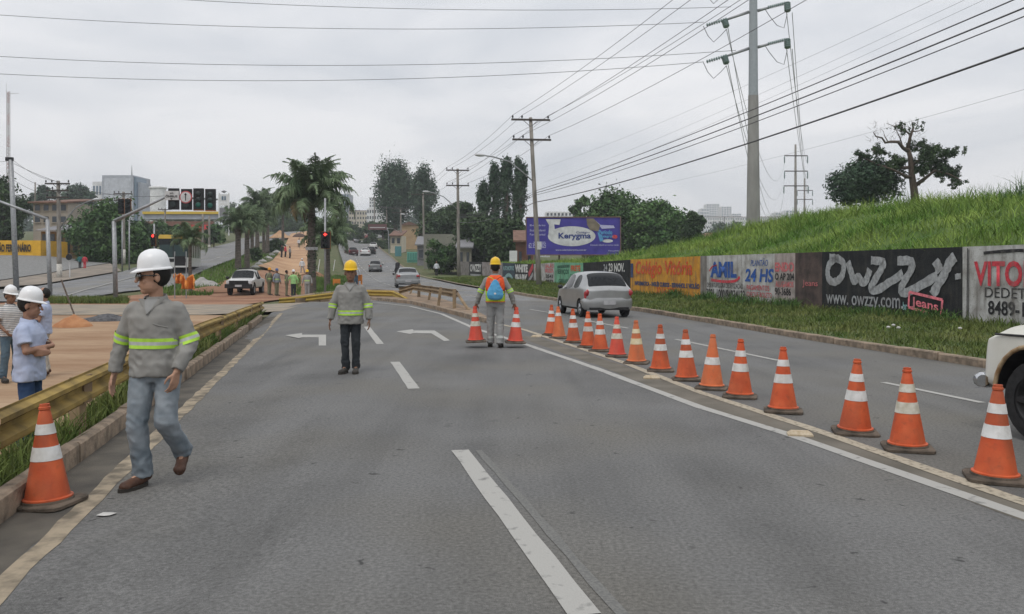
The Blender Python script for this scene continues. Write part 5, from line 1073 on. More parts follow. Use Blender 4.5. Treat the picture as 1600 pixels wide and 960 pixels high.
def bpoly(pts, m, z): me = bpy.data.meshes.new('poster_shape'); me.from_pydata([(bpx(*q)[0], -z, bpx(*q)[1]) for q in pts], [], [tuple(range(len(pts)))]); return link('poster_shape', me, m, bb)
disc(893, 369.5, 37, 15.5, POV); bpoly([(852.5, 343), (876, 343), (874, 352), (866, 351), (867, 364), (862, 372), (857, 366), (858, 352)], POV, .02)
bpoly([(916, 342), (927, 342), (937, 352), (935, 362), (922, 360), (917, 352)], mat('poster_torn', (.2, .17, .13), .9, var=.2, scale=2), .02); bpoly([(929, 344), (938, 352), (958, 353), (960, 357), (940, 358)], PLV, .016)
def bt(txt, x0, y0, x1, y1, m, bold=.02, shear=0): a = bpx(x0, y1); b = bpx(x1, y0); put_text(bb, txt, a[0], b[0], a[1], b[1], m, z=.028, bold=bold, shear=shear)
bt('Kerygma', 872.5, 364, 923, 376, PTX, .03); bt('Colégio', 900, 362, 921, 366, PTX, .01); bt('Período', 935, 360, 956, 367, mat('poster_cyan', (.1, .3, .55), .7), .03); bt('Integral', 938, 367.5, 956, 373, MATS['poster_cyan'], .03)
bpoly([(933, 363), (940, 368), (943, 377), (937, 378)], MATS['poster_cyan'], .016); disc(949, 377, 8, 2.6, POV, .016); disc(960, 370.5, 4, 3, L_['red'], .018)
bt('www.colegiokerygma.com.br', 868, 389.5, 916, 393, PLV, .02); bt('62 3595-1025', 826, 380, 853, 388, PLV, .02); bt('MATRÍCULAS', 834, 377, 852, 380, PLV, .02); bt('Novo prédio', 950, 391, 966, 394, PLV, .01); bt('Educação infantil ao ensino médio', 922, 382, 966, 385, PLV, .01)
for yy_, t_ in ((351, 'Berçário'), (358.5, 'Ensino Infantil'), (365, 'Fundamental')): bt(t_, 828, yy_, 852, yy_+3.4, PLV, .01)
for px in (852, 972): 
    mb = MB(); a = Vector((bpx(px, 396)[0], -.2, bz-.1)); mb.tube([a, a+Vector((0, -1.5, -.1))], .03, 5); mb.box(a+Vector((0, -1.55, -.1)), (.9, .3, .12)); mb.build('spot_lamp', M['lamp'], bb)

# ------------------------------------------------------------------ traffic cones
M['cone'] = mat('cone_orange', (.5, .08, .026), .6, col2=(.6, .12, .042), scale=6, bump=.08, detail=8, weather=.42, wcolr=(.13, .06, .035), rnd=True); M['cone_faded'] = mat('cone_faded', (.58, .14, .05), .6, col2=(.66, .19, .075), scale=5, weather=.4, wcolr=(.2, .1, .06), rnd=True); M['cone_red'] = mat('cone_red', (.6, .07, .045), .55, col2=(.66, .1, .06), scale=5, weather=.4, wcolr=(.2, .07, .05), rnd=True)
M['cone_white'] = mat('cone_band_white', (.52, .52, .5), .5, col2=(.7, .7, .69), scale=9, detail=9, lo=.3, hi=.6, weather=.45, wcolr=(.3, .25, .19), rnd=True); M['cone_yellow'] = mat('cone_band_yellowed', (.58, .47, .25), .6, col2=(.68, .6, .42), scale=9); M['cone_dirty'] = mat('cone_band_dirty', (.42, .39, .3), .7, col2=(.62, .6, .53), scale=12, detail=9)
M['rubber'] = mat('cone_rubber', (.055, .045, .035), .9, col2=(.14, .11, .085), scale=7, bump=.4, detail=9)
CH = .745
def cone_r(z): return .158-(z-.04)/(.70)*.128
def cone_mesh(prof, m, name, n=28):
    mb = MB(); mb.lathe(prof, n=n, cap=False); return mb
def make_cone(label, loc, rz, bands=(1, 1), body='cone', band='cone_white', tilt=(0, 0)):
    root = thing('traffic_cone', label, 'traffic cone', loc, rz, 'orange traffic cones'); root.rotation_euler = (tilt[0], tilt[1], rz)
    mb = MB(); a, c = .215, .07; poly = [(a, -a+c), (a, a-c), (a-c*.3, a-c*.3), (a-c, a), (-a+c, a), (-a+c*.3, a-c*.3), (-a, a-c), (-a, -a+c), (-a+c*.3, -a+c*.3), (-a+c, -a), (a-c, -a), (a-c*.3, -a+c*.3)]
    mb.loft([[(x*1.0, y*1.0, .0) for x, y in poly], [(x, y, .022) for x, y in poly], [(x*.96, y*.96, .03) for x, y in poly], [(x*.85, y*.85, .033) for x, y in poly]]); mb.lathe([(.182, .03), (.178, .048), (.16, .052)], n=24); mb.build('rubber_base', M['rubber'], root, smooth='auto', fix=True)
    pr = [(.172, .05), (.172, .06), (cone_r(.068), .066)]+[(cone_r(z), z) for z in (.1, .2, .3, .4, .5, .6, .69)]+[(.034, .70), (.041, .705), (.041, .722), (.034, .727), (.034, .745), (.024, .745), (.02, .70)]
    mb = MB(); mb.lathe(pr, n=28, cap=False); mb.build('cone_body', M[body], root, smooth='auto')
    for on, z0, z1 in ((bands[0], .335, .435), (bands[1], .525, .60)):
        if on: mb = MB(); mb.lathe([(cone_r(z0)+.001, z0), (cone_r(z0)+.0035, z0), (cone_r(z1)+.0035, z1), (cone_r(z1)+.001, z1)], n=28, cap=False); mb.build('reflective_band', M[band if on == 1 else on], root, smooth='auto')
    return root
ORD = ['farthest', 'second farthest', 'third farthest', 'fourth farthest', 'fifth farthest', 'sixth farthest, with pinkish crumpled band', 'seventh farthest, with yellowed bands', 'eighth farthest', 'ninth farthest', 'tenth farthest, with only one lower band', 'eleventh farthest', 'twelfth farthest, last before the wide gap', 'third nearest, just after the wide gap', 'second nearest, with dirt-stained bands', 'nearest, in front of the old truck wheel']
cps = [(861, 524), (873.6, 528.7), (896, 535.6), (919, 543), (938, 549), (964, 557.6), (994.6, 568), (1032, 580), (1073, 594), (1112, 607.7), (1156, 621), (1223.7, 643.7), (1336, 677), (1418, 702), (1555, 750)]
for i, (px, py) in enumerate(cps):
    g = G(px, py); g.z += .004
    kw = dict(bands=(1, 1), body='cone', band='cone_white')
    if i == 1: kw['bands'] = (0, 1); kw['body'] = 'cone_faded'
    if i == 5: kw['band'] = 'cone_dirty'; kw['body'] = 'cone_red'
    if i == 6: kw['band'] = 'cone_yellow'; kw['body'] = 'cone_faded'
    if i == 9: kw['bands'] = (1, 0); kw['body'] = 'cone_faded'
    if i == 13: kw['band'] = 'cone_dirty'
    make_cone('orange cone in the row, '+ORD[i], g, rad(-12+random.uniform(-9, 9)), tilt=(rad(random.uniform(-1.6, 1.6)), rad(random.uniform(-1.8, 1.8))), **kw)
g = G(75, 789); g.z += .004
make_cone('orange cone standing alone at the left kerb beside the guardrail', g, rad(-8), tilt=(0, rad(-2.2)))
# raised studs and litter
M['stud'] = mat('road_stud', (.36, .28, .18), .8, col2=(.5, .43, .32), scale=20)
for i, (px, py, a) in enumerate(((1018, 592, 75), (838, 527, 75), (1250, 681, 70))):
    g = G(px, py); mb = MB(); mb.loft([[(x*w, y*w2, z) for x, y in ((-.5, -.5), (.5, -.5), (.5, .5), (-.5, .5))] for w, w2, z in ((.24, .13, -.01), (.24, .13, .02), (.16, .07, .05))]); o = mb.build('road_stud', M['stud']); o.location = g; o.rotation_euler = (0, 0, rad(-12+(0 if i else 6)))
    tag(o, ('raised cream road stud by the eighth cone', 'raised cream road stud left of the farthest cone', 'small broken road stud between the lines near the wide gap')[i], 'road stud')
for i, (px, py, lb) in enumerate(((322, 558, 'crumpled plastic scrap by the kerb behind the walking worker'), (165, 806, 'flattened white paper scrap on the road by the left cone'))):
    g = G(px, py); V = [(random.uniform(-.06, .06), random.uniform(-.05, .05), random.uniform(.0, .07 if i == 0 else .006)) for _ in range(18)]; bm = bmesh.new(); [bm.verts.new(v) for v in V]; bmesh.ops.convex_hull(bm, input=bm.verts); me = bpy.data.meshes.new('litter'); bm.to_mesh(me); bm.free(); o = link('litter', me, mat('litter_white', (.5, .49, .47), .7)); o.location = g+Vector((0, 0, .006)); tag(o, lb, 'litter')
for i, (px, py) in enumerate(((1388, 520), (1396, 516), (1404, 521), (1500, 522))):
    A = G(px, py+12); me = MB(); me.ell((0, 0, .03), (.05, .04, .03), 8, 5); o = me.build('litter', MATS['litter_white'], smooth=True); o.location = (A.x, A.y, .27); tag(o, ('left', 'middle', 'right', 'lone right-hand')[i]+' white scrap in the verge grass below the black panel', 'litter')

# ------------------------------------------------------------------ vehicles
TYRE = mat('tyre_rubber', (.02, .02, .021), .85, var=.3, scale=20); RIM = mat('wheel_rim', (.32, .33, .34), .35, metal=.7); CARGLASS = mat('car_glass', (.008, .01, .012), .12, var=.2, spec=.25); TRIM = mat('black_trim', (.018, .018, .019), .55, var=.2)
TAIL = mat('tail_lamp', (.32, .02, .025), .2, var=.2, spec=.6); HEADL = mat('head_lamp', (.6, .62, .64), .1, spec=.8); CHROME = mat('chrome', (.55, .56, .57), .15, metal=1, var=.1); PLATE = mat('number_plate', (.38, .38, .39), .6)
def paint(name, c, rough=.35, metal=.4): return mat('paint_'+name, c, rough, var=.07, scale=3, metal=metal, coat=.4)
def wheel(parent, x, y, r, w, side, name='wheel', rim=None):
    R = Matrix.Rotation(side*PI/2, 3, 'X')
    mb = MB(); mb.lathe([(r*.62, -w/2), (r*.93, -w/2), (r, -w*.35), (r, w*.35), (r*.93, w/2), (r*.62, w/2)], (x, y, r), 24, cap=False, R=R); o = mb.build(name, TYRE, parent, smooth='auto', fix=True)
    mb = MB(); mb.lathe([(r*.62, w*.1), (r*.64, w*.46), (r*.58, w*.44), (r*.5, w*.25), (r*.2, w*.3), (.01, w*.34)], (x, y, r), 20, cap=False, R=R)
    for k in range(5):
        a = 2*PI*k/5; d = R @ Vector((math.cos(a), math.sin(a), 0)); c = Vector((x, y, r))+R @ Vector((0, 0, w*.34)); mb.tube([c+d*r*.12, c+d*r*.56], [.05, .035], 5)
    mb.build('rim', rim or RIM, o, smooth='auto'); return o
def car_body(st, slots, W, mats, parent, arches, r_arch, levels=2, names=None, crease=(.35, .35)):
    """shell lofted over stations st = (x, z_under, z_belt, z_roof, half sill, half belt, half roof); slots(i, j) -> material slot of a cage face"""
    bm = bmesh.new(); N = 0; rings = []
    for (x, zb, zw, zr, ws, wb, wr) in st:
        zm = zb+(zw-zb)*.5; cab = zr-zw > .15; e = .035 if cab else .01
        half = [(0, zb), (ws*.86, zb), (ws, zb+.1), (max(ws, wb)*1.0, zm), (wb, zw-.06), (wb*.985, zw), (wr+(wb*.985-wr)*.06, zr-e*2 if cab else zw+(zr-zw)*.6), (wr*.88, zr-e*.3), (wr*.4, zr+.012), (0, zr+.018)]
        ring = [bm.verts.new((x, y, z)) for y, z in half]+[bm.verts.new((x, -y, z)) for y, z in half[-2:0:-1]]; rings.append(ring)
    n = len(rings[0])
    for i in range(len(st)-1):
        for j in range(n):
            f = bm.faces.new((rings[i][j], rings[i+1][j], rings[i+1][(j+1) % n], rings[i][(j+1) % n])); jj = j if j < 9 else 17-j; f.material_index = slots(i, jj)
    for ri, flip in ((0, 0), (len(st)-1, 1)):
        rg = rings[ri]
        for j in range(0, 9):
            a, b, c, d = rg[j], rg[j+1], rg[(n-j-1) % n], rg[(n-j) % n]; vs = [v for k, v in enumerate([a, b, c, d]) if v not in [a, b, c, d][:k]]
            if len(vs) >= 3:
                f = bm.faces.new(vs); f.material_index = slots('rear' if ri == 0 else 'front', j)
    bmesh.ops.recalc_face_normals(bm, faces=bm.faces)
    cl_ = bm.edges.layers.float.new('crease_edge')
    ends = set(rings[0]) | set(rings[-1])
    for e in bm.edges:
        ms = {f.material_index for f in e.link_faces}
        if len(ms) > 1 and ms != {0, 1}: e[cl_] = 1.0
        elif e.verts[0] in ends and e.verts[1] in ends and len({e.verts[0] in set(rings[0]), e.verts[1] in set(rings[0])}) == 1: e[cl_] = crease[0]
    for i in range(len(rings)-1):
        for j in (2, 5, n-2, n-5):
            e = bm.edges.get((rings[i][j], rings[i+1][j]))
            if e and e[cl_] < crease[1]: e[cl_] = crease[1]
    me = bpy.data.meshes.new('body'); bm.to_mesh(me); bm.free(); me.polygons.foreach_set('use_smooth', [True]*len(me.polygons))
    ob = bpy.data.objects.new('body', me); WORK.collection.objects.link(ob); [me.materials.append(m) for m in mats]
    md = ob.modifiers.new('s', 'SUBSURF'); md.levels = levels; md.render_levels = levels; cutters = []
    for ax in arches:
        mb = MB(); mb.lathe([(r_arch, -W), (r_arch, W)], (ax, 0, r_arch*.93), 26, R=Matrix.Rotation(PI/2, 3, 'X')); cm = mb.mesh('cut'); [cm.materials.append(m) for m in mats]; cm.polygons.foreach_set('material_index', [1]*len(cm.polygons))
        bm = bmesh.new(); bm.from_mesh(cm); bmesh.ops.recalc_face_normals(bm, faces=bm.faces); bm.to_mesh(cm); bm.free(); c = bpy.data.objects.new('cut', cm); WORK.collection.objects.link(c); cutters.append(c)
        b = ob.modifiers.new('b', 'BOOLEAN'); b.operation = 'DIFFERENCE'; b.object = c; b.solver = 'EXACT'
    res = baked(ob)
    for c in cutters+[ob]: bpy.data.objects.remove(c)
    names = names or {}; bmall = bmesh.new(); bmall.from_mesh(res); out = {}
    bmall.faces.ensure_lookup_table(); isl = {}; cur = 0
    for f in bmall.faces:
        if f.index in isl: continue
        stack = [f]; isl[f.index] = cur
        while stack:
            q = stack.pop()
            for e in q.edges:
                for h in e.link_faces:
                    if h.index not in isl and h.material_index == q.material_index: isl[h.index] = cur; stack.append(h)
        cur += 1
    for s in range(len(mats)):
        ids = sorted({isl[f.index] for f in bmall.faces if f.material_index == s})
        for grp in ([ids] if s < 2 else [[i] for i in ids]):
            b2 = bmall.copy(); b2.faces.ensure_lookup_table(); dele = [f for f in b2.faces if not (f.material_index == s and isl[f.index] in grp)]; bmesh.ops.delete(b2, geom=dele, context='FACES')
            if len(b2.faces):
                m2 = bpy.data.meshes.new(names.get(s, 'panel'))
                for f in b2.faces: f.material_index = 0
                b2.to_mesh(m2); out[s] = link(names.get(s, 'panel'), m2, mats[s], parent)
            b2.free()
    bmall.free(); return out
HATCH = [(0, .42, .88, .90, .56, .60, .46), (.05, .32, .94, .97, .76, .76, .62), (.16, .27, .97, 1.04, .83, .825, .68), (.40, .24, .98, 1.37, .845, .84, .60), (.62, .22, .98, 1.475, .85, .845, .60), (.75, .21, .975, 1.495, .85, .85, .605), (1.42, .20, .96, 1.525, .85, .85, .61), (1.54, .20, .955, 1.525, .85, .85, .61), (2.2, .20, .94, 1.49, .85, .85, .60), (2.42, .20, .935, 1.44, .85, .85, .595), (3.02, .20, .93, 1.02, .845, .83, .66), (3.4, .2, .87, .92, .835, .80, .62), (3.75, .24, .73, .77, .78, .74, .55), (3.9, .36, .58, .6, .62, .58, .42)]
SEDAN = [(0, .42, .90, .93, .55, .58, .46), (.06, .33, .98, 1.02, .76, .76, .62), (.22, .27, 1.0, 1.05, .83, .82, .66), (.62, .24, .97, 1.06, .85, .84, .66), (.80, .23, .96, 1.12, .86, .85, .64), (1.22, .22, .96, 1.39, .86, .855, .58), (1.5, .21, .955, 1.44, .86, .86, .585), (2.2, .2, .95, 1.46, .86, .86, .59), (2.32, .2, .95, 1.46, .86, .86, .59), (2.85, .2, .94, 1.42, .86, .86, .58), (3.0, .2, .94, 1.37, .86, .86, .575), (3.55, .2, .92, 1.0, .85, .83, .66), (4.0, .2, .86, .90, .83, .8, .62), (4.3, .25, .72, .76, .77, .73, .55), (4.45, .36, .58, .6, .6, .56, .42)]
def car(label, loc, rz, col, style='hatch', name='car', group=None, detail=True, plate=True):
    root = thing(name, label, 'car', loc, rz, group); st = HATCH if style == 'hatch' else SEDAN
    if style == 'hatch':
        rw, sw, ww = (2, 3), (5, 7, 8), (9,); arch = (.62, 3.1); r = .295
    else:
        rw, sw, ww = (4,), (5, 6, 8), (10,); arch = (.88, 3.5); r = .30
    def slot(i, j):
        if i in ('rear', 'front'): return 0 if i == 'rear' or j > 2 else 1
        if i in rw and j in (6, 7, 8): return 2
        if i in ww and j in (6, 7, 8): return 3
        if i in sw and j == 5: return 4
        if (i in (1,) and j in (3,)) or (style != 'hatch' and i == 1 and j == 4): return 5
        if i == len(st)-3 and j in (4,): return 6
        if j == 0 or j == 1: return 1
        return 0
    car_body(st, slot, 2.2, [col, TRIM, CARGLASS, CARGLASS, CARGLASS, TAIL, HEADL], root, arch, r*1.13, 2, {0: 'body', 1: 'underside', 2: 'rear_window', 3: 'windscreen', 4: 'side_window', 5: 'tail_lamp', 6: 'headlamp'})
    for ax in arch:
        for s in (-1, 1): wheel(root, ax, s*(.85-.1), r, .19, -s)
    if detail:
        mb = MB(); mb.loft([[(x, y, z) for x, y in [(.24-.27*f*abs(math.cos(a))**.5, .84*f*math.sin(a)) for a in np.linspace(-PI/2, PI/2, 17)]+[(.5, .82*f), (.5, -.82*f)]] for z, f in ((.27, .93), (.34, 1.0), (.5, 1.03), (.6, 1.02), (.66, .97))]); mb.build('bumper', col, root, smooth='auto', fix=True)
        if plate: mb = MB(); mb.box((-.045, 0, .50), (.03, .42, .13)); mb.build('number_plate', PLATE, root)
        mb = MB(); mb.lathe([(.05, 0), (.045, .02)], (.035, 0, .90), 14, R=Matrix.Rotation(-PI/2, 3, 'Y')); mb.build('badge', CHROME, root)
        for s in (-1, 1):
            mb = MB(); mb.ell((st[9 if style == 'hatch' else 10][0]+.28, s*.93, .98), (.09, .1, .075), 10, 6); mb.build('mirror', TRIM, root, smooth=True)
            if style == 'hatch':
                mb = MB(); mb.ell((.085, s*.70, .83), (.055, .15, .115), 14, 8, Matrix.Rotation(s*.62, 3, 'Z')); mb.build('tail_lamp', TAIL, root, smooth=True)
            else:
                mb = MB(); mb.ell((.05, s*.6, .86), (.06, .19, .09), 12, 7, Matrix.Rotation(s*.4, 3, 'Z')); mb.build('tail_lamp', TAIL, root, smooth=True)
            mb = MB(); mb.box((1.62, s*.862, .9), (.16, .02, .03)); mb.build('door_handle', col, root)
        mb = MB(); mb.box((.05, .0, .30), (.14, 1.35, .09)); mb.build('rear_valance', TRIM, root)
        if style == 'hatch': mb = MB(); mb.tube([(.17, .1, 1.05), (.2, -.32, 1.09)], .014, 5); mb.build('rear_wiper', TRIM, root)
    return root
def heading(dx, dy): return math.atan2(dy, dx)
# car x axis runs rear -> front
def place(px_rear, py, Y=None): return G(px_rear, py) if Y is None else atx(px_rear, Y)
SILVER = paint('silver', (.35, .355, .355), .3, .6); DSILV = paint('grey_silver', (.27, .28, .285)); GREYC = paint('grey', (.16, .17, .17)); DKRED_ = paint('dark_maroon', (.07, .02, .022)); WHT = paint('white', (.62, .62, .61), metal=0); REDC = paint('red', (.25, .04, .03), metal=0)
b = G(952, 497); car('silver hatchback driving away in the right carriageway in front of the painted wall', b, heading(-.215, 1), SILVER, 'hatch')
car('silver-grey sedan beyond the rusty guardrail on the avenue', atx(638, 60), heading(-.17, 1), DSILV, 'sedan')
car('grey compact car in the middle of the avenue', atx(586, 112), heading(-.12, 1), GREYC, 'hatch')
car('dark maroon car at the left lane of the rising avenue', atx(553, 150), heading(-.5, 1), DKRED_, 'hatch')
car('white-silver car ahead of the maroon one on the rising avenue', atx(570, 152), heading(-.1, 1), WHT, 'sedan')
car('white car farther up the right lane of the avenue', atx(583, 192), heading(-.1, 1), WHT, 'hatch', detail=False); car('small pale car near the top of the avenue', atx(557, 240), heading(-.1, 1), DSILV, 'hatch', detail=False); car('red car at the top of the avenue', atx(563, 300), heading(-1, .6), REDC, 'hatch', detail=False); car('dark car beside the white one up the avenue', atx(579, 158), heading(-.1, 1), TRIM, 'hatch', detail=False); car('tiny red car beside the crest of the avenue', atx(577, 285), heading(-.6, 1), REDC, 'hatch', detail=False)

# white pickup facing the camera on the red earth
def pickup(label, loc, rz):
    root = thing('pickup_truck', label, 'pickup truck', loc, rz)
    st = [(0, .5, .95, .97, .72, .74, .66), (.1, .45, 1.0, 1.02, .82, .83, .74), (1.2, .42, 1.02, 1.05, .84, .84, .76), (1.5, .4, 1.02, 1.5, .84, .84, .62), (1.8, .4, 1.02, 1.62, .84, .84, .62), (2.4, .4, 1.02, 1.65, .84, .84, .63), (2.55, .4, 1.02, 1.65, .84, .84, .63), (3.0, .4, 1.02, 1.6, .84, .84, .62), (3.55, .4, 1.02, 1.1, .84, .83, .72), (4.3, .42, .98, 1.03, .83, .82, .7), (4.6, .45, .94, .98, .8, .8, .68), (4.68, .5, .88, .9, .74, .74, .62)]
    def slot(i, j):
        if i in (3,) and j in (6, 7, 8): return 2
        if i == 7 and j in (6, 7, 8): return 3
        if i in (4, 6) and j == 5: return 4
        if i == 'front': return 1 if j in (0, 1, 2, 3, 4) else 0
        if j in (0, 1): return 1
        return 0
    car_body(st, slot, 2.2, [WHT, TRIM, CARGLASS, CARGLASS, CARGLASS], root, (.95, 3.85), .44, 2, {0: 'body', 1: 'underside', 2: 'rear_window', 3: 'windscreen', 4: 'side_window'})
    for ax in (.95, 3.85):
        for s in (-1, 1): wheel(root, ax, s*.72, .36, .24, -s)
    mb = MB(); mb.box((4.7, 0, .86), (.06, 1.2, .2)); mb.build('grille', TRIM, root)
    mb = MB(); mb.box((4.72, 0, .6), (.16, 1.72, .26)); mb.build('bumper', TRIM, root); mb = MB(); mb.box((4.81, 0, .62), (.02, .42, .13)); mb.build('number_plate', PLATE, root)
    for s in (-1, 1):
        mb = MB(); mb.box((4.68, s*.68, .88), (.06, .2, .18)); mb.build('headlamp', HEADL, root); mb = MB(); mb.ell((3.35, s*1.0, 1.12), (.08, .12, .1), 10, 6); mb.build('mirror', TRIM, root, smooth=True)
    for s in (-1, 1): mb = MB(); mb.tube([(1.8, s*.55, 1.72), (3.0, s*.55, 1.7)], .025, 6); mb.build('roof_rail', TRIM, root)
    mb = MB(); mb.box((2.2, 0, 1.74), (.5, .9, .08)); mb.build('roof_load', TRIM, root); return root
g = atx(371, 55); d = Vector((.07, -1, 0)); pickup('white pickup truck with black front parked on the red earth', g-d.normalized()*0+Vector((-.3, 4.4, .0)), heading(.10, -1))

# bus coming down the left avenue
def bus(label, loc, rz):
    root = thing('bus', label, 'bus', loc, rz); BY = paint('bus_yellow', (.62, .4, .06), metal=0); BW = paint('bus_white', (.55, .55, .53), metal=0); L, W, Hh = 11.5, 2.5, 3.25
    def shell(z0, z1, inset, m, name):
        mb = MB(); w = W/2-inset; c = .22; poly = [(L, -w+c), (L, w-c), (L-.12, w-.05), (L-.3, w), (.1, w), (0, w-.1), (0, -w+.1), (.1, -w), (L-.3, -w), (L-.12, -w+.05)]; mb.loft([[(x, y, z0) for x, y in poly], [(x, y, z1) for x, y in poly]]); return mb.build(name, m, root, fix=True)
    shell(.35, 1.2, 0, BW, 'lower_body'); shell(1.2, 2.35, .02, mat('bus_glass', (.02, .045, .045), .15, spec=.4), 'glazing'); shell(2.35, 2.95, 0, MATS['car_glass'], 'destination_band'); 
    mb = MB(); mb.loft([[(x, y*W/2, z) for x, y in ((-.0, -s), (L+.02, -s), (L+.02, s), (0, s))] for s, z in ((1.0, 2.9), (1.0, 3.1), (.9, 3.25))]); mb.build('roof', BY, root, fix=True)
    for x in (1.6, 9.0):
        for s in (-1, 1): wheel(root, x, s*1.08, .5, .28, -s)
    for k in range(6):
        for s in (-1, 1): mb = MB(); mb.box((1.2+k*1.6, s*(W/2-.01), 1.8), (.12, .04, 1.2)); mb.build('pillar', BW, root)
    mb = MB(); mb.box((L+.02, 0, .95), (.06, 2.2, .3)); mb.build('grille', TRIM, root); mb = MB(); mb.box((L+.04, 0, .45), (.12, 2.45, .3)); mb.build('bumper', BW, root)
    for s in (-1, 1): mb = MB(); mb.ell((L+.03, s*.9, .72), (.06, .16, .13), 10, 6); mb.build('headlamp', HEADL, root, smooth=True); mb = MB(); mb.tube([(L, s*1.2, 2.6), (L+.3, s*1.45, 2.3)], .03, 5); mb.box((L+.3, s*1.45, 2.1), (.1, .22, .4)); mb.build('mirror', TRIM, root)
    mb = MB(); mb.box((L+.012, 0, 1.8), (.03, .06, 1.1)); mb.build('windscreen_divider', TRIM, root); return root
g = atx(272, 77); bus('bus with a yellow roof and dark windscreen on the left avenue', g+Vector((-3.0, 11.2, .3)), heading(.26, -1))

# old cream truck entering at the right edge
def old_truck(label, loc, rz):
    root = thing('old_truck', label, 'truck', loc, rz); CR_ = mat('paint_cream', (.5, .49, .43), .5, col2=(.6, .6, .55), scale=2.5, detail=9, coat=.2); W = .96
    st = [(0, .62, 1.1, 1.12, .86, .88, .8), (.1, .55, 1.15, 1.17, .93, .93, .86), (1.9, .5, 1.15, 1.18, .95, .95, .86), (2.0, .5, 1.15, 1.72, .95, .95, .72), (2.2, .48, 1.15, 1.8, .95, .95, .72), (3.0, .48, 1.14, 1.8, .95, .95, .72), (3.15, .48, 1.13, 1.76, .95, .95, .71), (3.55, .48, 1.12, 1.17, .95, .94, .86), (3.7, .48, 1.06, 1.15, .95, .94, .78), (4.7, .42, 1.0, 1.12, .95, .93, .74), (4.98, .4, .97, 1.09, .95, .93, .73), (5.04, .42, .93, 1.05, .93, .91, .71)]
    def slot(i, j):
        if i == 6 and j in (6, 7, 8): return 3
        if i in (4, 5) and j == 5: return 4
        if i == 2 and j in (6, 7, 8): return 2
        if j == 0: return 1
        return 0
    car_body(st, slot, 2.4, [CR_, TRIM, CARGLASS, CARGLASS, CARGLASS], root, (1.0, 4.40), .47, 2, {0: 'body', 1: 'wheel_housing', 2: 'rear_window', 3: 'windscreen', 4: 'side_window'}, crease=(.8, .6))
    for ax in (1.0, 4.40):
        for s in (-1, 1): wheel(root, ax, s*.82, .39, .24, -s, rim=TRIM)
    mb = MB(); mb.box((5.09, 0, .52), (.09, 1.84, .16)); mb.tube([(5.09, -.9, .52), (5.06, -.96, .52), (5.0, -.985, .52)], [.08, .075, .06], 10); mb.tube([(5.09, .9, .52), (5.06, .96, .52), (5.0, .985, .52)], [.08, .075, .06], 10); mb.build('bumper', CHROME, root, smooth='auto')
    rust = mat('rust_lip', (.25, .15, .07), .8, col2=(.42, .32, .2), scale=10)
    for ax in (4.40, 1.0):
        for s in (-1, 1): mb = MB(); mb.tube([(ax+.475*math.cos(a), s*.955, .44+.475*math.sin(a)) for a in np.linspace(-.1, PI+.1, 16)], .022, 6); mb.build('arch_lip', rust, root, smooth=True)
    mb = MB(); mb.box((4.3, 0, 1.145), (1.0, 1.3, .05)); mb.build('bonnet_ridge', CR_, root)
    for s in (-1, 1): mb = MB(); mb.lathe([(.12, 0), (.1, .04), (.01, .05)], (5.0, s*.68, .82), 16, R=Matrix.Rotation(PI/2, 3, 'Y')); mb.build('headlamp', HEADL, root, smooth=True)
    mb = MB(); mb.tube([(4.9, .925, 1.0), (3.6, .948, 1.03), (1.9, .95, 1.04)], .012, 5); mb.tube([(4.9, -.925, 1.0), (3.6, -.948, 1.03), (1.9, -.95, 1.04)], .012, 5); mb.build('seam', TRIM, root); return root
hd = Vector((-.19, 1, 0)).normalized(); lf = Vector((-hd.y, hd.x, 0)); fl = Vector((4.80, 8.75, 0)); org = fl-hd*5.1-lf*.95
old_truck('old cream truck entering at the right edge behind the nearest cone', org, heading(hd.x, hd.y))

# motorcycle and dark hatch parked in the yard sliver
def motorcycle(label, loc, rz, name='motorcycle'):
    root = thing(name, label, 'motorcycle', loc, rz)
    for x in (.3, 1.55): wheel(root, x, 0, .3, .1, 1)
    mb = MB(); mb.tube([(.3, 0, .3), (.55, 0, .55), (.95, 0, .35), (1.3, 0, .75), (1.55, 0, .3)], .04, 6); mb.build('frame', TRIM, root); mb = MB(); mb.ell((1.05, 0, .8), (.26, .14, .13), 10, 6); mb.build('tank', DKRED_, root, smooth=True); mb = MB(); mb.ell((.55, 0, .78), (.36, .13, .07), 10, 6); mb.build('seat', TRIM, root, smooth=True)
    mb = MB(); mb.tube([(1.3, -.35, 1.05), (1.35, 0, .98), (1.3, .35, 1.05)], .02, 5); mb.build('handlebar', TRIM, root); mb = MB(); mb.ell((.15, 0, .72), (.05, .07, .05), 8, 5); mb.build('tail_lamp', TAIL, root, smooth=True); return root
MOTO = atx(621, 70); motorcycle('dark motorcycle ridden beside the silver-grey sedan', MOTO, heading(-.17, 1))
g = atx(-52, 22.5); g.x -= 3.05; g.z = H(g.x, g.y); car('pale car mostly hidden behind the men at the left edge', g, heading(.3, 1), WHT, 'sedan')

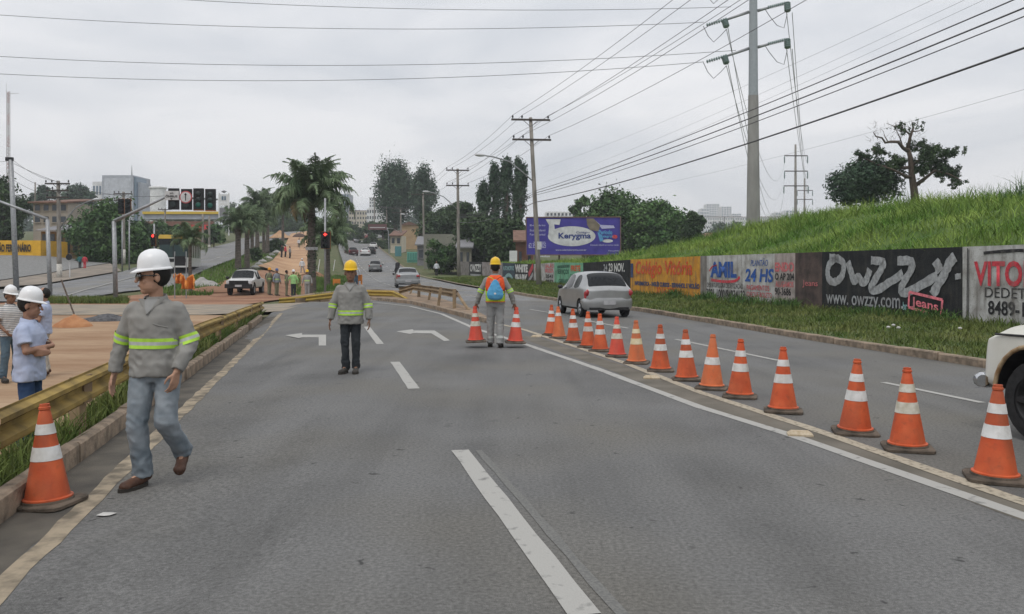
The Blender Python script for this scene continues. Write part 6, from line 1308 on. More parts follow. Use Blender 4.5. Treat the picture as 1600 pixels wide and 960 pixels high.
# ------------------------------------------------------------------ people
def cloth(name, c, c2=None, bump=.07, sc=5): return mat('cloth_'+name, c, .9, var=.14, col2=c2, scale=sc, bump=bump, bscale=140, detail=8)
SKIN = {'tan': mat('skin_tan', (.40, .235, .16), .6, var=.1, scale=14), 'brown': mat('skin_brown', (.21, .115, .075), .6, var=.12, scale=14), 'mid': mat('skin_mid', (.31, .175, .12), .6, var=.1, scale=14)}
HAIR = mat('dark_hair', (.012, .011, .01), .7); LIP = mat('lips', (.2, .08, .06), .6); EYEW = mat('eye', (.03, .025, .022), .3)
GREYSH = cloth('grey_shirt', (.2, .197, .185), (.27, .266, .25)); JEANS = cloth('faded_jeans', (.13, .16, .185), (.27, .3, .325), sc=5); DKJ = cloth('dark_jeans', (.018, .022, .026), (.035, .04, .045)); BLUEJ = cloth('blue_jeans', (.02, .045, .11), (.035, .07, .15)); MIDJ = cloth('mid_jeans', (.06, .1, .14), (.1, .15, .19)); GREYT = cloth('grey_trousers', (.22, .225, .22), (.3, .3, .295)); BEIGE = cloth('pale_trousers', (.42, .4, .36)); KHAKI = cloth('khaki', (.15, .155, .1), (.2, .2, .13))
SKYSH = cloth('pale_blue_shirt', (.33, .385, .53), (.41, .46, .6)); WHSH = cloth('white_shirt', (.55, .57, .6)); LIMESH = cloth('lime_shirt', (.3, .55, .22)); TEAL = cloth('teal', (.03, .13, .14)); PINK = cloth('red', (.5, .06, .08)); DARK = cloth('dark', (.03, .03, .035)); STRIPE = cloth('striped_polo', (.42, .42, .42)); BLSH = cloth('slate', (.2, .22, .25))
LIME = mat('hivis_lime', (.40, .66, .07), .5, var=.08, scale=20); SILV = mat('hivis_silver', (.40, .42, .40), .4, var=.12, scale=20); ORVEST = mat('hivis_orange', (.78, .10, .025), .7, var=.1, scale=12, bump=.15); LIVEST = mat('hivis_yellow', (.42, .6, .04), .7, var=.12, scale=12)
BROWN = mat('brown_boot', (.06, .03, .02), .6, col2=(.11, .055, .035), scale=12); BLACKB = mat('black_boot', (.03, .028, .026), .7, col2=(.06, .056, .05), scale=12); SOLE = mat('boot_sole', (.04, .035, .03), .9)
HELM = {'white': mat('helmet_white', (.72, .73, .74), .3, var=.04, coat=.2), 'yellow': mat('helmet_yellow', (.72, .45, .01), .3, var=.05, coat=.2), 'orange': mat('helmet_orange', (.65, .28, .02), .4, var=.05), 'blue': mat('helmet_blue', (.08, .12, .25), .4, var=.05)}
sn = STRIPE.node_tree.nodes; slk = STRIPE.node_tree.links; wv = sn.new('ShaderNodeTexWave'); wv.bands_direction = 'Z'; wv.inputs['Scale'].default_value = 9; tco = sn.new('ShaderNodeTexCoord'); slk.new(tco.outputs['Object'], wv.inputs['Vector']); rmp = sn.new('ShaderNodeValToRGB'); rmp.color_ramp.elements[0].position = .35; rmp.color_ramp.elements[0].color = (.24, .25, .27, 1); rmp.color_ramp.elements[1].position = .5; rmp.color_ramp.elements[1].color = (.58, .57, .55, 1); slk.new(wv.outputs['Fac'], rmp.inputs[0]); slk.new(rmp.outputs[0], sn['Principled BSDF'].inputs['Base Color'])
def remesh(mb, vox, it=6, fac=.5):
    me = mb.mesh('r'); bm = bmesh.new(); bm.from_mesh(me); bmesh.ops.recalc_face_normals(bm, faces=bm.faces); bm.to_mesh(me); bm.free()
    ob = bpy.data.objects.new('r', me); WORK.collection.objects.link(ob); md = ob.modifiers.new('r', 'REMESH'); md.mode = 'VOXEL'; md.voxel_size = vox
    if it: s = ob.modifiers.new('s', 'SMOOTH'); s.factor = fac; s.iterations = it
    res = baked(ob); bpy.data.objects.remove(ob); bpy.data.meshes.remove(me); res.materials.clear(); return res
def folds(me, amp, f, seed, zs=1.0, zones=None):
    n = len(me.vertices); co = np.zeros(n*3, np.float32); me.vertices.foreach_get('co', co); co = co.reshape(-1, 3); no = np.zeros(n*3, np.float32); me.vertex_normals.foreach_get('vector', no); no = no.reshape(-1, 3)
    o = np.zeros(n, np.float32)
    for i in range(n):
        x, y, z = co[i]; k = 1.0
        if zones: k = .45+sum(w*math.exp(-((z-zc)/s)**2) for zc, s, w in zones)
        a = noise.noise(Vector((x*f+seed, y*f, z*f*zs))); b = noise.noise(Vector((x*f*2.3+seed+7, y*f*2.3, z*f*2.3*zs+.6*x*f))); c = 1-2*abs(noise.noise(Vector((x*f*1.2+seed+3, y*f*1.2+z*f*.4, z*f*1.7*zs)))); o[i] = amp*k*(.6*a+.35*b+.55*(c-.6))
    me.vertices.foreach_set('co', (co+no*o[:, None]).ravel()); me.update()
BASE = dict(pelvis=(0, 0, .95), chest=(0, 0, 1.30), neck=(0, .012, 1.47), head=(0, -.012, 1.62), shR=(-.185, 0, 1.405), shL=(.185, 0, 1.405), elR=(-.27, .03, 1.13), elL=(.27, .03, 1.13), wrR=(-.30, -.03, .885), wrL=(.30, -.03, .885),
            hipR=(-.086, 0, .91), hipL=(.086, 0, .91), knR=(-.11, -.02, .50), knL=(.11, -.02, .50), anR=(-.12, .03, .095), anL=(.12, .03, .095), toeR=(-.15, -.13, .035), toeL=(.15, -.13, .035))
def hand(mb, wr, d, thumb, palm, side, curl=.5, s=1.0):
    d = Vector(d).normalized(); w = Vector(thumb); w = (w-d*w.dot(d)).normalized(); pn = Vector(palm); pn = (pn-d*pn.dot(d)-w*pn.dot(w)).normalized(); wr = Vector(wr)
    for i in range(4):
        o = (1.5-i)*.021; a = wr+d*.005+w*o*.55; b = wr+d*(.088-.004*abs(i-1))+w*o; mb.cap(a, b, .0145*s, .0115*s, 8); p = b; ang = 0; L = (.040, .044, .041, .032)[i]
        for k, (l, r0, r1) in enumerate(((L, .0095, .009), (L*.68, .009, .008), (L*.5, .008, .0065))):
            ang += curl*(.5, .75, .55)[k]; v = d*math.cos(ang)+pn*math.sin(ang)+w*o*1.2; q = p+v.normalized()*l; mb.cap(p, q, r0*s, r1*s, 7); p = q
    a = wr+d*.022+w*.022; b = a+(d*.55+w*.75+pn*.35).normalized()*.042; mb.cap(a, b, .0145*s, .0115*s, 8); c = b+(d*.9+w*.28+pn*.3).normalized()*.033; mb.cap(b, c, .0108*s, .0095*s, 7); e = c+(d*1.0+pn*.25).normalized()*.024; mb.cap(c, e, .0095*s, .007*s, 7)
def ring_pts(cx, cy, z, rx, ry, n=28, p=2.3):
    out = []
    for k in range(n):
        a = 2*PI*k/n; c, s = math.cos(a), math.sin(a); out.append((cx+rx*math.copysign(abs(c)**(2/p), c), cy+ry*math.copysign(abs(s)**(2/p), s), z))
    return out
def band(name, bvh, c, axis, w, m, parent, exp, n=36, z=0, tilt=None):
    """reflective strip wrapped on a garment: rays from the limb axis find the cloth"""
    axis = Vector(axis).normalized(); u = axis.orthogonal().normalized(); v = axis.cross(u); c = Vector(c); rows_ = []
    for t in (-w/2, -w/6, w/6, w/2):
        row = []
        for k in range(n):
            a = 2*PI*k/n; d = u*math.cos(a)+v*math.sin(a); o = c+axis*t; h = bvh.ray_cast(o, d, exp*1.7); r = h[3] if h[0] is not None else exp; row.append(o+d*(min(r, exp*1.6)+.007))
        for _ in range(2): row = [(row[k-1]+row[k]*2+row[(k+1) % n])/4 for k in range(n)]
        row = [p+(p-(c+axis*t)).normalized()*.003 for p in row]
        rows_.append(row)
    mb = MB()
    for i, sl in enumerate((0, 1, 0)): mb.cur = sl; mb.loft([rows_[i], rows_[i+1]], False)
    mb.cur = 0; return mb.build(name, m, parent, smooth=True)
def helmet(parent, Rh, hc, m, s=1.0):
    prof = [(.90, -.012), (1.0, -.012), (1.10, -.016), (1.10, -.008), (1.0, .004), (.985, .03), (.945, .06), (.85, .09), (.69, .113), (.45, .13), (.2, .138), (.02, .14)]; rings = []; n = 36
    for i, (f, z) in enumerate(prof):
        rg = []
        for k in range(n):
            a = 2*PI*k/n; x = .106*f*math.cos(a); y = .121*f*math.sin(a)+.008; zz = z; fr = max(0, -math.sin(a))**3
            if 1 <= i <= 3 and f > 1.05: y -= .04*fr; zz -= .010*fr
            if i >= 4: zz += .010*math.exp(-(x/.018)**2)*min(1, (i-4)/3)*(1 if i < 11 else .9); 
            rg.append(Vector((x, y, zz))*s)
        rings.append([hc+Rh @ (p+Vector((0, 0, .056))) for p in rg])
    mb = MB(); mb.loft(rings, True); return mb.build('helmet', m, parent, smooth='auto', fix=True)
def person(label, loc, rz, pose=None, shirt=GREYSH, trousers=JEANS, skin='tan', boots=BLACKB, helm='white', vox=.007, near=True, yaw=0, pitch=0, sleeve='long', bands=(), armband=(), hem=.84, loose=1.0, vest=False, glasses=False, scale=1.0, seed=0, curlR=.5, curlL=.5, handR=None, handL=None, legloose=1.0, hair=True, group=None, legband=None, skirt=False):
    J = {k: Vector(v) for k, v in BASE.items()}
    for k, v in (pose or {}).items(): J[k] = Vector(v)
    root = thing('person', label, 'person', loc, rz, group); root.scale = (scale,)*3; vb = vox; vc = max(.011, vox*1.5) if near else vox; n = 12 if near else 8
    Rh = Matrix.Rotation(yaw, 3, 'Z') @ Matrix.Rotation(pitch, 3, 'X'); hc = J['head'].copy(); HS = 1.2 if near else 1.1; hq = HS/1.1; hc.z += .012 if near else 0
    # body: one continuous surface
    mb = MB(); pv, ch, nk = J['pelvis'], J['chest'], J['neck']
    mb.cap(pv+Vector((0, 0, -.02)), pv.lerp(ch, .5), .115, .11, n, sx=1.15); mb.cap(pv.lerp(ch, .45), ch, .11, .125, n, sx=1.15); mb.cap(J['shR']*.8+ch*.2+Vector((0, 0, -.035)), J['shL']*.8+ch*.2+Vector((0, 0, -.035)), .05, .05, n); mb.cap(ch+Vector((0, 0, .1)), nk, .07, .055, n); mb.cap(nk+Vector((0, 0, -.03)), hc+Rh @ Vector((0, .02, -.04)), .053, .05, n)
    def hp(x, y, z): return hc+Rh @ (Vector((x, y, z))*HS)
    mb.ell(hp(0, .012, .02), (.081*hq, .102*hq, .105*hq), 16, 10, Rh); mb.ell(hp(0, -.018, -.052), (.065*hq, .076*hq, .069*hq), 14, 8, Rh); mb.ell(hp(0, -.052, -.092), (.034*hq, .032*hq, .025*hq), 10, 6, Rh)
    if near:
        mb.cap(hp(0, -.082, .012), hp(0, -.104, -.028), .009, .0145, 8); mb.ell(hp(0, -.076, .024), (.052*hq, .016*hq, .011*hq), 10, 6, Rh); mb.ell(hp(.032, -.062, -.03), (.024*hq, .02*hq, .02*hq), 8, 6, Rh); mb.ell(hp(-.032, -.062, -.03), (.024*hq, .02*hq, .02*hq), 8, 6, Rh); mb.ell(hp(0, -.082, -.056), (.024*hq, .011*hq, .011*hq), 8, 6, Rh)
        for s in (-1, 1): mb.ell(hp(s*.077, .012, -.012), (.011*hq, .02*hq, .031*hq), 8, 6, Rh)
    for S in 'RL':
        sg = -1 if S == 'R' else 1; sh, el, wr = J['sh'+S], J['el'+S], J['wr'+S]
        mb.cap(sh*.9+ch*.1+Vector((0, 0, -.035)), el, .046, .04, n); mb.cap(el, wr, .041, .027, n)
        d = (wr-el).normalized(); hd = (handR if S == 'R' else handL) or dict(); 
        if near: hand(mb, wr+d*.01, hd.get('d', d), hd.get('thumb', (0, -1, 0)), hd.get('palm', (-sg, 0, 0)), sg, curlR if S == 'R' else curlL)
        else: mb.cap(wr, wr+d*.13, .04, .028, 8)
        mb.cap(J['hip'+S], J['kn'+S], .082, .055, n); mb.cap(J['kn'+S], J['an'+S], .054, .038, n); mb.cap(J['an'+S], J['an'+S].lerp(J['toe'+S], .8), .036, .03, n)
    me = remesh(mb, vb, 3 if near else 2, .4); bo = link('body', me, SKIN[skin], root, smooth=True)
    # shirt
    mb = MB(); prof = [(hem, .188, .135), (hem+.06, .187, .135), (1.0, .18, .13), (1.12, .178, .128), (1.22, .188, .132), (1.32, .2, .132), (1.37, .2, .124), (1.405, .172, .106), (1.435, .118, .09), (1.46, .078, .078), (1.475, .07, .074)]; rings = []
    for z, rx, ry in prof:
        t = max(0, min(1, (z-.95)/(1.30-.95))); c = pv.lerp(ch, t) if z < 1.3 else ch.lerp(nk, (z-1.3)/.17 if z < 1.47 else 1); rings.append(ring_pts(c.x, c.y, z, rx*(loose if z < 1.35 else 1), ry*(loose if z < 1.35 else 1)))
    mb.loft(rings)
    for S in 'RL':
        sh, el, wr = J['sh'+S], J['el'+S], J['wr'+S]
        if sleeve == 'long': mb.cap(sh*.93+ch*.07+Vector((0, 0, -.03)), el, .068*loose, .062*loose, n); mb.cap(el, wr, .062*loose, .052*loose, n, round_=False); mb.cap(el-(wr-el).normalized()*.02, el, .06*loose, .062*loose, n)
        else: mb.cap(sh*.93+ch*.07+Vector((0, 0, -.03)), sh.lerp(el, .72), .07, .08, n, round_=False); mb.ell(sh*.93+ch*.07+Vector((0, 0, -.03)), (.069, .069, .069), 10, 8)
    me = remesh(mb, vc, 5 if near else 2)
    if near: folds(me, .016, 10, seed, .8, [(hem+.1, .12, .7), (1.15, .1, .3)])
    sh_o = link('shirt', me, shirt, root, smooth=True); bvh = BVHTree.FromPolygons([v.co for v in me.vertices], [tuple(p.vertices) for p in me.polygons])
    # collar
    if near:
        mb = MB(); nc = J['neck']
        cr = [[nc+Vector((math.cos(a)*r, math.sin(a)*r*1.05-.012, z+.02*math.sin(a))) for a in [2*PI*k/24-PI*.24 for k in range(19)]] for r, z in ((.073, -.02), (.074, .012), (.085, .008), (.097, -.038))]
        mb.loft(cr, False, close=False); mb.build('collar', shirt, sh_o, smooth=True)
        if sleeve == 'long' and not vest:
            mb = MB(); rowsv = []
            for q in range(7):
                z = 1.455-.02*q; hw = .05*(1-q/6.3)+.003; row = []
                for xx in (-1, -.5, 0, .5, 1):
                    h = bvh.ray_cast(Vector((nc.x+xx*hw, -.6, z)), Vector((0, 1, 0))); row.append(Vector((nc.x+xx*hw, (h[0].y if h[0] else -.08)-.006, z)))
                rowsv.append(row)
            mb.loft(rowsv, False, close=False); mb.build('undershirt', GREYT, sh_o, smooth=True)
            for s in (-1, 1):
                mb = MB(); e0 = rowsv[0][2+2*s]; e1 = rowsv[-1][2]; pts_ = [e0.lerp(e1, t) for t in (0, .33, .66, 1)]
                mb.loft([[p+Vector((0, -.006, 0)) for p in pts_], [p+Vector((s*.03*(1-i/3.2), -.014, .006)) for i, p in enumerate(pts_)], [p+Vector((s*.055*(1-i/3.0), -.002, .0)) for i, p in enumerate(pts_)]], False, close=False); mb.build('lapel', shirt, sh_o, smooth=True)
            mb = MB(); pz = 1.24
            h = bvh.ray_cast(Vector((.1, -.6, pz)), Vector((0, 1, 0))); 
            if h[0]: mb.tube([Vector((x, (bvh.ray_cast(Vector((x, -.6, z)), Vector((0, 1, 0)))[0] or Vector((0, -.13, 0))).y-.004, z)) for x, z in ((.05, pz+.03), (.09, pz+.015), (.15, pz-.0))], .004, 5); mb.build('pocket_flap', shirt, sh_o)
    for z in bands:
        t = max(0, min(1, (z-.95)/.35)); c = pv.lerp(ch, t); c = Vector((c.x, c.y, z)); band('reflective_band', bvh, c, (0, 0, 1), .08, [LIME, SILV], sh_o, .165*loose)
    for f in armband:
        for S in 'RL':
            sh, el, wr = J['sh'+S], J['el'+S], J['wr'+S]; p = sh.lerp(el, f) if f <= 1 else el.lerp(wr, f-1); ax = (el-sh) if f <= 1 else (wr-el); band('arm_band', bvh, p, ax, .072, [LIME, SILV], sh_o, .068*loose, 20)
    # trousers
    mb = MB()
    top = pv.z+.07
    mb.loft([ring_pts(pv.x, pv.y, z, rx, ry) for z, rx, ry in ((pv.z-.14, .14, .11), (pv.z-.08, .165, .125), (pv.z, .168, .122), (top, .155, .112))])
    for S in 'RL':
        hp_, kn, an = J['hip'+S], J['kn'+S], J['an'+S]; k = legloose; ae = an+(kn-an).normalized()*-.02
        mb.cap(hp_, kn, .097*k, .076*k, n); mb.cap(kn, kn.lerp(an, .5), .076*k, .07*k, n); mb.cap(kn.lerp(an, .5), ae, .07*k, .074*k, n, round_=False)
    me = remesh(mb, vc, 5 if near else 2)
    if near: folds(me, .015, 10, seed+11, .9, [(.5, .1, .6), (.16, .12, .9), (.85, .06, .3)])
    tr = link('trousers', me, trousers, root, smooth=True)
    if legband:
        b2 = BVHTree.FromPolygons([v.co for v in me.vertices], [tuple(p.vertices) for p in me.polygons])
        for S in 'RL': p = J['kn'+S].lerp(J['an'+S], legband); band('leg_band', b2, p, J['an'+S]-J['kn'+S], .05, [SILV, SILV], tr, .075*legloose, 20)
    if near:
        mb = MB(); mb.loft([ring_pts(pv.x, pv.y, z, .172, .126) for z in (pv.z+.02, pv.z+.055)], False); mb.build('belt', DARK, tr, smooth=True)
    # boots
    for S in 'RL':
        an, to = J['an'+S], J['toe'+S]; mb = MB(); f = (to-an); fd = f.normalized(); up = Vector((0, 0, 1)); heel = an-Vector((fd.x, fd.y, 0))*.05; dn = (fd.cross(fd.cross(up))).normalized()
        if dn.z > 0: dn = -dn
        zlow = min(to.z, an.z)-.032
        mb.cap(an+Vector((0, 0, .05)), an+dn*.01, .05, .052, 10); mb.cap(an+dn*.035-fd*.035, to+fd*.01, .043, .045, 10); mb.cap(an-fd*.03+dn*.03, an.lerp(to, .5)+dn*.015, .045, .048, 10); mb.ell(to+fd*.01+Vector((0, 0, .006)), (.05, .058, .038), 10, 6)
        me = remesh(mb, .009 if near else .03, 3); 
        if abs(to.z-an.z) < .09:
            for v in me.vertices: v.co.z = max(v.co.z, .004)
        bt_ = link('boot', me, boots, root, smooth=True)
        if near and abs(to.z-an.z) < .09:
            ctr = (an+to)/2; ln = Vector((fd.x, fd.y, 0)).normalized(); pr = Vector((-ln.y, ln.x, 0)); mb = MB(); mb.loft([[Vector((ctr.x, ctr.y, z))+ln*(.145*math.cos(a)+.012)+pr*.052*math.sin(a)*(1+.1*math.cos(a)) for a in [2*PI*k/20 for k in range(20)]] for z in (.0, .028)]); mb.build('sole', SOLE, bt_, fix=True)
    if hair:
        mb = MB(); mb.ell(hp(0, .026, .018), (.086*hq, .096*hq, .104*hq), 14, 9, Rh); mb.build('hair', HAIR, root, smooth=True)
    if helm: helmet(root, Rh @ Matrix.Rotation(rad(3), 3, 'X'), hp(0, .004, .008), HELM[helm], hq*.93)
    if near:
        for s in (-1, 1): mb = MB(); mb.ell(hp(s*.03, -.074, .006), (.011*hq, .008*hq, .006*hq), 8, 5, Rh); mb.build('eye', EYEW, root, smooth=True)
        mb = MB(); mb.ell(hp(0, -.0905, -.057), (.022*hq, .006*hq, .005*hq), 10, 5, Rh); mb.build('mouth', LIP, root, smooth=True)
        for s in (-1, 1): mb = MB(); mb.ell(hp(s*.031, -.086, .025), (.02*hq, .007*hq, .0045*hq), 8, 5, Rh); mb.build('eyebrow', HAIR, root, smooth=True)
    if glasses:
        mb = MB()
        for s in (-1, 1): mb.ell(hp(s*.035, -.09, .002), (.038*hq, .014*hq, .027*hq), 12, 6, Rh); mb.tube([hp(s*.064, -.082, .01), hp(s*.08, -.03, .008), hp(s*.08, .02, .004)], .005, 5)
        mb.tube([hp(-.012, -.1, .012), hp(.012, -.1, .012)], .005, 5); mb.build('sunglasses', mat('sunglass_black', (.008, .008, .009), .08, spec=.8), root, smooth=True)
    if vest:
        vr = [(.93, .192, .146), (1.0, .19, .145), (1.1, .19, .143), (1.15, .19, .143)]; vr2 = [(1.15, .191, .144), (1.25, .2, .146), (1.34, .2, .142), (1.40, .18, .125), (1.445, .13, .105), (1.475, .088, .092)]
        for nm_, vv, m_ in (('vest_lower', vr, LIVEST), ('vest_upper', vr2, ORVEST)):
            mb = MB(); mb.loft([ring_pts(0, 0, z, rx*1.04, ry*1.04, 32) for z, rx, ry in vv], True); me = mb.mesh('v'); bpy.data.meshes.remove(me); me = remesh(mb, .012, 3); folds(me, .007, 11, seed+5); link(nm_, me, m_, root, smooth=True)
        mb = MB(); mb.box((0, .152, 1.335), (.2, .012, .06)); mb.build('vest_panel', mat('vest_pale', (.8, .28, .2), .6), root)
        mb = MB(); mb.loft([ring_pts(0, 0, z, .2, .152, 32) for z in (.925, .94)], False); mb.build('vest_trim', ORVEST, root)
    return root
# the three workers on the near road
g = G(243, 757); W1 = person('worker in white helmet and sunglasses walking along the left kerb, grey shirt and faded jeans', g, rad(-4), dict(knR=(-.095, -.10, .495), anR=(-.075, -.06, .095), toeR=(-.12, -.21, .036), knL=(.125, -.09, .515), anL=(.155, .15, .235), toeL=(.175, .045, .115), hipR=(-.09, -.01, .91), hipL=(.1, .01, .91),
    elR=(-.285, .03, 1.13), wrR=(-.315, -.03, .88), elL=(.275, .02, 1.13), wrL=(.235, -.13, .905), head=(-.01, -.02, 1.62)), GREYSH, JEANS, 'tan', BROWN, 'white', .0065, True, rad(-52), rad(2), bands=(1.115,), armband=(.93,), hem=.85, loose=1.07, glasses=True, seed=1, curlR=.35, curlL=.55, legloose=1.08, scale=1.035, handL=dict(d=(-.15, -.1, -1), thumb=(-.4, -.9, 0), palm=(-1, .3, 0)))
g = G(548, 583); W2 = person('worker in yellow helmet standing on the road, grey shirt with lime bands and dark trousers', g, rad(3), dict(knR=(-.09, -.03, .50), anR=(-.075, .0, .095), toeR=(-.13, -.15, .036), knL=(.085, -.02, .50), anL=(.085, .02, .095), toeL=(.09, -.15, .036), elR=(-.285, .02, 1.12), wrR=(-.325, -.02, .875), elL=(.28, .02, 1.12), wrL=(.30, -.02, .875)), GREYSH, DKJ, 'brown', BLACKB, 'yellow', .008, True, rad(4), rad(-3), bands=(.985,), armband=(1.12,), hem=.80, loose=1.12, seed=2, curlR=.4, curlL=.45, legloose=.93, scale=.97)
g = G(774, 543); W3 = person('worker in orange and lime vest seen from behind carrying two cones', g, rad(178), dict(knR=(-.10, .04, .50), anR=(-.10, .12, .10), toeR=(-.12, -.04, .04), knL=(.10, -.04, .50), anL=(.10, -.06, .095), toeL=(.12, -.21, .036), shR=(-.185, 0, 1.405), shL=(.185, 0, 1.405), elR=(-.30, .0, 1.14), wrR=(-.38, -.04, .885), elL=(.30, .0, 1.14), wrL=(.385, -.04, .885)), GREYSH, GREYT, 'brown', BLACKB, 'yellow', .0085, True, 0, 0, bands=(), armband=(.96,), hem=.88, loose=1.02, seed=3, vest=True, legloose=1.06, legband=.72, scale=1.025, curlR=.9, curlL=.9, handR=dict(palm=(.4, -.9, 0), thumb=(1, .2, 0)), handL=dict(palm=(-.4, -.9, 0), thumb=(-1, .2, 0)))
for (px, s, lb) in ((741, -1, 'orange cone carried in the left side of the vest worker, off the ground'), (803, 1, 'orange cone carried in the right side of the vest worker, off the ground')):
    c = make_cone(lb, (W3.location.x+s*.405+(.0 if s < 0 else .01), W3.location.y+.04, .115 if s < 0 else .095), rad(5), body='cone_red', band='cone_dirty' if s < 0 else 'cone_white', tilt=(rad(2), rad(s*2)))
# blue drawstring bag on his back
bag = thing('drawstring_bag', 'light blue drawstring bag on the back of the vest worker', 'bag', W3.location+Vector((0, -.19, 0))); mb = MB(); rings = []
for z, rx, ry in ((1.0, .1, .05), (1.03, .15, .075), (1.1, .172, .09), (1.2, .155, .085), (1.3, .105, .06), (1.38, .055, .035), (1.42, .03, .022)): rings.append([(x, y-.03, z) for x, y, _ in ring_pts(0, 0, z, rx, ry, 24)])
mb.loft(rings); me = remesh(mb, .012, 3); folds(me, .012, 13, 4, .25); link('pouch', me, cloth('bag_blue', (.07, .27, .48), (.1, .34, .56)), bag, smooth=True)
for s in (-1, 1): mb = MB(); mb.tube([(s*.01, -.02, 1.40), (s*.09, .0, 1.46), (s*.15, .06, 1.475), (s*.13, .16, 1.47)], .006, 5); mb.tube([(s*.13, -.02, 1.06), (s*.19, .04, 1.12), (s*.21, .1, 1.25)], .006, 5); mb.build('cord', LIME if s < 0 else DARK, bag)
mb = MB(); mb.ell((0, -.125, 1.13), (.025, .006, .02), 10, 5); mb.build('logo', M['cone_white'], bag)
# men talking in the yard
cross = dict(elR=(-.235, -.06, 1.14), wrR=(.04, -.225, 1.18), elL=(.235, -.06, 1.13), wrL=(-.05, -.215, 1.11))
hx = dict(handR=dict(d=(.75, .65, .0), thumb=(0, 0, 1), palm=(-.6, .7, 0)), handL=dict(d=(-.8, .6, .05), thumb=(0, 0, 1), palm=(.6, .7, 0)))
g = atx(46, 9.45); person('man in white helmet and pale blue shirt with crossed arms nearest the guardrail', g, rad(98), cross, SKYSH, BLUEJ, 'mid', BLACKB, 'white', .008, True, rad(8), rad(8), sleeve='short', hem=.80, loose=1.1, seed=21, **hx)
g = atx(16, 16.3); person('man in white helmet, striped polo and blue jeans at the left edge', g, rad(60), dict(elR=(-.26, -.02, 1.13), wrR=(-.2, -.18, .98), elL=(.25, .02, 1.13), wrL=(.24, -.1, .9)), STRIPE, MIDJ, 'brown', BLACKB, 'white', .010, True, rad(10), rad(6), sleeve='short', hem=.86, loose=1.05, seed=22)
g = atx(69, 17.2); person('man in pale blue shirt and white trousers with crossed arms behind the nearest man', g, rad(-70), cross, SKYSH, BEIGE, 'mid', BROWN, None, .010, True, rad(-5), rad(5), sleeve='short', hem=.84, loose=1.05, seed=23, **hx)
# group by the end of the near road, site crew and passers-by
def far(label, px, Y, rz, shirt, trousers, helm, pose=None, scale=1.0, skin='brown', bands=(1.08,), dz=0, group=None, **kw):
    g = atx(px, Y); g.z += dz; return person(label, g, rad(rz), pose, shirt, trousers, skin, BLACKB, helm, .022, False, rad(kw.pop('yaw', 0)), 0, bands=bands, hem=.85, scale=scale, hair=not helm, group=group, **kw)
GR = 'site workers by the end of the road'
ov = {'knR': (-.09, 0, .5), 'anR': (-.08, .02, .095), 'toeR': (-.1, -.13, .035), 'knL': (.09, 0, .5), 'anL': (.08, .02, .095), 'toeL': (.1, -.13, .035)}
def pack(px, Y, lb):
    g = atx(px, Y); o = thing('backpack', lb, 'bag', g+Vector((-.2, .12, 1.0))); mb = MB(); mb.ell((0, 0, .2), (.12, .14, .24), 12, 8); mb.build('pouch', DARK, o, smooth=True); mb = MB(); mb.tube([(.1, 0, .38), (.16, -.12, .44), (.14, -.2, .3)], .015, 5); mb.build('strap', DARK, o)
far('worker in orange helmet with a dark backpack, leftmost of the group behind the rail end', 421, 56, 70, KHAKI, KHAKI, 'orange', ov, group=GR); pack(421, 56, 'dark backpack worn by the orange-helmet worker')
far('worker in dark blue helmet and slate shirt, second from left of the group', 432.5, 56, 60, BLSH, KHAKI, 'blue', ov, group=GR); pack(432.5, 56, 'dark backpack worn by the blue-helmet worker')
far('worker in khaki without helmet, third from left of the group', 448, 56.5, 110, KHAKI, KHAKI, None, ov, group=GR)
far('worker in white helmet and bright lime shirt, centre of the group', 458.5, 56, 200, LIMESH, DKJ, 'white', dict(ov, elL=(.28, -.1, 1.2), wrL=(.2, -.3, 1.25)), group=GR, bands=())
far('worker in yellow helmet and pale grey clothes, rightmost of the group', 480, 56, 10, GREYT, GREYT, 'yellow', ov, group=GR)
far('surveyor in white standing with legs apart on the sand track', 472, 100, 20, WHSH, GREYT, 'white', dict(knL=(.2, -.05, .5), anL=(.3, .02, .095), toeL=(.35, -.12, .035)), bands=())
for px, Y, s_, t_, lb in ((440, 118, DARK, DARK, 'dark-clothed labourer on the sand track, left of three'), (446, 120, PINK, DKJ, 'labourer in dull red on the sand track, middle of three'), (453, 118, GREYT, DKJ, 'bending labourer in grey on the sand track, right of three')): far(lb, px, Y, 80, s_, t_, None, None, bands=(), group='labourers on the sand track')
far('labourer under a dark sunshade far up the sand track', 467, 158, 0, WHSH, DKJ, None, None, bands=())
g = atx(468, 159); um = thing('sunshade', 'dark parasol above the far labourer on the sand track', 'parasol', g); mb = MB(); mb.tube([(0, 0, 0), (0, 0, 2.6)], .04, 5); mb.build('pole', M['steel'], um); mb = MB(); mb.lathe([(1.35, 2.0), (1.0, 2.35), (.5, 2.6), (.03, 2.7)], n=14); mb.build('canopy', mat('parasol_brown', (.09, .06, .05), .9), um)
tp = atx(484, 101); sv = thing('survey_stakes', 'white stakes and string beside the surveyor', 'stakes', tp)
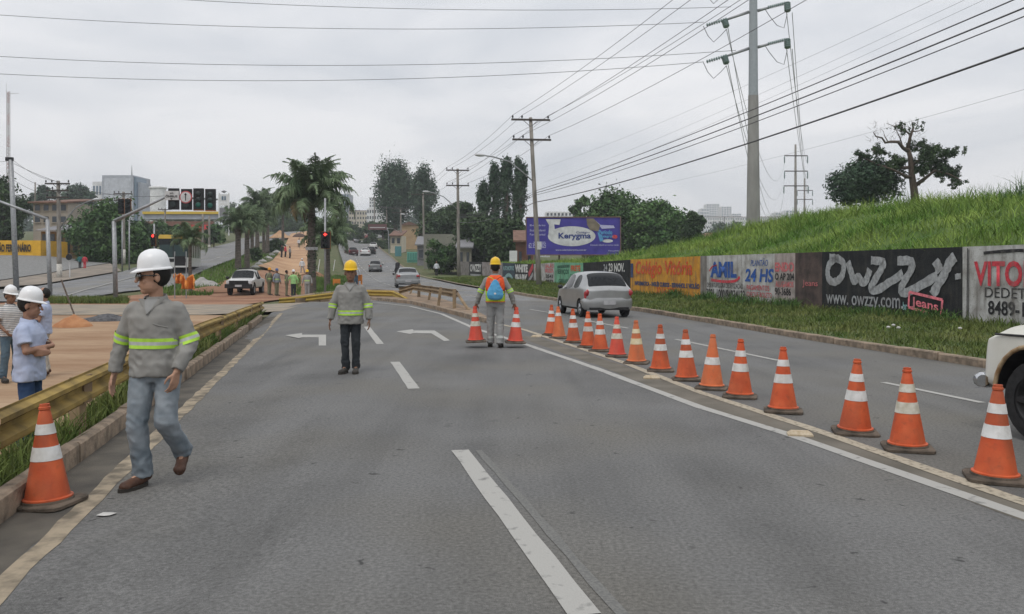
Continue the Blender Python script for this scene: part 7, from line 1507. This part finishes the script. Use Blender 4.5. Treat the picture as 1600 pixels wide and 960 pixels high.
for i in range(4): mb = MB(); mb.tube([(i*.5, i*2.0, 0), (i*.5+.25, i*2.0, 1.6)], .05, 5); mb.build('stake', WHITE, sv)
far('man in white shirt seen from behind, walking beside the orange barrier', 556, 64, 185, WHSH, MIDJ, None, dict(ov, knL=(.09, .05, .5)), bands=())
far('pedestrian in teal on the left pavement, left of the pair', 125, 84, 190, TEAL, DARK, None, ov, .82, bands=(), group='two pedestrians on the pavement'); far('pedestrian in red on the left pavement, right of the pair', 132.5, 84, 190, PINK, PINK, None, ov, .8, bands=(), group='two pedestrians on the pavement')
far('pedestrian in pale top and dark shorts on the right verge', 682, 96, 10, WHSH, DARK, None, ov, .95, bands=(), dz=.1)
g = MOTO; ro = person('motorcycle rider in dark clothes beside the sedan', g+Vector((-.1, .62, .33)), rad(170), dict(pelvis=(0, 0, .55), chest=(0, -.1, .9), neck=(0, -.12, 1.07), head=(0, -.14, 1.235), shR=(-.185, -.1, 1.0), shL=(.185, -.1, 1.0), elR=(-.28, -.25, .8), elL=(.28, -.25, .8), wrR=(-.32, -.5, .72), wrL=(.32, -.5, .72), hipR=(-.1, 0, .5), hipL=(.1, 0, .5), knR=(-.22, -.35, .4), knL=(.22, -.35, .4), anR=(-.22, -.1, .08), anL=(.22, -.1, .08), toeR=(-.22, -.28, .06), toeL=(.22, -.28, .06)), DARK, DARK, 'brown', BLACKB, None, .022, False, hem=.5)

# ------------------------------------------------------------------ thin grey air
hz = MB(); hz.box((0, 700, 30), (2600, 1700, 85)); ho = hz.build('haze', None); ho['kind'] = 'stuff'
hm = bpy.data.materials.new('haze_air'); hm.use_nodes = True; hn = hm.node_tree.nodes; hn.clear(); hv = hn.new('ShaderNodeVolumePrincipled'); hout = hn.new('ShaderNodeOutputMaterial'); hm.node_tree.links.new(hv.outputs[0], hout.inputs['Volume'])
hv.inputs['Color'].default_value = (.86, .9, .95, 1); hv.inputs['Density'].default_value = .00045; ho.data.materials.append(hm)

bpy.data.scenes.remove(WORK)
